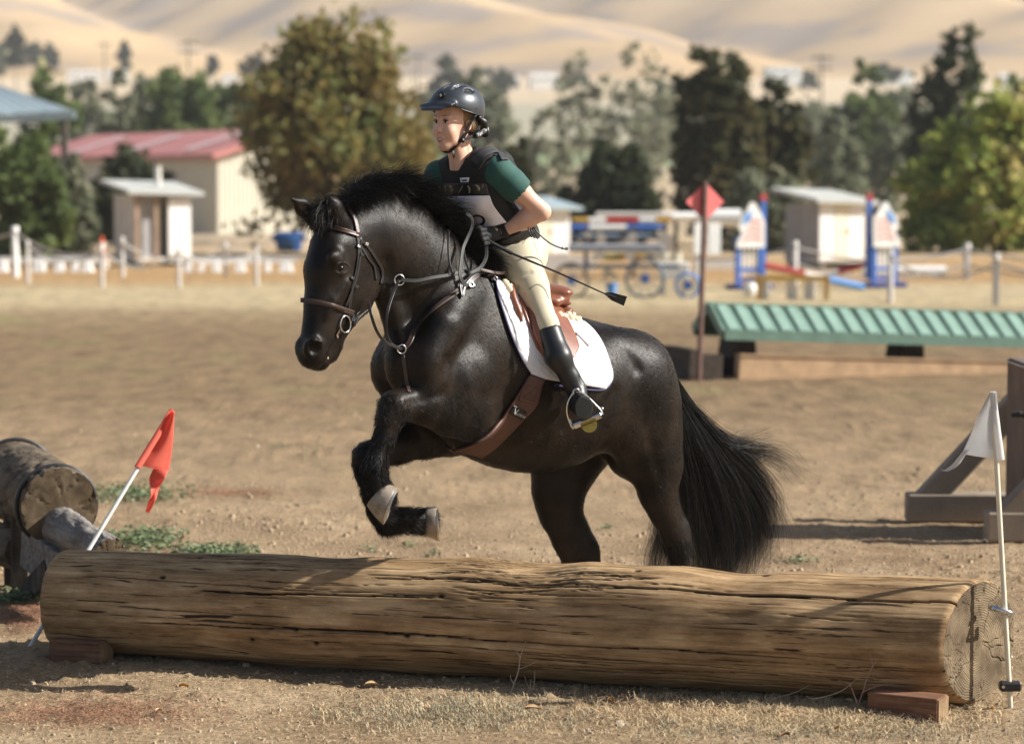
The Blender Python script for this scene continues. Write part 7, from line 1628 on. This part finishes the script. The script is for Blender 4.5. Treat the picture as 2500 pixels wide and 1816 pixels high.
# saddle pad
def quilt(u, v):
    g = np.minimum(np.abs(((u*9+v*7) % 1)-.5), np.abs(((u*9-v*7) % 1)-.5))*2; g = np.clip(g/.22, 0, 1)
    edge = np.clip(np.minimum.reduce([u, 1-u, v+1, 1-v])/.03, 0, 1); return .006*g**.5*edge
pad = empty('saddle_pad', tuple(HP(1320, 700)), 0, 'white quilted saddle pad with rounded rear corner under the saddle', 'saddle pad')
PL_ = [(1206, 686), (1212, 720), (1225, 762), (1250, 832), (1278, 888), (1300, 920)]; PR_ = [(1408, 783), (1440, 802), (1466, 835), (1484, 880), (1492, 922), (1474, 950)]
drape('panel', HB, PL_, PR_, 90, 80, .004, .010, M_PAD, pad, quilt, it=14); drape('panel', HB, PL_, PR_, 40, 36, .004, .010, M_PAD, pad, None, True, None, True)
M_PIPE = simple('navy_piping', (.02, .015, .09), .6)
strap_on('piping', HB, PL_, .008, .006, .010, M_PIPE, pad, 40); strap_on('piping', HB, PR_[1:]+[(1440, 951), (1400, 946), (1350, 938)], .008, .006, .010, M_PIPE, pad, 40)
# saddle
saddle = empty('saddle', tuple(HP(1300, 700)), 0, 'chestnut brown leather saddle with girth and steel stirrups on the black horse', 'saddle')
s = SDF([-.45, 11.2, 1.2], [.75, 13.0, 2.2], .0075)
s.tube([HP(1228, 672, 0), HP(1250, 690, 0)], [.035, .045], [.05, .08], HN, .03)
s.tube([HP(1245, 690, 0), HP(1275, 722, 0), HP(1310, 735, 0), HP(1335, 728, 0)], [.04, .035, .04, .045], [.09, .12, .15, .155], HN, .03, k2=.03)
s.ell(HP(1336, 712, 0), (.085, .160, .038), HA, .02); s.ell(HP(1342, 738, 0), (.055, .145, .022), HA, .006); s.ell(HP(1344, 755, 0), (.06, .152, .024), HA, .006)
sdf_part('seat', s, M_BRN, saddle, 1)
FL = [(1246, 694), (1262, 738), (1280, 790), (1298, 840), (1320, 872)]; FR = [(1350, 735), (1372, 775), (1394, 820), (1404, 852), (1392, 876)]
drape('flap', HB, FL, FR, 40, 40, .018, .010, M_BRN, saddle, it=6); drape('flap', HB, FL, FR, 24, 24, .018, .010, M_BRN, saddle, None, True, None, True, it=6)
def roll(name, pts, r, off, mat, par, n=20, ends=.5):
    q = spline(pts, n); A = []
    for x in q:
        p, _ = on_mesh(HB, x[0], x[1], off); A.append(p if p is not None else P(x[0], x[1], A[-1][1]) if A else HP(x[0], x[1], .1))
    A = np.array(A)
    for _ in range(3): A[1:-1] = (A[:-2]+2*A[1:-1]+A[2:])/4
    rr = r*np.clip(np.sin(np.linspace(.15, math.pi-.1, n))*1.6, ends, 1); return MB().tube(A, rr, 14).build(name, mat, par, True, True)
roll('knee_roll', [(1252, 694), (1271, 722), (1286, 764), (1299, 814), (1318, 866)], .023, .032, M_BRN, saddle); roll('front_panel', [(1240, 698), (1244, 728), (1256, 758), (1268, 788)], .018, .022, M_BRN, saddle); roll('panel_edge', [(1262, 702), (1274, 735), (1284, 775), (1290, 810)], .010, .026, M_BRND, saddle)
strap_on('keeper_strap', HB, [(1398, 818), (1414, 834), (1430, 850)], .02, .016, .005, M_BRND, saddle, 10)
# fleece half pad, lumpy
hp = empty('fleece_half_pad', tuple(HP(1300, 705)), 0, 'cream fleece half pad peeping out before and behind the saddle', 'saddle pad')
s = SDF([-.5, 11.2, 1.2], [.75, 13.1, 2.2], .0065)
for c, r_ in (((1228, 700), .017), ((1234, 710), .018), ((1223, 694), .015), ((1241, 706), .015), ((1238, 716), .014)): s.ell(on_horse(*c, .020)[0], (r_, r_, r_*1.1), None, .012)
for c, r_ in (((1372, 776), .018), ((1386, 779), .019), ((1399, 783), .018), ((1408, 782), .014), ((1380, 770), .016), ((1393, 773), .016), ((1360, 772), .018)):
    p, _ = on_horse(c[0], c[1]+4, .02); s.ell(p, (r_, r_, r_), None, .012)
s.tube([HP(1212, 664, .03), HP(1226, 674, .03)], [.024, .028], None, None, .02); s.tube([HP(1185, 622, .0), HP(1168, 618, 0)], [.04, .03], None, None, .02)
V, Q = s.mesh(); nz = np.array([mnoise.noise(Vector(v*95)) for v in V]); cen = V-relax(V, Q, 4, .6); V = V+np.stack([nz, np.roll(nz, 1)*.5, nz], -1)*.004
_f = np_mesh('fleece', V, Q, M_FLEECE, hp); _f['kind'] = 'stuff'
# girth
M_GIR = simple('brown_girth_leather', (.10, .045, .032), .55, 0, .15, 18, .3, 150)
GL = [(1289, 915), (1257, 967), (1215, 1027), (1184, 1061), (1142, 1084), (1112, 1093)]; GR = [(1322, 930), (1306, 988), (1275, 1022), (1239, 1059), (1209, 1088), (1176, 1112)]
girth = drape('girth', HB, GL, GR, 16, 50, .004, .012, M_GIR, saddle, lambda u, v: .003*np.clip(np.abs(u-.5)*8-3, 0, 1)-.002*(np.abs(np.abs(u-.5)-.3) < .03), it=2)
drape('girth', HB, GL, GR, 8, 24, .004, .012, M_GIR, saddle, None, True, None, True)
strap_on('girth_strap', HB, [(1335, 880), (1312, 900), (1300, 918)], .05, .014, .004, M_PAD, saddle, 10)
drape('girth_flap', HB, [(1292, 912), (1268, 955), (1262, 975)], [(1326, 925), (1308, 965), (1300, 985)], 10, 12, .017, .004, M_GIR, saddle)
for a, b in (((1280, 942), (1300, 972)), ((1305, 942), (1274, 966)), ((1284, 938), (1309, 946)), ((1309, 946), (1298, 976)), ((1298, 976), (1270, 966)), ((1270, 966), (1284, 938))): strap_on('stitching', HB, [a, ((a[0]+b[0])/2, (a[1]+b[1])/2), b], .003, .021, .0015, M_BRND, saddle, 6)
drape('girth_label', HB, [(1249, 985), (1239, 1005)], [(1283, 1003), (1271, 1024)], 10, 6, .018, .003, M_INK, saddle)
pc, nc = on_mesh(HB, 1262, 1006, .0235); xa = P(1279, 1016, pc[1])-P(1244, 997, pc[1])
nrm = nc; xa -= nrm*(xa@nrm); ya = np.cross(nrm, xa)
lettering('girth_lettering', 'V', pc-xa/np.linalg.norm(xa)*.022+ya/np.linalg.norm(ya)*.003, xa, ya, .042, M_WPRT, saddle); lettering('girth_lettering', 'enTECH', pc+xa/np.linalg.norm(xa)*.010-ya/np.linalg.norm(ya)*.004, xa, ya, .017, M_WPRT, saddle)
# stirrup leather and iron
def airpt(px, py, D): return P(px, py, D)
Df = ANK[1]-.10
band_free('stirrup_leather', [on_horse(1345, 870, .04)[0], on_horse(1370, 915, .055)[0], on_horse(1392, 950, .07)[0]*.5+P(1392, 950, Df)*.5, P(1404, 958, Df)], .024, .005, M_BRND, saddle)
I3 = [(1401, 958), (1388, 978), (1384, 1005), (1393, 1035), (1401, 1046)]; I4 = [(1409, 953), (1432, 968), (1450, 985), (1466, 1002), (1470, 1012)]
m_ = MB(); m_.tube(spline([P(x, y, Df) for x, y in I3], 14), .0068, 8); m_.tube(spline([P(x, y, Df+.02) for x, y in I4], 14), .0068, 8); m_.tube([P(1399, 958, Df), P(1402, 951, Df), P(1411, 950, Df), P(1412, 956, Df+.01)], .0062, 8); m_.build('stirrup_iron', M_CHROME, saddle, True, True)
MB().beam(P(1400, 1041, Df-.01), P(1469, 1013, Df-.01), .075, .013, .003, (0, .3, 1)).build('stirrup_tread', M_CHROME, saddle, False, True); MB().beam(P(1399, 1035, Df-.02), P(1466, 1008, Df-.02), .06, .008, .002, (0, .3, 1)).build('tread_rubber', M_RUB, saddle, False, True)
ball('stirrup_knob', P(1470, 997, Df), .008, M_CHROME, saddle)
M_YG = simple('translucent_yellow_rubber', (.33, .29, .06), .3, 0, .2, 60, coat=.3)
V = []; 
for k in range(13):
    a = math.pi*k/12; V.append((math.cos(a)*20, math.sin(a)*21))
ctr = (1438, 1035); rt = R(-22); pts = [(ctr[0]+x*math.cos(rt)-y*math.sin(rt), ctr[1]+x*math.sin(rt)+y*math.cos(rt)) for x, y in V]
n = len(pts); VV2 = [P(x, y, Df+.02) for x, y in pts]+[P(x, y, Df+.05) for x, y in pts]; mesh('yellow_tread_pad', VV2, [tuple(range(n))[::-1], tuple(range(n, 2*n))]+[(i, (i+1) % n, (i+1) % n+n, i+n) for i in range(n)], M_YG, saddle, False, True)
# sole of the boot: ribbed oval
M_SOLE = simple('olive_ribbed_sole', (.045, .045, .028), .75, 0, .15, 40)
tc_ = P(1426, 996, ANK[1]-.165); xs_ = P(1441, 1003, ANK[1]-.165)-tc_; ys_ = P(1434, 968, ANK[1]-.15)-tc_; sol = MB(); n = 24; V = [tc_+xs_*1.35*math.cos(2*math.pi*k/n)+ys_*math.sin(2*math.pi*k/n)*(1.0 if math.sin(2*math.pi*k/n) > 0 else .95) for k in range(n)]
mesh('boot_sole', V+[v+np.array([0, .03, 0]) for v in V], [tuple(range(n)), tuple(range(n, 2*n))[::-1]]+[(i, i+n, (i+1) % n+n, (i+1) % n) for i in range(n)], M_SOLE, person, False, True)
for i in range(11):
    t = -.8+1.6*i/10; hw2 = math.sqrt(1-t*t)*1.3; MB().tube([tc_+ys_*t*.95-xs_*hw2*.95+np.array([0, -.001, 0]), tc_+ys_*t*.95+xs_*hw2*.95+np.array([0, -.001, 0])], .0022, 5).build('sole_rib', M_RUB, person, True, True)
# bridle
bridle = empty('bridle', tuple(HD(850, 600)), 0, 'dark leather bridle with reins on the black horse\'s head', 'bridle')
def bs(name, pts, wd, mat=M_BLKL, off=.002, th=.005, n=26, par=bridle): return strap_on(name, HB, pts, wd, off, th, mat, par, n)
bs('crownpiece', [(842, 506), (856, 520), (866, 542), (872, 572)], .022, M_BRND, .006, .006); bs('browband', [(760, 556), (795, 553), (832, 560), (854, 568), (876, 576)], .02, M_BRND, .004, .006)
bs('cheekpiece', [(872, 572), (875, 614), (871, 654), (862, 690), (855, 722), (851, 756), (853, 782)], .017); bs('cheekpiece', [(878, 580), (878, 620), (870, 670), (855, 715), (842, 748)], .012, M_BLKL, .004)
bs('noseband', [(737, 733), (758, 735), (785, 740), (814, 747), (842, 757), (862, 764)], .022, M_BRL); bs('noseband_raised_centre', [(739, 732), (760, 734), (785, 739), (814, 746), (840, 755)], .009, M_BRL, .007, .004)
bs('throatlatch', [(877, 584), (897, 602), (918, 634), (930, 652), (934, 672), (928, 694)], .014); bs('throatlatch', [(880, 600), (898, 632), (912, 650), (917, 684)], .011)
for px, py in ((873, 602), (881, 622), (858, 680), (868, 700), (893, 596)): strap_on('buckle', HB, [(px-4, py-2), (px, py), (px+4, py+2)], .014, .009, .002, M_CHROME if px in (873, 893) else M_BLKL, bridle, 6)
def ringm(name, c, r, tr_, ax, mat, par, sq=1.0):
    ax = np.array(ax, float); ax /= np.linalg.norm(ax); u = np.cross(ax, Z); u /= np.linalg.norm(u); v = np.cross(u, ax); pts = [c+u*math.cos(a)*r+v*math.sin(a)*r*sq for a in np.linspace(0, 2*math.pi, 25)]
    return MB().tube(pts, tr_, 7, False).build(name, mat, par, True, True)
bc = on_horse(838, 790, .012)[0]; ringm('bit_ring', bc, .034, .0042, HDN, M_CHROME, bridle, 1.1); bs('bit_cheek', [(830, 800), (822, 816), (824, 824)], .01, M_CHROME, .003)
rr_ = on_horse(972, 679, .03)[0]
rein1 = [bc+np.array([.03, .01, .01]), P(870, 765, bc[1]+.06), P(897, 741, bc[1]+.12), P(930, 712, bc[1]+.2), rr_+np.array([0, 0, -.005])]
band_free('rein', rein1, .016, .004, M_GREYL, bridle); band_free('rein', [p+np.array([.008, .01, -.018]) for p in rein1[:3]], .014, .004, M_BLKL, bridle)
q = [rr_]+[on_horse(x, y, .035)[0] for x, y in ((1010, 682), (1047, 677), (1090, 672), (1122, 668))]+[RP(1147, 667, .19), RP(1172, 654, .19), RP(1186, 630, .17), RP(1187, 603, .13)]
band_free('rein', q, .017, .005, M_GREYL, bridle, 50)
band_free('rein', [RP(1125, 560, .02), RP(1124, 530, .08), RP(1136, 523, .12), RP(1151, 534, .13), RP(1151, 556, .13), RP(1140, 582, .13), RP(1130, 607, .14), RP(1125, 641, .17), RP(1123, 672, .2), RP(1131, 692, .21), RP(1142, 697, .21)], .017, .005, M_GREYL, bridle, 50, (.5, -1, .2))
band_free('rein', [RP(1096, 560, .08), RP(1094, 600, .12), RP(1097, 640, .15), RP(1105, 668, .17)], .009, .003, M_BLKL, bridle)
band_free('rein', [RP(1131, 606, .13), RP(1136, 635, .15), RP(1146, 664, .17)], .010, .003, M_GREYL, bridle)
# breastplate with martingale
bp_ = empty('breastplate', tuple(HP(1050, 780)), 0, 'brown leather breastplate with martingale rings across the horse\'s chest', 'breastplate')
strap_on('shoulder_strap', HB, [(1168, 668), (1144, 690), (1107, 718), (1075, 743), (1047, 767), (1022, 792), (1010, 812), (1000, 838), (985, 853)], .026, .003, .006, M_BRL, bp_, 40)
strap_on('shoulder_strap_stripe', HB, [(1144, 690), (1107, 718), (1075, 743), (1047, 767), (1022, 792), (1012, 806)], .006, .010, .001, M_GREYL, bp_, 40)
strap_on('neck_strap', HB, [(1120, 690), (1126, 730), (1132, 700), (1160, 672), (1200, 668), (1226, 660)], .012, .012, .004, M_BLKL, bp_, 30)
strap_on('wither_strap', HB, [(1160, 666), (1185, 672), (1210, 676), (1240, 672), (1262, 665)], .017, .03, .005, M_BRND, bp_, 24)
cr_ = on_horse(984, 856, .02)[0]; ringm('ring', cr_, .02, .0035, (.4, -1, 0), M_CHROME, bp_); ringm('ring', rr_, .024, .004, (.5, -1, 0), M_CHROME, bp_)
band_free('martingale_fork', [rr_, P(960, 715, rr_[1]-.03), P(945, 765, cr_[1]-.05), P(943, 812, cr_[1]-.05), P(955, 840, cr_[1]-.04), cr_], .014, .004, M_BLKL, bp_)
band_free('martingale_fork', [P(899, 738, rr_[1]-.12), P(906, 768, cr_[1]-.12), P(920, 808, cr_[1]-.1), P(942, 836, cr_[1]-.07), cr_], .014, .004, M_BLKL, bp_); strap_on('chest_strap', HB, [(940, 855), (965, 850), (984, 853)], .01, .004, .004, M_GREYL, bp_, 10)
strap_on('belly_strap', HB, [(984, 866), (989, 900), (995, 940), (998, 958)], .016, .003, .004, M_BRL, bp_, 14)
MB().tube(spline([P(1074, 1074, 12.0), P(1100, 1082, 11.95), P(1124, 1092, 11.93), P(1150, 1106, 11.93), P(1172, 1110, 11.98)], 16), .0045, 6).build('girth_loop', M_BLKL, bp_, True, True); ringm('ring', P(1112, 1092, 11.9), .0165, .0035, (.3, -1, 0), M_BLKL, bp_)
for px, py in ((1146, 697), (1203, 683)):
    p, n_ = on_mesh(HB, px, py, .016); 
    if p is None: p = HP(px, py, .2); n_ = HN
    ringm('buckle', p, .013, .0028, n_, M_CHROME, bp_, 1.0); strap_on('buckle_strap', HB, [(px-8, py), (px, py+1), (px+14, py)], .018, .008, .005, M_BLKL, bp_, 8)
for d in ((8, 12), (16, 14)):
    a = on_horse(1168, 684, .02)[0]; MB().tube([a, P(1181, 698, a[1]-.01), P(1181+d[0]*.6, 698+d[1]*.8, a[1]-.01)], .0016, 5).build('loose_thong', M_BRL, bp_, True, True)
# riding crop
cp_ = empty('riding_crop', tuple(RP(1196, 590, .12)), 0, 'black riding crop with a flat leather tip in the rider\'s left hand', 'riding crop')
oc = np.array(cp_.location); a0 = RP(1170, 577, .10)-oc; a1 = RP(1250, 619, .22)-oc; a2 = P(1478, 718, 11.72)-oc
MB().tube([a0, a0*.5+a1*.5, a1], [.0085, .0085, .0095], 10).build('grip', M_GLOVE, cp_, True); MB().tube([a1, a1*.5+a2*.5+np.array([0, 0, .004]), a2], [.0058, .0045, .0035], 8).build('shaft', M_BOOT, cp_, True)
tipp = [(1478, 714), (1495, 714), (1531, 724), (1523, 747), (1492, 733), (1480, 722)]; n = len(tipp); D_ = 11.72
mesh('leather_tip', [P(x, y, D_)-oc for x, y in tipp]+[P(x, y, D_+.005)-oc for x, y in tipp], [tuple(range(n)), tuple(range(n, 2*n))[::-1]]+[(i, i+n, (i+1) % n+n, (i+1) % n) for i in range(n)], M_BLKL, cp_)
MB().tube([P(1478, 718, D_-.004)-oc, P(1504, 727, D_-.004)-oc], [.006, .005], 8).build('tip_binding', M_BOOT, cp_, True)
# ================= AIR =================
def haze():
    hz = MB().box((0, 1490, 176), (3300, 3060, 354)).build('haze', None); hz['kind'] = 'stuff'
    m = bpy.data.materials.new('haze'); m.use_nodes = True; t = m.node_tree; t.nodes.clear(); o = t.nodes.new('ShaderNodeOutputMaterial'); v = t.nodes.new('ShaderNodeVolumePrincipled')
    v.inputs['Color'].default_value = (.93, .93, .95, 1); v.inputs['Density'].default_value = HAZE; v.inputs['Anisotropy'].default_value = .0
    t.links.new(v.outputs[0], o.inputs['Volume']); hz.data.materials.append(m)
HAZE = .00027
haze()
